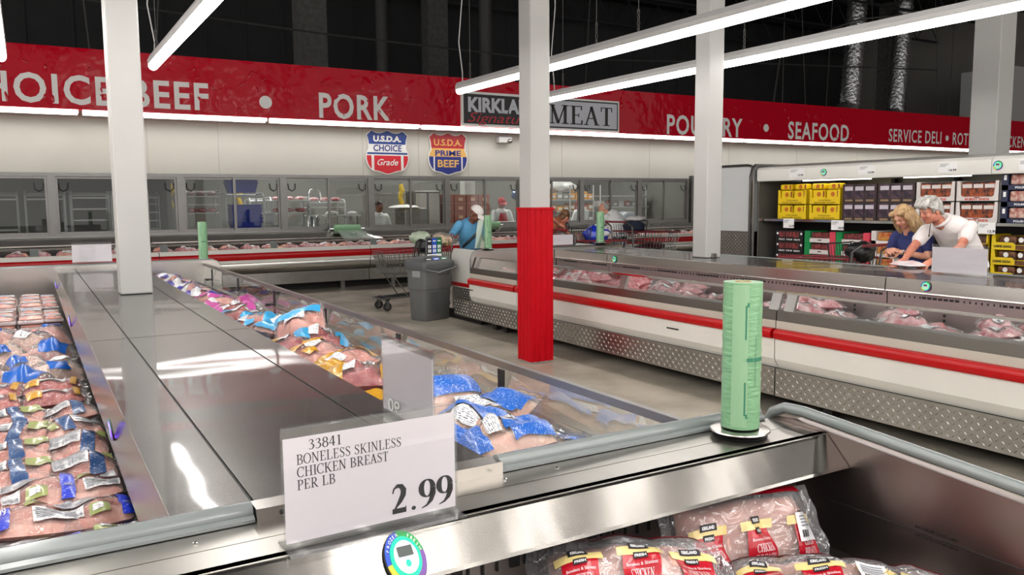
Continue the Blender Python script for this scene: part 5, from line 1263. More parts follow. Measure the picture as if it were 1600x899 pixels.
    def wg(t, y, z, w, h, d):
        m = MB(); m.box(X, y-w/2, z, X+d, y-w/2+.02, z+h); m.box(X, y+w*.3, z, X+d, y+w/2, z+h); m.box(X, y-w/2, z, X+d, y+w/2, z+h*.25); m.build('tray', WB, t); m = MB(); m.box(X+.02, y-w*.45, z+h*.25, X+.2, y+w*.28, z+h*.9, 0, c=.02); m.build('pack', mat('cold_cuts', C(206, 156, 70), .4, col2=C(176, 60, 44), vscale=14), t)
    for k in range(3): box('cold_cut_carton', '%s white and gold carton behind the shopping cart of the couple' % ('lowest', 'middle', 'topmost')[k], 'carton', 7.08, .602+k*.182, .36, .18, .4, wg, 'white and gold cartons')
    def carne(t, y, z, w, h, d):
        m = MB(); m.prism([(y+w*.5, z), (y-w*.5, z), (y-w*.5, z+h*.36), (y-w*.02, z+h*.36), (y+w*.02, z+h*.5), (y+w*.38, z+h*.5), (y+w*.40, z+h), (y+w*.5, z+h)], 'x', X, X+.01); m.box(X, y+w*.47, z, X+d, y+w*.5, z+h); m.box(X, y-w*.5, z, X+d, y-w*.47, z+h); m.box(X+.01, y-w*.5, z, X+d, y+w*.5, z+.012); m.box(X+d-.01, y-w*.5, z, X+d, y+w*.5, z+h*.9)
        m.flat(sans('CARNE ASADA', h*.15, w*.38, .04), (X-.004, y+w*.42, z+h*.16), ex, ey, 1); m.box(X-.003, y-w*.48, z+h*.03, X, y-w*.04, z+h*.33, 2); m.build('tray', [CY, INK, CM], t)
        for k in range(2): m = MB(); m.box(X+.03, y-w*.46+k*w*.44, z+.02, X+.2, y-w*.04+k*w*.4, z+h*.93, 0, c=.03); m.flat(disc2(0, 0, h*.17, 12), (X+.028, y-w*.12+k*w*.3, z+h*.68), ex, ey, 1); m.build('pack', [CM, LETTER], t)
    for c, (y, cn) in enumerate(((5.93, 'left'), (5.34, 'right'))):
        for k in range(3): box('carne_asada_carton', '%s yellow carne asada carton of the %s stack on the lower deck' % (('lowest', 'middle', 'topmost')[k], cn), 'carton', y, .602+k*.182, .56, .18, .42, carne, 'yellow carne asada cartons')
boxes()
# ================================================================ shopping carts
CARTG = mat('cart_steel', C(120, 118, 116), .35, .7); CARTR = flatm('cart_red', 124, 34, 42, .45)
def cart(label, loc, rz, sc=1.0, group='steel shopping carts'):
    """nose towards +x, handle at -x"""
    t = thing('shopping_cart', label, 'shopping cart', loc, rz, group=group)
    M = wm(t) @ Matrix.Scale(sc, 4)
    def B(m, n, mt, par=None, **k): return m.xf(M).build(n, mt, par or t, **k)
    # basket corners: rear (x=-.45) and nose (x=.58); wider and taller at the rear
    def c(f, s, top):   # f 0 rear .. 1 nose, s -1..1
        x = (-.45+1.03*f) if top else (-.40+.90*f); w = (.29-.06*f) if top else (.24-.05*f)
        z = (.90-.03*f) if top else (.50+.04*f); return Vector((x, s*w, z))
    m = MB()
    def wire(a, b, r=.0055): m.tube([a, b], r, 4, caps=False)
    N = 14
    for s in (-1, 1):
        for k in range(N+1): f = k/N; wire(c(f, s, 1), c(f, s, 0))
        for q in (.25, .5, .75): wire(c(0, s, 0).lerp(c(0, s, 1), q), c(1, s, 0).lerp(c(1, s, 1), q), .005)
    for k in range(1, 8): s = -1+2*k/8; wire(c(1, s, 0), c(1, s, 1)); wire(c(0, s, 0), c(0, s, 1)); wire(c(0, s, 0), c(1, s, 0))
    for k in range(1, N): wire(c(k/N, -1, 0), c(k/N, 1, 0))
    for q in (.35, .7): wire(c(1, -1, 0).lerp(c(1, -1, 1), q), c(1, 1, 0).lerp(c(1, 1, 1), q))
    B(m, 'basket', CARTG)
    m = MB(); m.tube([c(0, -1, 1), c(1, -1, 1), c(1, 1, 1), c(0, 1, 1)], .013, 8, closed=True); B(m, 'basket_rim', CARTR)
    m = MB()
    for s in (-1, 1): m.tube([(-.62, s*.27, 1.06), (-.5, s*.28, .98), (-.46, s*.27, .6), (-.42, s*.25, .22), (.62, s*.17, .18)], .014, 8); m.tube([(.2, s*.21, .2), (.42, s*.19, .53)], .010, 6)
    m.tube([(-.42, -.25, .22), (-.42, .25, .22)], .012, 6); m.tube([(.62, -.17, .18), (.62, .17, .18)], .012, 6)
    B(m, 'frame', CARTG)
    m = MB(); m.tube([(-.62, -.27, 1.06), (-.62, .27, 1.06)], .018, 10); B(m, 'handle', CARTR)
    m = MB()
    for k in range(9): s = -1+2*k/8; m.tube([(-.40, s*.22, .205), (.60, s*.16, .185)], .005, 4)
    for k in range(3): m.tube([(-.3+k*.4, -.22, .2), (-.3+k*.4, .22, .2)], .005, 4)
    B(m, 'lower_tray', RUBBER)
    m = MB()
    for k in range(9): s = -1+2*k/8; m.tube([(-.44, s*.25, .74), (-.46, s*.26, 1.02)], .005, 4); m.tube([(-.16, s*.2, .80), (-.13, s*.22, 1.06)], .005, 4)
    m.tube([(-.16, -.2, .8), (-.13, -.22, 1.07), (-.13, .22, 1.07), (-.16, .2, .8)], .01, 6); m.box(-.44, -.2, .74, -.16, .2, .755)
    B(m, 'child_seat', RUBBER)
    for x, s, y in ((.52, 1, .17), (.52, -1, .17), (-.40, 1, .25), (-.40, -1, .25)):
        m = MB(); m.lathe([(.03, s*y-.016), (.062, s*y-.016), (.066, s*y-.01), (.066, s*y+.01), (.062, s*y+.016), (.03, s*y+.016)], (x, 0, .066), 18, 'y'); m.lathe([(.03, s*y-.018), (.03, s*y+.018)], (x, 0, .066), 12, 'y', 1); w = B(m, 'wheel', [RUBBER, CARTG])
        m = MB(); m.box(x-.02, s*y-.03, .06, x+.02, s*y-.022, .18); m.box(x-.02, s*y+.022, .06, x+.02, s*y+.03, .18); m.box(x-.03, s*y-.03, .16, x+.03, s*y+.03, .185); B(m, 'caster_fork', CARTG, w)
    return t
cart('shopping cart with bread and bags pushed by the man in blue behind the grey bin', (5.0, 11.35, 0), pi, 1.0)
cart('shopping cart with a navy bag in its seat beside the man in the white sweater', (10.1, 12.1, 0), 0, 1.13)
cart('shopping cart with a blue and white bag behind the blank card near the pillar', (7.78, 10.74, 0), radians(6), 1.08)
cart('dark shopping cart in front of the woman in navy', (8.35, 6.55, 0), radians(92), 1.0)
def blob(name, label, cat, c, r, mt, seed, amp=.25, rot=None, group=None, nu=22, nv=14):
    m = MB(); sd = Vector((seed, seed*2.1, 0))
    def fn(d): return d*(1+amp*noise.noise(d.normalized()*2.2+sd)+.12*noise.noise(d.normalized()*6+sd))
    m.ell(c, r, nu, nv, rot=rot, fn=fn); o = m.build(name, mt, None, smooth=True); tag(o, label, cat, group); return o
CRUST = mat('bread_crust', C(206, 150, 86), .55, col2=C(240, 214, 160), vscale=7, bump=.3, bscale=9)
def cart_goods():
    t = thing('bread_bag', 'bag of golden bread rolls in the cart of the man in blue', 'bread', (5.42, 11.3, .95))
    for i in range(8):
        m = MB(); m.ell((5.34+.06*(i % 4)+.02*(i//4), 11.2+.10*(i//4), 1.00+.05*(i//4)+.015*(i % 2)-.015*(i % 4)), (.055, .09, .05), 12, 8); m.build('bread_roll', CRUST, t, smooth=True)
    m = MB(); f = pillow(.20, .16, .19, 3, .1, 2.4, .2); pillow_mesh(m, f, 13, 13); m.xf(Matrix.Translation((5.43, 11.26, .94))); m.build('bag_film', FILMF, t, smooth=True)
    blob('produce_bag', 'clear bag of pale greens over the front of the cart with bread', 'bag', (5.08, 11.3, 1.05), (.16, .15, .10), mat('pale_greens', C(196, 206, 184), .5, col2=C(150, 170, 140), vscale=12, coat=.4), 4)
    t = thing('hand_bag', 'black handbag with dangling straps in the cart seat beside the bread', 'bag', (5.02, 11.1, .9))
    m = MB(); f = pillow(.14, .09, .2, 9, .12, 3, .4); pillow_mesh(m, f, 11, 11); m.xf(Matrix.Translation((5.08, 11.12, .84))); m.build('bag_body', BLACK, t, smooth=True)
    m = MB()
    for dx in (-.05, .02): m.tube([(5.0+dx, 11.05, 1.04), (4.93+dx, 11.0, 1.0), (4.90+dx, 11.0, .85), (4.90+dx, 11.0, .72)], .012, 6)
    m.build('strap', BLACK, t); m = MB(); m.box(4.90, 10.975, .70, 4.97, 10.985, .80); m.build('hang_tag', LETTER, t)
    blob('navy_bag', 'dark navy cloth bag in the seat of the cart beside the white sweater', 'bag', (9.82, 12.1, 1.10), (.20, .2, .13), flatm('navy_cloth', 30, 38, 58, .8), 6)
    blob('white_bundle', 'white crumpled bundle on top of the navy bag in the cart', 'bag', (9.84, 12.05, 1.25), (.2, .14, .05), flatm('white_cloth', 216, 212, 212, .7), 8, .35)
    blob('dark_crate_goods', 'dark packed goods in the bottom of the cart beside the white sweater', 'goods', (10.2, 12.1, .70), (.34, .2, .09), flatm('dark_red_goods', 70, 26, 34, .6), 18, .3)
    o = blob('chip_bag', 'shiny blue bag with a white print in the cart behind the blank card', 'bag', (7.90, 10.68, 1.04), (.26, .13, .15), flatm('bag_blue', 24, 48, 176, .3, coat=.4), 12, .22)
    m = MB(); m.ell((7.97, 10.60, 1.06), (.14, .07, .055), 16, 10); m.build('white_print', P_WHITE, o, smooth=True)
    blob('brown_package', 'brown packed goods beside the blue and white bag in the cart', 'goods', (7.52, 10.68, .98), (.12, .13, .11), mat('brown_pack', C(120, 92, 84), .4, col2=C(70, 56, 60), vscale=9), 14, .25)
    blob('black_bag', 'black bag in the seat of the cart in front of the woman', 'bag', (8.35, 6.12, .98), (.17, .15, .12), BLACK, 15, .3)
    t = thing('water_bottle_pack', 'clear bottle standing in the cart in front of the woman', 'bottle', (8.18, 6.4, .6)); 
    m = MB(); m.lathe([(.032, .60), (.035, .62), (.035, .78), (.014, .84), (.014, .87)], (8.18, 6.4, 0), 12); m.build('bottle', FILMF, t, smooth=True); m = MB(); m.lathe([(.017, .86), (.017, .885)], (8.18, 6.4, 0), 10); m.build('cap', LETTER, t)
cart_goods()
# ================================================================ things in the cutting room
def room():
    TR = flatm('tray_white', 220, 220, 216, .5)
    def rack(label, x, y, w=.62, d=.5, h=1.85, shelves=(1.2, 1.36, 1.52, 1.68), load=None, where='', grp='wheeled tray racks'):
        t = thing('tray_rack', label, 'rack', (x, y, 0), group=grp)
        for sx in (-1, 1):
            m = MB(); m.tube([(x+sx*w/2, y-d/2, .1), (x+sx*w/2, y-d/2, h-.06), (x+sx*w/2, y-d/2+.06, h), (x+sx*w/2, y+d/2-.06, h), (x+sx*w/2, y+d/2, h-.06), (x+sx*w/2, y+d/2, .1)], .02, 6)
            for z in (.4, .8, 1.0): m.tube([(x+sx*w/2, y-d/2, z), (x+sx*w/2, y+d/2, z)], .012, 5)
            m.build('side_frame', RACKM, t)
        m = MB(); m.tube([(x-w/2, y+d/2, h-.02), (x+w/2, y+d/2, h-.02)], .018, 6); m.tube([(x-w/2, y-d/2, h-.06), (x+w/2, y-d/2, h-.06)], .018, 6); m.tube([(x-w/2, y-d/2, .12), (x+w/2, y-d/2, .12)], .018, 6); m.build('cross_bar', RACKM, t)
        for sx in (-1, 1):
            for sy in (-1, 1): m = MB(); m.lathe([(.05, -.015), (.05, .015)], (x+sx*w/2, y+sy*d/2, .055), 12, 'y'); m.build('wheel', RUBBER, t)
        for k, z in enumerate(shelves):
            m = MB(); m.box(x-w/2+.02, y-d/2, z, x+w/2-.02, y+d/2, z+.025); s = m.build('tray', TR, t)
        if load:
            for k, (z, mt) in enumerate(load):
                n = 3
                for q in range(n): tag(MB().ell((x-w*.3+q*w*.3, y-.1, z+.065), (w*.15, .12, .045), 10, 7).build('meat_cut', mt, smooth=True), '%s cut of meat on the %s tray %s' % (('left', 'middle', 'right')[q], ('lower', 'upper')[k] if len(load) > 1 else 'top', where), 'meat', 'meat on the racks')
    for k, (x, l) in enumerate(((-1.15, 'dim tray rack behind the first window at the left picture edge'), (-.42, 'dim tray rack behind the first window, beside the left edge'), (.30, 'dim tray rack behind the first window, beside its right frame'), (1.0, 'dim tray rack behind the second window, its left one'), (1.65, 'dim tray rack behind the second window beside the column'))):
        rack(l, x, 16.75, .6, .5, 1.82, ((1.22, 1.42, 1.68), (1.15, 1.68), (1.68,), (1.3, 1.5, 1.7), (1.2, 1.68))[k])
    rack('bright tray rack right of the left column behind the second window', 2.05, 17.4, .36, .4, 1.8, (1.1, 1.26, 1.42, 1.58, 1.7))
    rack('tray rack with pale cuts behind the third window', 2.95, 16.9, .62, .5, 1.85, (1.05, 1.4, 1.56, 1.72), ((1.40, BEEF), (1.72, BEEF)), 'behind the third window')
    rack('tray rack of ribs and dark cuts behind the fourth window', 4.75, 17.3, .8, .5, 1.7, (1.38, 1.62), ((1.38, BEEFD), (1.62, BEEF)), 'of the rib rack')
    rack('tray rack above the work table behind the fourth window', 5.62, 17.6, .8, .5, 1.65, (1.3, 1.48, 1.6), ((1.6, BEEF),), 'above the work table')
    rack('low wheeled frame rack holding the blue tubs', 3.72, 16.9, .72, .6, 1.78, (1.0,), None)
    rack('empty frame rack right of the blue tubs', 4.25 if False else 4.55, 18.3, .8, .5, 1.7, (1.0, 1.35))
    TUB = flatm('tub_blue', 28, 52, 170, .4)
    def tub(label, x, y, z, grp):
        t = thing('meat_tub', label, 'tub', (x, y, z), group=grp); m = MB(); w0, w1, d0, d1, h = .24, .29, .17, .2, .20
        P0 = [(x-w0, y-d0, z), (x+w0, y-d0, z), (x+w0, y+d0, z), (x-w0, y+d0, z)]; P1 = [(x-w1, y-d1, z+h), (x+w1, y-d1, z+h), (x+w1, y+d1, z+h), (x-w1, y+d1, z+h)]
        m.add(P0+P1, [(0, 3, 2, 1), (0, 1, 5, 4), (1, 2, 6, 5), (2, 3, 7, 6), (3, 0, 4, 7)]); m.build('shell', TUB, t); m = MB(); m.tube([Vector(p) for p in P1], .016, 6, closed=True); m.build('rim', TUB, t)
    for k in range(3): tub('royal blue meat tub of the upper nested stack, %s one' % ('lowest', 'middle', 'topmost')[k], 3.72, 16.9, 1.80+k*.07, 'upper blue tubs')
    for k in range(6): tub('royal blue meat tub of the lower nested stack, %s from below' % ORD[k], 3.78, 16.9, 1.03+k*.065, 'lower blue tubs')
    for i, (x, z, w, h, l) in enumerate(((4.3, .55, .7, .3, 'lowest white box of the stack right of the blue tubs'), (4.28, .86, .62, .28, 'middle white box of the stack right of the blue tubs'), (4.24, 1.15, .52, .24, 'topmost white box of the stack right of the blue tubs'))):
        t = thing('white_box', l, 'box', (x, 17.6, z), group='white boxes in the cutting room'); m = MB(); m.box(x-w/2, 17.4, z, x+w/2, 17.8, z+h, c=.01); m.build('carton', TR, t); m = MB(); m.box(x-w/2-.01, 17.39, z+h-.05, x+w/2+.01, 17.81, z+h+.01, c=.01); m.build('lid', TR, t)
    # table and slicer
    t = thing('work_table', 'steel work table behind the fourth window', 'table', (5.6, 16.9, 0)); m = MB(); m.box(5.15, 16.7, 1.30, 6.15, 17.3, 1.33); m.build('top', RACKM, t); m = MB(); m.box(5.2, 16.75, 1.05, 6.1, 17.25, 1.07); m.build('shelf', TR, t)
    for x in (5.2, 6.08): m = MB(); m.box(x, 16.74, 0, x+.05, 16.79, 1.3); m.build('leg', STEELD, t); m = MB(); m.box(x, 17.2, 0, x+.05, 17.25, 1.3); m.build('leg', STEELD, t)
    blob('wrapped_roast', 'white-wrapped roast on the work table behind the fourth window', 'meat', (5.55, 16.85, 1.37), (.13, .09, .05), TR, 3)
    blob('small_parcel', 'small white parcel on the right end of the work table', 'parcel', (6.0, 16.85, 1.365), (.10, .08, .04), TR, 5)
    for i, (x, y, l) in enumerate(((4.05, 18.6, 'yellow chain hoist behind the third window'), (7.45, 17.6, 'yellow chain hoist behind the fifth window'), (2.30+.12, 17.2, 'yellow hanging hose behind the second window beside the column'))):
        t = thing('chain_hoist', l, 'hoist', (x, y, 1.5), group='yellow hoists'); m = MB(); m.tube([(x, y, 3.1), (x, y, 2.0)], .03, 6); m.build('pipe', CHROME, t); m = MB(); m.tube([(x, y, 2.0), (x+.03, y, 1.85), (x-.02, y, 1.7), (x+.02, y, 1.55), (x, y, 1.45)], [.05, .07, .05, .06, .03], 8); m.build('yellow_cover', flatm('hoist_yellow', 206, 172, 40, .5), t)
    for i, (x, y, l) in enumerate(((4.95, 16.5, 'bent steel tap hose behind the fourth window'),)):
        m = MB(); m.tube([(x, y, 1.1), (x, y, 1.7), (x+.06, y, 1.85), (x+.16, y, 1.88), (x+.24, y, 1.8), (x+.26, y, 1.6)], .02, 7); tag(m.build('tap_pipe', CHROME, smooth=True), l, 'tap')
    m = MB(); m.tube([(5.02, 16.4, 1.05), (5.05, 16.4, 1.28), (5.15, 16.4, 1.33), (5.3, 16.4, 1.25), (5.38, 16.4, 1.05)], .02, 7); tag(m.build('sink_rail', CHROME, smooth=True), 'looped steel rail at the sill behind the fourth window', 'rail')
    # machine and cabinet behind the fifth window
    t = thing('meat_grinder', 'grey steel machine with a white cloth on top behind the fifth window', 'machine', (7.5, 17.2, 0)); m = MB(); m.box(7.28, 17.0, .4, 7.85, 17.6, 1.45, c=.03); m.build('housing', STEELD, t); m = MB(); m.box(7.0, 16.9, 1.0, 7.28, 17.4, 1.08); m.build('shelf', CHROME, t); m = MB(); f = pillow(.34, .2, .07, 4, .3, 3, .3); pillow_mesh(m, f, 11, 9); m.xf(Matrix.Translation((7.35, 17.2, 1.45))); m.build('white_cloth', TR, t, smooth=True)
    t = thing('roll_dispenser', 'white paper towel box on the wall behind the sixth window', 'dispenser', (9.3, 17.8, 1.85)); m = MB(); m.box(9.15, 17.7, 1.75, 9.45, 17.95, 2.1, c=.02); m.build('case', TR, t)
    PL = flatm('stack_brown', 142, 92, 82, .5); PLT = flatm('stack_tape', 190, 160, 140, .5)
    for i in range(4):
        for j in range(4):
            x = 9.0+i*.34; z = .9+j*.22
            t = thing('meat_carton', 'red-brown meat carton behind the sixth window, %s column, %s layer from below' % (ORD[i], ORD[j]), 'carton', (x, 18.5, z), group='red-brown cartons behind the sixth window'); m = MB(); m.box(x-.16, 18.3, z, x+.16, 18.7, z+.21, c=.006); m.build('carton', PL, t); m = MB(); m.box(x-.05, 18.295, z+.05, x+.07, 18.3, z+.13); m.build('label', PLT, t)
    t = thing('steel_cabinet', 'pale steel cabinet with doors behind the sixth window, left pane', 'cabinet', (8.25, 18.2, 0)); m = MB(); m.box(7.95, 18.0, .2, 8.65, 18.5, 1.85, c=.02); m.build('body', ALU, t)
    for x in (7.99, 8.33): m = MB(); m.box(x, 17.98, .4, x+.28, 18.0, 1.8); m.build('door', STEEL2, t)
    for i, (x, y, z, l) in enumerate(((10.15, 17.0, 1.12, 'grey plastic tub in front of the worker in the red apron'),)):
        t = thing('grey_tub', l, 'tub', (x, y, z)); m = MB(); m.box(9.62, 16.6, .92, 10.35, 16.9, 1.12, c=.02); m.build('body', flatm('tub_grey', 190, 192, 190), t)
    # shelves of yellow goods behind the eighth window, and the scales behind the ninth
    t = thing('goods_shelf', 'wire shelf of amber goods behind the eighth window', 'shelf', (12.5, 18.2, 0))
    for z in (1.0, 1.3, 1.6): m = MB(); m.box(11.6, 17.9, z, 13.2, 18.4, z+.02); m.build('shelf_board', RACKM, t)
    for x in (11.62, 12.4, 13.16): m = MB(); m.tube([(x, 17.92, 0), (x, 17.92, 2.0)], .018, 6); m.build('post', RACKM, t)
    AM = [flatm('goods_amber', 214, 150, 50, .4), flatm('goods_tan', 176, 134, 92, .5), flatm('goods_grey', 150, 150, 146, .5), flatm('goods_rose', 176, 92, 84, .5)]
    r = random.Random(3)
    for z, wt in ((1.02, 2), (1.32, 1), (1.62, 0)):
        for i in range(8):
            x = 11.7+i*.2; w = .09; h = r.uniform(.12, .22)
            t = thing('shelf_package', 'package on the %s board of the amber shelf, %s from the left' % (('lowest', 'middle', 'top')[(1.02, 1.32, 1.62).index(z)], ORD[i]), 'package', (x, 18.1, z), group='packages on the amber goods shelf'); m = MB(); m.box(x-w, 17.95, z, x+w, 18.25, z+h, c=.015); m.build('pack', AM[(wt if r.random() < .7 else r.randrange(4))], t); m = MB(); m.box(x-w*.6, 17.945, z+h*.3, x+w*.6, 17.95, z+h*.65); m.build('label', TR, t)
    blob('clear_bag', 'big clear bag of goods heaped on top of the amber shelf', 'bag', (12.3, 18.1, 1.95), (.42, .2, .17), flatm('bag_milky', 206, 206, 204, .35, coat=.4), 7)
    t = thing('goods_shelf', 'wire shelf of trays behind the ninth window', 'shelf', (14.1, 18, 0))
    for z in (1.05, 1.4, 1.7): m = MB(); m.box(13.3, 17.8, z, 15.0, 18.3, z+.02); m.build('shelf_board', RACKM, t)
    for x in (13.32, 14.9): m = MB(); m.tube([(x, 17.82, 0), (x, 17.82, 2.0)], .018, 6); m.build('post', RACKM, t)
    for i in range(14):
        x = 13.45+(i % 7)*.22; z = 1.07 if i < 7 else 1.42
        t = thing('shelf_package', 'package on the %s board behind the ninth window, %s from the left' % ('lower' if i < 7 else 'middle', ORD[i % 7]), 'package', (x, 18, z), group='packages on the tray shelf'); m = MB(); m.box(x-.09, 17.9, z, x+.09, 18.2, z+.16, c=.02); m.build('pack', [AM[2], TR, AM[3]][i % 3], t); m = MB(); m.box(x-.05, 17.895, z+.04, x+.05, 17.9, z+.1); m.build('label', TR, t)
    t = thing('white_scale', 'pale domed scale behind the ninth window', 'scale', (13.4, 17, 1)); m = MB(); f = pillow(.3, .25, .3, 2, .05, 3, .3); pillow_mesh(m, f, 11, 11); m.xf(Matrix.Translation((13.45, 16.9, 1.0))); m.build('cover', flatm('scale_grey', 150, 160, 166, .3), t, smooth=True); m = MB(); m.box(13.25, 16.7, .95, 13.65, 17.1, 1.0); m.build('base', STEELD, t)
    blob('blue_bundle', 'blue wrapped bundle stacked behind the seventh window', 'bundle', (10.75, 17.6, 1.75), (.32, .2, .16), flatm('bundle_blue', 66, 92, 140, .35, coat=.4), 9)
    t = thing('prep_counter', 'long steel prep counter inside the cutting room below the glass', 'counter', (6, 16.3, 0)); m = MB(); m.box(2.5, 16.15, .9, 14.6, 16.5, .94); m.build('top', RACKM, t); m = MB(); m.box(2.5, 16.2, .1, 14.6, 16.45, .9); m.build('base', STEELD, t)
room()
# ================================================================ people
def V3(*a): return Vector(a if len(a) > 1 else a[0])
def limb(m, pts, rs, n=12, sub=4):
    """rounded tapering limb through pts"""
    P = []; Rr = []
    pts = [Vector(p) for p in pts]
    for i in range(len(pts)-1):
        for k in range(sub):
            t = k/sub; s = t*t*(3-2*t); P.append(pts[i].lerp(pts[i+1], t)); Rr.append(rs[i]+(rs[i+1]-rs[i])*s)
    P.append(pts[-1]); Rr.append(rs[-1])
    d0 = (P[0]-P[1]).normalized(); d1 = (P[-1]-P[-2]).normalized(); r0, r1 = Rr[0], Rr[-1]
    P = [P[0]+d0*r0*.95, P[0]+d0*r0*.7]+P+[P[-1]+d1*r1*.7, P[-1]+d1*r1*.95]; Rr = [r0*.3, r0*.72]+Rr+[r1*.72, r1*.3]
    m.tube(P, Rr, n)
def torso(m, pts, lat, ws, ds, n=20, sub=4):
    pts = [Vector(p) for p in pts]; lat = Vector(lat).normalized(); P = []; Ws = []; Ds = []
    for i in range(len(pts)-1):
        for k in range(sub):
            t = k/sub; s = t*t*(3-2*t); P.append(pts[i].lerp(pts[i+1], t)); Ws.append(ws[i]+(ws[i+1]-ws[i])*s); Ds.append(ds[i]+(ds[i+1]-ds[i])*s)
    P.append(pts[-1]); Ws.append(ws[-1]); Ds.append(ds[-1])
    vs = []; N = len(P)
    for i, p in enumerate(P):
        t = (P[min(i+1, N-1)]-P[max(i-1, 0)]).normalized(); l = (lat-t*lat.dot(t)).normalized(); d = t.cross(l)
        for k in range(n): q = 2*pi*k/n; vs.append(p+l*cos(q)*Ws[i]+d*sin(q)*Ds[i])
    fs = [(i*n+k, i*n+(k+1) % n, (i+1)*n+(k+1) % n, (i+1)*n+k) for i in range(N-1) for k in range(n)]+[tuple(range(n))[::-1], tuple(range((N-1)*n, N*n))]
    m.add(vs, fs)
def frame_of(F, up=(0, 0, 1)):
    f = Vector(F).normalized(); r = f.cross(Vector(up)).normalized(); u = r.cross(f)
    return Matrix((r, f, u)).transposed()      # columns: right, forward, up
def head(m, c, Q, k=1.0, fem=False):
    c = Vector(c)
    def E(p, r): m.ell(c+Q @ (Vector(p)*k), tuple(x*k for x in r), 18, 12, rot=Q)
    E((0, -.012, .028), (.074, .094, .090)); E((0, .030, -.040), (.058, .062, .072)); E((0, .062, -.088), (.026, .024, .022)); E((0, .070, .022), (.050, .022, .030))
    E((0, .098, -.018), (.013, .019, .022)); E((0, .092, .004), (.008, .012, .026)); E((-.011, .090, -.026), (.009, .010, .009)); E((.011, .090, -.026), (.009, .010, .009))
    E((.038, .062, -.028), (.024, .024, .024)); E((-.038, .062, -.028), (.024, .024, .024)); E((0, .083, -.056), (.025, .012, .010))
    for s in (-1, 1): E((s*.076, -.008, -.008), (.012, .022, .032)); E((s*.05, .0, -.06), (.018, .045, .04))
def hand(m, wrist, dirv, nrm, curl=.35, k=1.0, thumb=1, spread=.12):
    """palm, four unequal bent fingers, and a thumb from the side of the palm; nrm points out of the back of the hand"""
    w = Vector(wrist); d = Vector(dirv).normalized(); n = Vector(nrm); n = (n-d*n.dot(d)).normalized(); s = d.cross(n)
    def pt(a, b, c): return w+d*a*k+s*b*k+n*c*k
    limb(m, [pt(-.01, 0, 0), pt(.045, .004, .0), pt(.085, .006, -.002)], [.024*k, .030*k, .028*k], 10)
    for i in range(4): limb(m, [pt(.03, -.028+.019*i, 0), pt(.088, -.033+.022*i, 0)], [.013*k, .0105*k], 8, 2)
    for i, L in enumerate((.072, .082, .078, .060)):
        a = (i-1.5)*spread; p = pt(.088, -.033+.022*i, 0); th = curl*.6; P = [p]
        for q, f in enumerate((.45, .32, .23)):
            e = d*cos(th)-n*sin(th); e = e*cos(a)+s*sin(a)*1; P.append(P[-1]+e.normalized()*L*f*k); th += curl
        limb(m, P, [.0098*k, .0090*k, .0084*k, .0075*k], 8, 2)
    t0 = pt(.018, -.026*thumb, -.004); P = [t0, t0+(d*.55-s*.75*thumb-n*.2).normalized()*.042*k]; P.append(P[-1]+(d*.85-s*.35*thumb-n*.35).normalized()*.034*k); P.append(P[-1]+(d*.95-n*.4).normalized()*.024*k)
    limb(m, P, [.014*k, .012*k, .0105*k, .009*k], 8, 2)
def fuse(m, voxel, smooth=3, fac=.5):
    me = bpy.data.meshes.new('tmp'); me.from_pydata(m.v, [], m.f); me.update()
    o = bpy.data.objects.new('tmp', me); COL.objects.link(o)
    bm = bmesh.new(); bm.from_mesh(me); bmesh.ops.recalc_face_normals(bm, faces=bm.faces); bm.to_mesh(me); bm.free()
    r = o.modifiers.new('r', 'REMESH'); r.mode = 'VOXEL'; r.voxel_size = voxel
    s = o.modifiers.new('s', 'SMOOTH'); s.iterations = smooth; s.factor = fac
    dg = bpy.context.evaluated_depsgraph_get(); dg.update()
    r2 = bpy.data.meshes.new_from_object(o.evaluated_get(dg))
    out = MB(); out.v = [tuple(v.co) for v in r2.vertices]; out.f = [tuple(p.vertices) for p in r2.polygons]; out.m = [0]*len(out.f)
    bpy.data.objects.remove(o); bpy.data.meshes.remove(me); bpy.data.meshes.remove(r2)
    return out
SKIN1 = mat('skin_fair', C(222, 164, 138), .5, col2=C(206, 140, 116), vscale=14); SKIN2 = mat('skin_ruddy', C(210, 142, 116), .5, col2=C(186, 112, 92), vscale=14); SKIN3 = mat('skin_brown', C(140, 88, 66), .5, col2=C(120, 74, 56), vscale=14)
EYEW = flatm('eye_lid', 168, 122, 104, .5); EYED = flatm('eye_dark', 60, 46, 40, .3); LIP = flatm('lips', 178, 84, 82, .45)
def face_bits(t, c, Q, k=1.0, brow=None, lids=True):
    c = Vector(c)
    for s in (-1, 1):
        m = MB(); m.ell(c+Q @ Vector((s*.031, .078, .006))*k, (.011*k, .008*k, .0065*k), 10, 7, 0, Q); m.ell(c+Q @ Vector((s*.031, .0845, .004))*k, (.0048*k, .003*k, .0048*k), 8, 6, 1, Q); m.build('eye', [EYEW, EYED], t, smooth=True)
        m = MB(); m.tube([c+Q @ Vector((s*.016, .090, .024))*k, c+Q @ Vector((s*.032, .090, .030))*k, c+Q @ Vector((s*.048, .080, .025))*k], [.003*k, .004*k, .0025*k], 6); m.build('eyebrow', brow or EYED, t, smooth=True)
    m = MB(); m.tube([c+Q @ Vector((-.022, .086, -.053))*k, c+Q @ Vector((-.008, .096, -.053))*k, c+Q @ Vector((.008, .096, -.053))*k, c+Q @ Vector((.022, .086, -.053))*k], [.002*k, .0045*k, .0045*k, .002*k], 6); m.ell(c+Q @ Vector((0, .0915, -.061))*k, (.014*k, .006*k, .0045*k), 10, 6, 0, Q); m.build('lips', LIP, t, smooth=True)
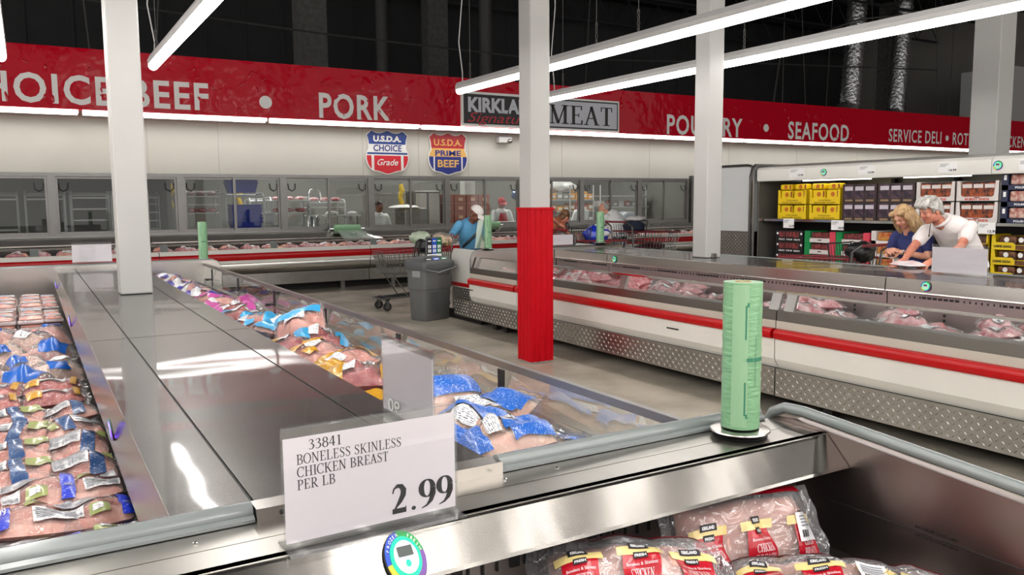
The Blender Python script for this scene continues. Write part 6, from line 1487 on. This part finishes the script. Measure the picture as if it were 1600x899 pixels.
def person(label, J, skin, voxel=.009, hk=1.0, shirt=None, pants=None, sleeve='short', torso_w=(.15, .145, .17, .18, .07), torso_d=(.115, .12, .115, .10, .06), extra=None, face=True, hands=None, shoes=BLACK, brow=None, shorts=False):
    """J: joints in world space"""
    t = thing('person', label, 'person', (J['pelvis'][0], J['pelvis'][1], 0))
    Q = frame_of(J['F'], J.get('up', (0, 0, 1))); lat = J['lat']
    body = MB(); head(body, J['head'], Q, hk)
    limb(body, [V3(J['neck'])+Vector((0, 0, -.04)), V3(J['head'])+Q @ Vector((0, -.015, -.06))], [.056*hk, .052*hk])
    spine = [J['pelvis'], J['belly'], J['chest'], J['upper'], J['neck']]
    torso(body, spine, lat, [x*.93 for x in torso_w], [x*.93 for x in torso_d])
    for s in 'LR':
        limb(body, [J['sh'+s], J['el'+s], J['wr'+s]], [.047*hk, .038*hk, .026*hk]); limb(body, [J['hip'+s], J['kn'+s], J['an'+s]], [.085, .056, .038]); a = V3(J['an'+s]); fd = Vector((J['F'][0], J['F'][1], 0)).normalized()
        limb(body, [a+Vector((0, 0, -.03))-fd*.03, a+fd*.12+Vector((0, 0, -.05))], [.04, .034])
    if hands:
        for w, d, n, c, th in hands: hand(body, w, d, n, c, hk*1.0, th)
    b = fuse(body, voxel, 2).build('body', skin, t, smooth=True)
    if face: face_bits(t, J['head'], Q, hk, brow)
    if shirt:
        m = MB(); sp = list(spine); sp[0] = V3(J['pelvis'])+ (V3(J['pelvis'])-V3(J['belly'])).normalized()*.06
        sp[-1] = V3(J['neck'])+(V3(J['neck'])-V3(J['upper'])).normalized()*.012
        torso(m, sp, lat, [x*1.06+.006 for x in torso_w[:-1]]+[torso_w[-1]*1.2], [x*1.07+.006 for x in torso_d[:-1]]+[torso_d[-1]*1.25])
        for s in 'LR':
            e = V3(J['el'+s]); a = V3(J['sh'+s])
            if sleeve == 'short': q = a.lerp(e, .5); limb(m, [a, q], [.067*hk, .064*hk])
            else: w = V3(J['wr'+s]); limb(m, [a, e, e.lerp(w, .9)], [.068*hk, .056*hk, .04*hk])
        mm = fuse(m, max(voxel, .009), 3)
        for i, p in enumerate(mm.v):
            d = noise.noise(Vector(p)*7)*.008+noise.noise(Vector(p)*15)*.004; mm.v[i] = (p[0]+d, p[1]+d, p[2])
        mm.build('shirt', shirt, t, smooth=True)
    if pants:
        m = MB(); torso(m, [V3(J['pelvis'])+Vector((0, 0, .07)), V3(J['pelvis'])-Vector((0, 0, .10))], lat, [torso_w[0]*1.04, torso_w[0]*1.08], [torso_d[0]*1.06, torso_d[0]*1.1])
        for s in 'LR':
            h, k_, a = V3(J['hip'+s]), V3(J['kn'+s]), V3(J['an'+s])
            if shorts: limb(m, [h, k_], [.10, .088])
            else: limb(m, [h, k_, a+Vector((0, 0, .02))], [.098, .075, .06])
        fuse(m, max(voxel, .012), 3).build('trousers' if not shorts else 'shorts', pants, t, smooth=True)
    m = MB(); fd = Vector((J['F'][0], J['F'][1], 0)).normalized()
    for s in 'LR':
        m = MB(); a = V3(J['an'+s]); g = Vector((a.x, a.y, 0)); limb(m, [g+Vector((0, 0, .045))-fd*.05, g+Vector((0, 0, .048))+fd*.05, g+Vector((0, 0, .040))+fd*.15], [.045, .046, .038]); m.build('shoe', shoes, t, smooth=True)
    if extra: extra(t, Q, J)
    return t
def legs(J, x, y, f, w=.10, lean=0):
    f = Vector((f[0], f[1], 0)).normalized(); r = f.cross(Vector((0, 0, 1)))
    P = V3(J['pelvis'])
    for s, q in (('R', 1), ('L', -1)):
        J['hip'+s] = P+r*q*w-Vector((0, 0, .05)); J['an'+s] = Vector((x, y, .08))+r*q*w*1.15; k = (J['hip'+s]+J['an'+s])/2; J['kn'+s] = k+f*.03
    return J
def hair_mesh(t, parts, mt, voxel=.009, wav=.006, name='hair', fr=22):
    m = MB()
    for kind, a in parts:
        if kind == 'e': c, r, q = a; m.ell(c, r, 18, 12, rot=q)
        else: pts, rs = a; limb(m, pts, rs, 10)
    mm = fuse(m, voxel, 2)
    for i, p in enumerate(mm.v):
        d = noise.noise(Vector((p[0]*fr, p[1]*fr, p[2]*fr*.35)))*wav; mm.v[i] = (p[0]+d, p[1]-d, p[2]+d*.4)
    mm.build(name, mt, t, smooth=True)
BLOND = mat('blond_hair', C(206, 172, 126), .5, col2=C(156, 120, 82), vscale=9, stretch=(6, 6, 1.0), bump=.5, bscale=26); GREYH = mat('grey_hair', C(206, 202, 196), .5, col2=C(150, 146, 142), vscale=10, stretch=(4, 4, 2), bump=.5, bscale=26); DARKH = flatm('dark_hair', 40, 32, 30, .6); BROWNH = mat('brown_hair', C(134, 92, 60), .5, col2=C(84, 56, 38), vscale=12, bump=.4)
NAVYT = mat('navy_tee', C(46, 54, 108), .8, bump=.3, bscale=12); POLO = mat('white_polo', C(228, 220, 218), .8, bump=.35, bscale=10); JEAN = flatm('dark_trousers', 44, 48, 62, .85); KHAKI = flatm('khaki_trousers', 120, 108, 90, .85)
def couple():
    # the woman
    F = Vector((-.80, .08, -.52)); fl = (-1, .12, 0)
    J = dict(head=(7.87, 5.28, 1.40), F=F, up=(-.1, .12, 1), neck=(7.96, 5.27, 1.27), upper=(8.02, 5.27, 1.20), chest=(8.05, 5.27, 1.08), belly=(8.07, 5.27, .95), pelvis=(8.08, 5.27, .84), lat=(0.1, 1, 0),
             shR=(8.0, 5.43, 1.19), shL=(8.03, 5.11, 1.20), elR=(7.97, 5.49, .99), elL=(7.99, 5.06, .985), wrR=(7.84, 5.43, 1.04), wrL=(7.84, 5.27, 1.035))
    legs(J, 8.08, 5.27, fl, .085)
    def extra(t, Q, J):
        c = V3(J['head']); q = lambda *p: c+Q @ Vector(p)
        parts = [('e', (q(0, -.026, .042), (.088, .096, .092), Q)), ('e', (q(0, -.06, -.03), (.086, .055, .09), Q)), ('e', (q(.06, .052, .075), (.04, .04, .03), Q)), ('e', (q(-.05, .05, .078), (.045, .042, .03), Q))]
        for s in (-1, 1):
            for k in range(4):
                parts.append(('l', ([q(s*(.05+.006*k), .045-.03*k, .085-.01*k), q(s*(.088), .035-.03*k, .0), q(s*(.096-.004*k), .03-.035*k, -.075), q(s*(.085), .034-.04*k, -.15), q(s*.07, .03-.04*k, -.185)], [.022, .027, .030, .028, .014])))
        for k in range(4): parts.append(('l', ([q(-.05+.033*k, -.09, .03), q(-.05+.033*k, -.10, -.08), q(-.05+.033*k, -.085, -.17)], [.03, .034, .018])))
        hair_mesh(t, parts, BLOND, .008, .004)
        m = MB(); m.tube([(8.05, 5.17, 1.245), (7.97, 5.165, 1.19), (7.925, 5.20, 1.10), (7.925, 5.24, .95), (7.93, 5.28, .82)], .008, 6); m.build('bag_strap', flatm('strap_pale', 190, 194, 204, .6), t)
        w = V3(J['wrL']); m = MB(); m.lathe([(.030, -.008), (.034, -.006), (.034, .006), (.030, .008)], (0, 0, 0), 16); m.xf(Matrix.Translation(w+Vector((.015, -.02, 0))) @ Vector((-.5, .7, .1)).to_track_quat('Z', 'Y').to_matrix().to_4x4()); m.build('wristwatch', CHROME, t)
    person('woman in a navy T-shirt with shoulder-length blond hair, hands clasped over her cart', J, SKIN1, .0075, 1.0, NAVYT, JEAN, 'short', (.15, .14, .15, .15, .06), (.12, .115, .12, .095, .055), extra, True,
           [(J['wrL'], (-.35, .93, .05), (-.7, -.2, .6), .45, 1), (J['wrR'], (-.55, -.80, .1), (-.6, .35, .7), .5, -1)], brow=BLOND)
    # the man
    F = Vector((-.86, .34, -.36)); fl = (-1, .1, 0)
    J = dict(head=(7.62, 4.82, 1.475), F=F, up=(-.35, .1, 1), neck=(7.76, 4.79, 1.375), upper=(7.86, 4.78, 1.32), chest=(7.98, 4.76, 1.20), belly=(8.10, 4.75, 1.05), pelvis=(8.18, 4.74, .93), lat=(0.05, 1, 0),
             shR=(7.80, 4.97, 1.27), shL=(7.88, 4.575, 1.31), elR=(7.55, 4.96, 1.09), elL=(7.60, 4.50, 1.12), wrR=(7.29, 4.86, 1.0), wrL=(7.30, 4.60, 1.0))
    legs(J, 8.22, 4.74, fl, .10)
    def extra(t, Q, J):
        c = V3(J['head']); q = lambda *p: c+Q @ Vector(p)
        parts = [('e', (q(0, -.028, .046), (.086, .094, .088), Q)), ('e', (q(0, -.07, -.01), (.078, .045, .07), Q))]
        for k in range(7):
            a = -.06+.02*k; parts.append(('l', ([q(a*.9, -.03, .125), q(a*1.1, .05, .118), q(a*1.15-.01, .095, .085), q(a*1.15-.015, .103, .06)], [.026, .026, .02, .010])))
        for s in (-1, 1):
            parts.append(('l', ([q(s*.07, .05, .06), q(s*.084, .01, .03), q(s*.08, -.04, -.01), q(s*.06, -.075, -.06)], [.018, .022, .022, .016]))); parts.append(('l', ([q(s*.077, .035, .03), q(s*.078, .03, -.012)], [.013, .008])))
        hair_mesh(t, parts, GREYH)
        n = V3(J['neck']); ax = (c-n).normalized(); e1 = ax.cross(Vector((0, 1, 0))).normalized(); e2 = ax.cross(e1)
        m = MB(); m.tube([n+ax*(.006+.012*cos(a))+e1*.075*cos(a)+e2*.074*sin(a) for a in [2*pi*k/20 for k in range(20)]], .020, 8, closed=True); m.build('collar', POLO, t, smooth=True)
        m = MB(); m.tube([n+Vector((-.085, .06, -.03)), n+Vector((-.10, .06, -.09)), n+Vector((-.095, .065, -.14))], .004, 5); m.ell(n+Vector((-.098, .065, -.15)), (.008, .008, .01), 8, 6); m.build('neck_cord', BLACK, t)
    person('grey-haired man in a white polo shirt bending over the right meat island', J, SKIN2, .0075, 1.08, POLO, KHAKI, 'short', (.165, .17, .185, .19, .07), (.13, .14, .125, .105, .06), extra, True,
           [(J['wrR'], (-.85, .25, -.45), (-.45, 0, .9), .18, 1), (J['wrL'], (-.9, .05, -.40), (-.45, 0, .9), .3, -1)], brow=GREYH)
    m = MB(); f = pillow(.16, .10, .05, 8, .35, 3, .3); pillow_mesh(m, f, 15, 11); m.xf(Matrix.Translation((7.14, 4.72, .953)) @ Matrix.Rotation(radians(70), 4, 'Z')); o = m.build('meat_package', mat('pale_wrapped_meat', C(222, 190, 190), .4, col2=C(226, 222, 224), vscale=7, coat=.5), smooth=True); tag(o, 'pale wrapped meat package under the hands of the grey-haired man', 'meat pack')
couple()
BLUEJ = mat('sky_blue_jersey', C(92, 158, 200), .7, bump=.3, bscale=9); WCAP = flatm('white_cap', 226, 220, 216, .7); WHITEC = mat('white_coat', C(236, 240, 240), .8, bump=.3, bscale=8); SWEAT = mat('white_sweater', C(246, 246, 246), .85, bump=.3, bscale=10); NAVYS = flatm('navy_shorts', 30, 36, 58, .85); REDC = flatm('red_cap', 204, 28, 40, .6)
def cap(t, c, Q, mt, k=1.0, mark=None, brim=1):
    q = lambda *p: c+Q @ (Vector(p)*k)
    m = MB(); 
    def g(u, v):
        th = 2*pi*u; ph = pi/2*v; return q(.086*cos(th)*cos(ph), -.012+.104*sin(th)*cos(ph), .035+.088*sin(ph))
    m.grid(g, 20, 7, 0, wrapu=True); m.ell(q(0, -.012, .124), (.008, .008, .006), 8, 5); m.build('cap_crown', mt, t, smooth=True)
    if brim:
        m = MB()
        def b(u, v): a = pi*(u-.5)*.9; return q(.084*sin(a)*(1+.12*v), .055+.03*cos(a)+.075*v*cos(a*.8), .040-.012*v-.018*abs(sin(a))*v)
        m.grid(b, 12, 5); o = len(m.v)
        def b2(u, v): p = b(u, v); return p-Q @ Vector((0, 0, .004))
        m.grid(b2, 12, 5); m.build('cap_brim', mt, t, smooth=True)
    if mark:
        m = MB(); m.flat(([(-.012, 0), (.012, 0), (0, .018)], [(0, 1, 2)]), q(.0, .094, .052), Q @ Vector((-1, 0, 0)), Q @ Vector((0, -.3, 1))); m.build('cap_mark', mark, t)
def others():
    # man in blue at the far end of the right island
    F = Vector((.42, -.62, -.62)); fl = (.25, -1, 0)
    J = dict(head=(6.06, 11.33, 1.40), F=F, up=(.1, -.2, 1), neck=(6.03, 11.45, 1.30), upper=(6.03, 11.50, 1.24), chest=(6.05, 11.55, 1.10), belly=(6.09, 11.62, .97), pelvis=(6.12, 11.66, .88), lat=(-1, -.15, 0),
             shR=(5.83, 11.47, 1.235), shL=(6.24, 11.52, 1.22), elR=(5.73, 11.50, 1.10), elL=(6.27, 11.40, 1.03), wrR=(5.66, 11.42, 1.09), wrL=(6.15, 11.22, 1.0))
    legs(J, 6.12, 11.66, fl, .1)
    def extra(t, Q, J):
        cap(t, V3(J['head']), Q, WCAP, 1.12, INK)
        m = MB(); m.tube([(6.18, 11.52, 1.30), (6.17, 11.37, 1.23), (6.10, 11.38, 1.1), (5.98, 11.46, .96), (5.93, 11.55, .88)], .022, 6); m.build('strap', BLACK, t)
    person('man in a sky-blue pullover and white cap looking down beside his cart', J, SKIN3, .011, 1.05, BLUEJ, flatm('blue_jeans', 70, 90, 120, .8), 'long', (.17, .165, .18, .18, .07), (.125, .13, .12, .105, .06), extra, True, [(J['wrR'], (-.2, -.5, -.2), (0, .2, 1), .6, -1), (J['wrL'], (.1, -.9, -.3), (0, .2, 1), .5, 1)])
    # man in the white sweater, seen from behind
    F = Vector((-.75, .6, -.45)); fl = (-.3, 1, 0)
    J = dict(head=(10.06, 13.35, 1.42), F=F, up=(-.3, .2, 1), neck=(10.15, 13.28, 1.36), upper=(10.20, 13.24, 1.29), chest=(10.25, 13.20, 1.15), belly=(10.27, 13.16, 1.0), pelvis=(10.28, 13.12, .88), lat=(1, .25, 0),
             shR=(10.42, 13.30, 1.26), shL=(10.02, 13.20, 1.26), elR=(10.46, 13.52, 1.08), elL=(9.98, 13.46, 1.06), wrR=(10.36, 13.74, 1.0), wrL=(10.04, 13.70, .98))
    legs(J, 10.28, 13.10, fl, .10)
    def extra(t, Q, J):
        c = V3(J['head']); q = lambda *p: c+Q @ Vector(p)
        hair_mesh(t, [('l', ([q(.078, .0, .0), q(.06, -.07, -.01), q(0, -.098, -.01), q(-.06, -.07, -.01), q(-.078, 0, 0)], [.014, .024, .028, .024, .014])), ('e', (q(0, -.045, .03), (.078, .075, .085), Q))], GREYH, .01)
    person('balding man in a white sweater and navy shorts, seen from behind at the wall case', J, SKIN1, .011, 1.05, SWEAT, NAVYS, 'long', (.17, .175, .19, .185, .07), (.13, .135, .125, .11, .06), extra, False, [(J['wrR'], (-.2, .9, -.3), (0, .2, 1), .3, -1), (J['wrL'], (.2, .9, -.3), (0, .2, 1), .3, 1)], shorts=True)
    # shopper hidden by the red sleeve, only the forearms show
    F = Vector((.85, .1, -.5)); fl = (1, 0, 0)
    J = dict(head=(6.90, 10.95, 1.60), F=F, neck=(6.87, 10.95, 1.47), upper=(6.86, 10.95, 1.41), chest=(6.85, 10.95, 1.25), belly=(6.84, 10.95, 1.1), pelvis=(6.84, 10.95, .98), lat=(0, -1, 0),
             shR=(6.90, 10.78, 1.41), shL=(6.90, 11.12, 1.41), elR=(7.08, 10.80, 1.34), elL=(7.02, 11.12, 1.24), wrR=(7.32, 10.90, 1.22), wrL=(7.24, 11.02, 1.16))
    legs(J, 6.84, 10.95, fl, .1)
    def extra(t, Q, J):
        hair_mesh(t, [('e', (V3(J['head'])+Q @ Vector((0, -.02, .04)), (.085, .098, .09), Q))], BROWNH, .012)
        w = V3(J['wrR']); m = MB(); m.tube([w+Vector((.17, .0+.04*cos(a), -.03+.055*sin(a))) for a in [2*pi*k/12 for k in range(12)]], .012, 6, closed=True); m.build('dark_bracelet', BLACK, t)
    person('shopper behind the red-sleeved column, only the reaching forearms showing', J, SKIN2, .011, 1.05, flatm('rust_tee', 150, 70, 48, .8), JEAN, 'short', extra=extra, hands=[(J['wrR'], (.85, .1, -.45), (.4, 0, .9), .4, -1), (J['wrL'], (.9, .0, -.4), (.4, 0, .9), .4, 1)])
    # bending shopper with brown hair behind the blank card
    F = Vector((.8, .15, -.6)); fl = (1, .2, 0)
    J = dict(head=(7.93, 11.62, 1.31), F=F, up=(.4, 0, 1), neck=(7.80, 11.60, 1.26), upper=(7.70, 11.6, 1.22), chest=(7.55, 11.58, 1.14), belly=(7.42, 11.56, 1.02), pelvis=(7.34, 11.55, .90), lat=(.1, -1, 0),
             shR=(7.72, 11.43, 1.20), shL=(7.70, 11.77, 1.20), elR=(7.86, 11.40, 1.03), elL=(7.86, 11.84, 1.03), wrR=(8.0, 11.46, .98), wrL=(8.0, 11.76, .98))
    legs(J, 7.30, 11.55, fl, .085)
    def extra(t, Q, J):
        c = V3(J['head']); q = lambda *p: c+Q @ Vector(p)
        hair_mesh(t, [('e', (q(0, -.026, .04), (.088, .10, .092), Q)), ('e', (q(0, -.07, -.03), (.08, .05, .08), Q))], BROWNH, .012)
    person('brown-haired shopper in a rust top bending forward behind the blank card', J, SKIN2, .011, .95, flatm('rust_top', 168, 92, 62, .8), JEAN, 'short', (.14, .135, .145, .145, .06), (.11, .11, .11, .09, .055), extra, hands=[(J['wrR'], (.9, .1, -.4), (.4, 0, .9), .3, -1), (J['wrL'], (.9, -.1, -.4), (.4, 0, .9), .3, 1)])
    # workers behind the glass
    def worker(label, x, y, face, headz, lean, kind):
        f = Vector((face[0], face[1], 0)).normalized(); r = f.cross(Vector((0, 0, 1))); b = Vector((x, y, 0))
        def at(fw, rt, z): return b+f*fw+r*rt+Vector((0, 0, z))
        z = headz
        J = dict(head=at(lean, 0, z), F=f+Vector((0, 0, -.35)), neck=at(lean*.75, 0, z-.14), upper=at(lean*.6, 0, z-.20), chest=at(lean*.4, 0, z-.36), belly=at(lean*.15, 0, z-.53), pelvis=at(0, 0, z-.66), lat=r,
                 shR=at(lean*.6, .19, z-.22), shL=at(lean*.6, -.19, z-.22), elR=at(lean*.6+.08, .25, z-.48), elL=at(lean*.6+.08, -.25, z-.48), wrR=at(lean*.6+.27, .12, z-.56), wrL=at(lean*.6+.27, -.12, z-.56))
        legs(J, x, y, f, .1)
        def extra(t, Q, J):
            c = V3(J['head'])
            if kind == 'dark': hair_mesh(t, [('e', (c+Q @ Vector((0, -.02, .045)), (.084, .1, .085), Q))], DARKH, .012)
            else:
                hair_mesh(t, [('e', (c+Q @ Vector((0, -.03, .0)), (.08, .085, .06), Q))], DARKH, .012); cap(t, c, Q, REDC, 1.1)
            if kind == 'apron':
                m = MB(); f0 = at(.135, 0, 0); cc = []
                for zz, w in ((z-.24, .07), (z-.34, .11), (z-.60, .16), (z-.95, .17)): cc.append((w, zz))
                def g(u, v):
                    i = min(2, int(v*3)); q = v*3-i; w = cc[i][0]+(cc[i+1][0]-cc[i][0])*q; zz = cc[i][1]+(cc[i+1][1]-cc[i][1])*q; s = (u-.5)*2
                    return at(.175+lean*.4-.06*s*s, s*w, zz)
                m.grid(g, 9, 12); m.build('apron', flatm('red_apron', 176, 26, 40, .7), t, smooth=True)
        return person(label, J, SKIN3 if kind != 'back' else SKIN2, .012, 1.05, WHITEC, JEAN, 'long', extra=extra, face=(kind != 'back'), hands=[(J['wrR'], f+Vector((0, 0, -.3)), (0, 0, 1), .4, -1), (J['wrL'], f+Vector((0, 0, -.3)), (0, 0, 1), .4, 1)])
    worker('dark-haired worker in a white coat standing behind the fifth window', 6.66, 17.05, (.25, -1), 1.50, .06, 'dark')
    worker('worker in a red cap and red apron facing out behind the sixth window', 9.84, 17.15, (-.1, -1), 1.55, .06, 'apron')
    worker('worker in a red cap and white coat seen from behind at the eighth window', 12.05, 16.85, (-.2, 1), 1.52, .08, 'back')
    worker('worker in a white coat bending behind the seventh window', 11.0, 16.95, (.9, .35), 1.30, .28, 'back2')
others()
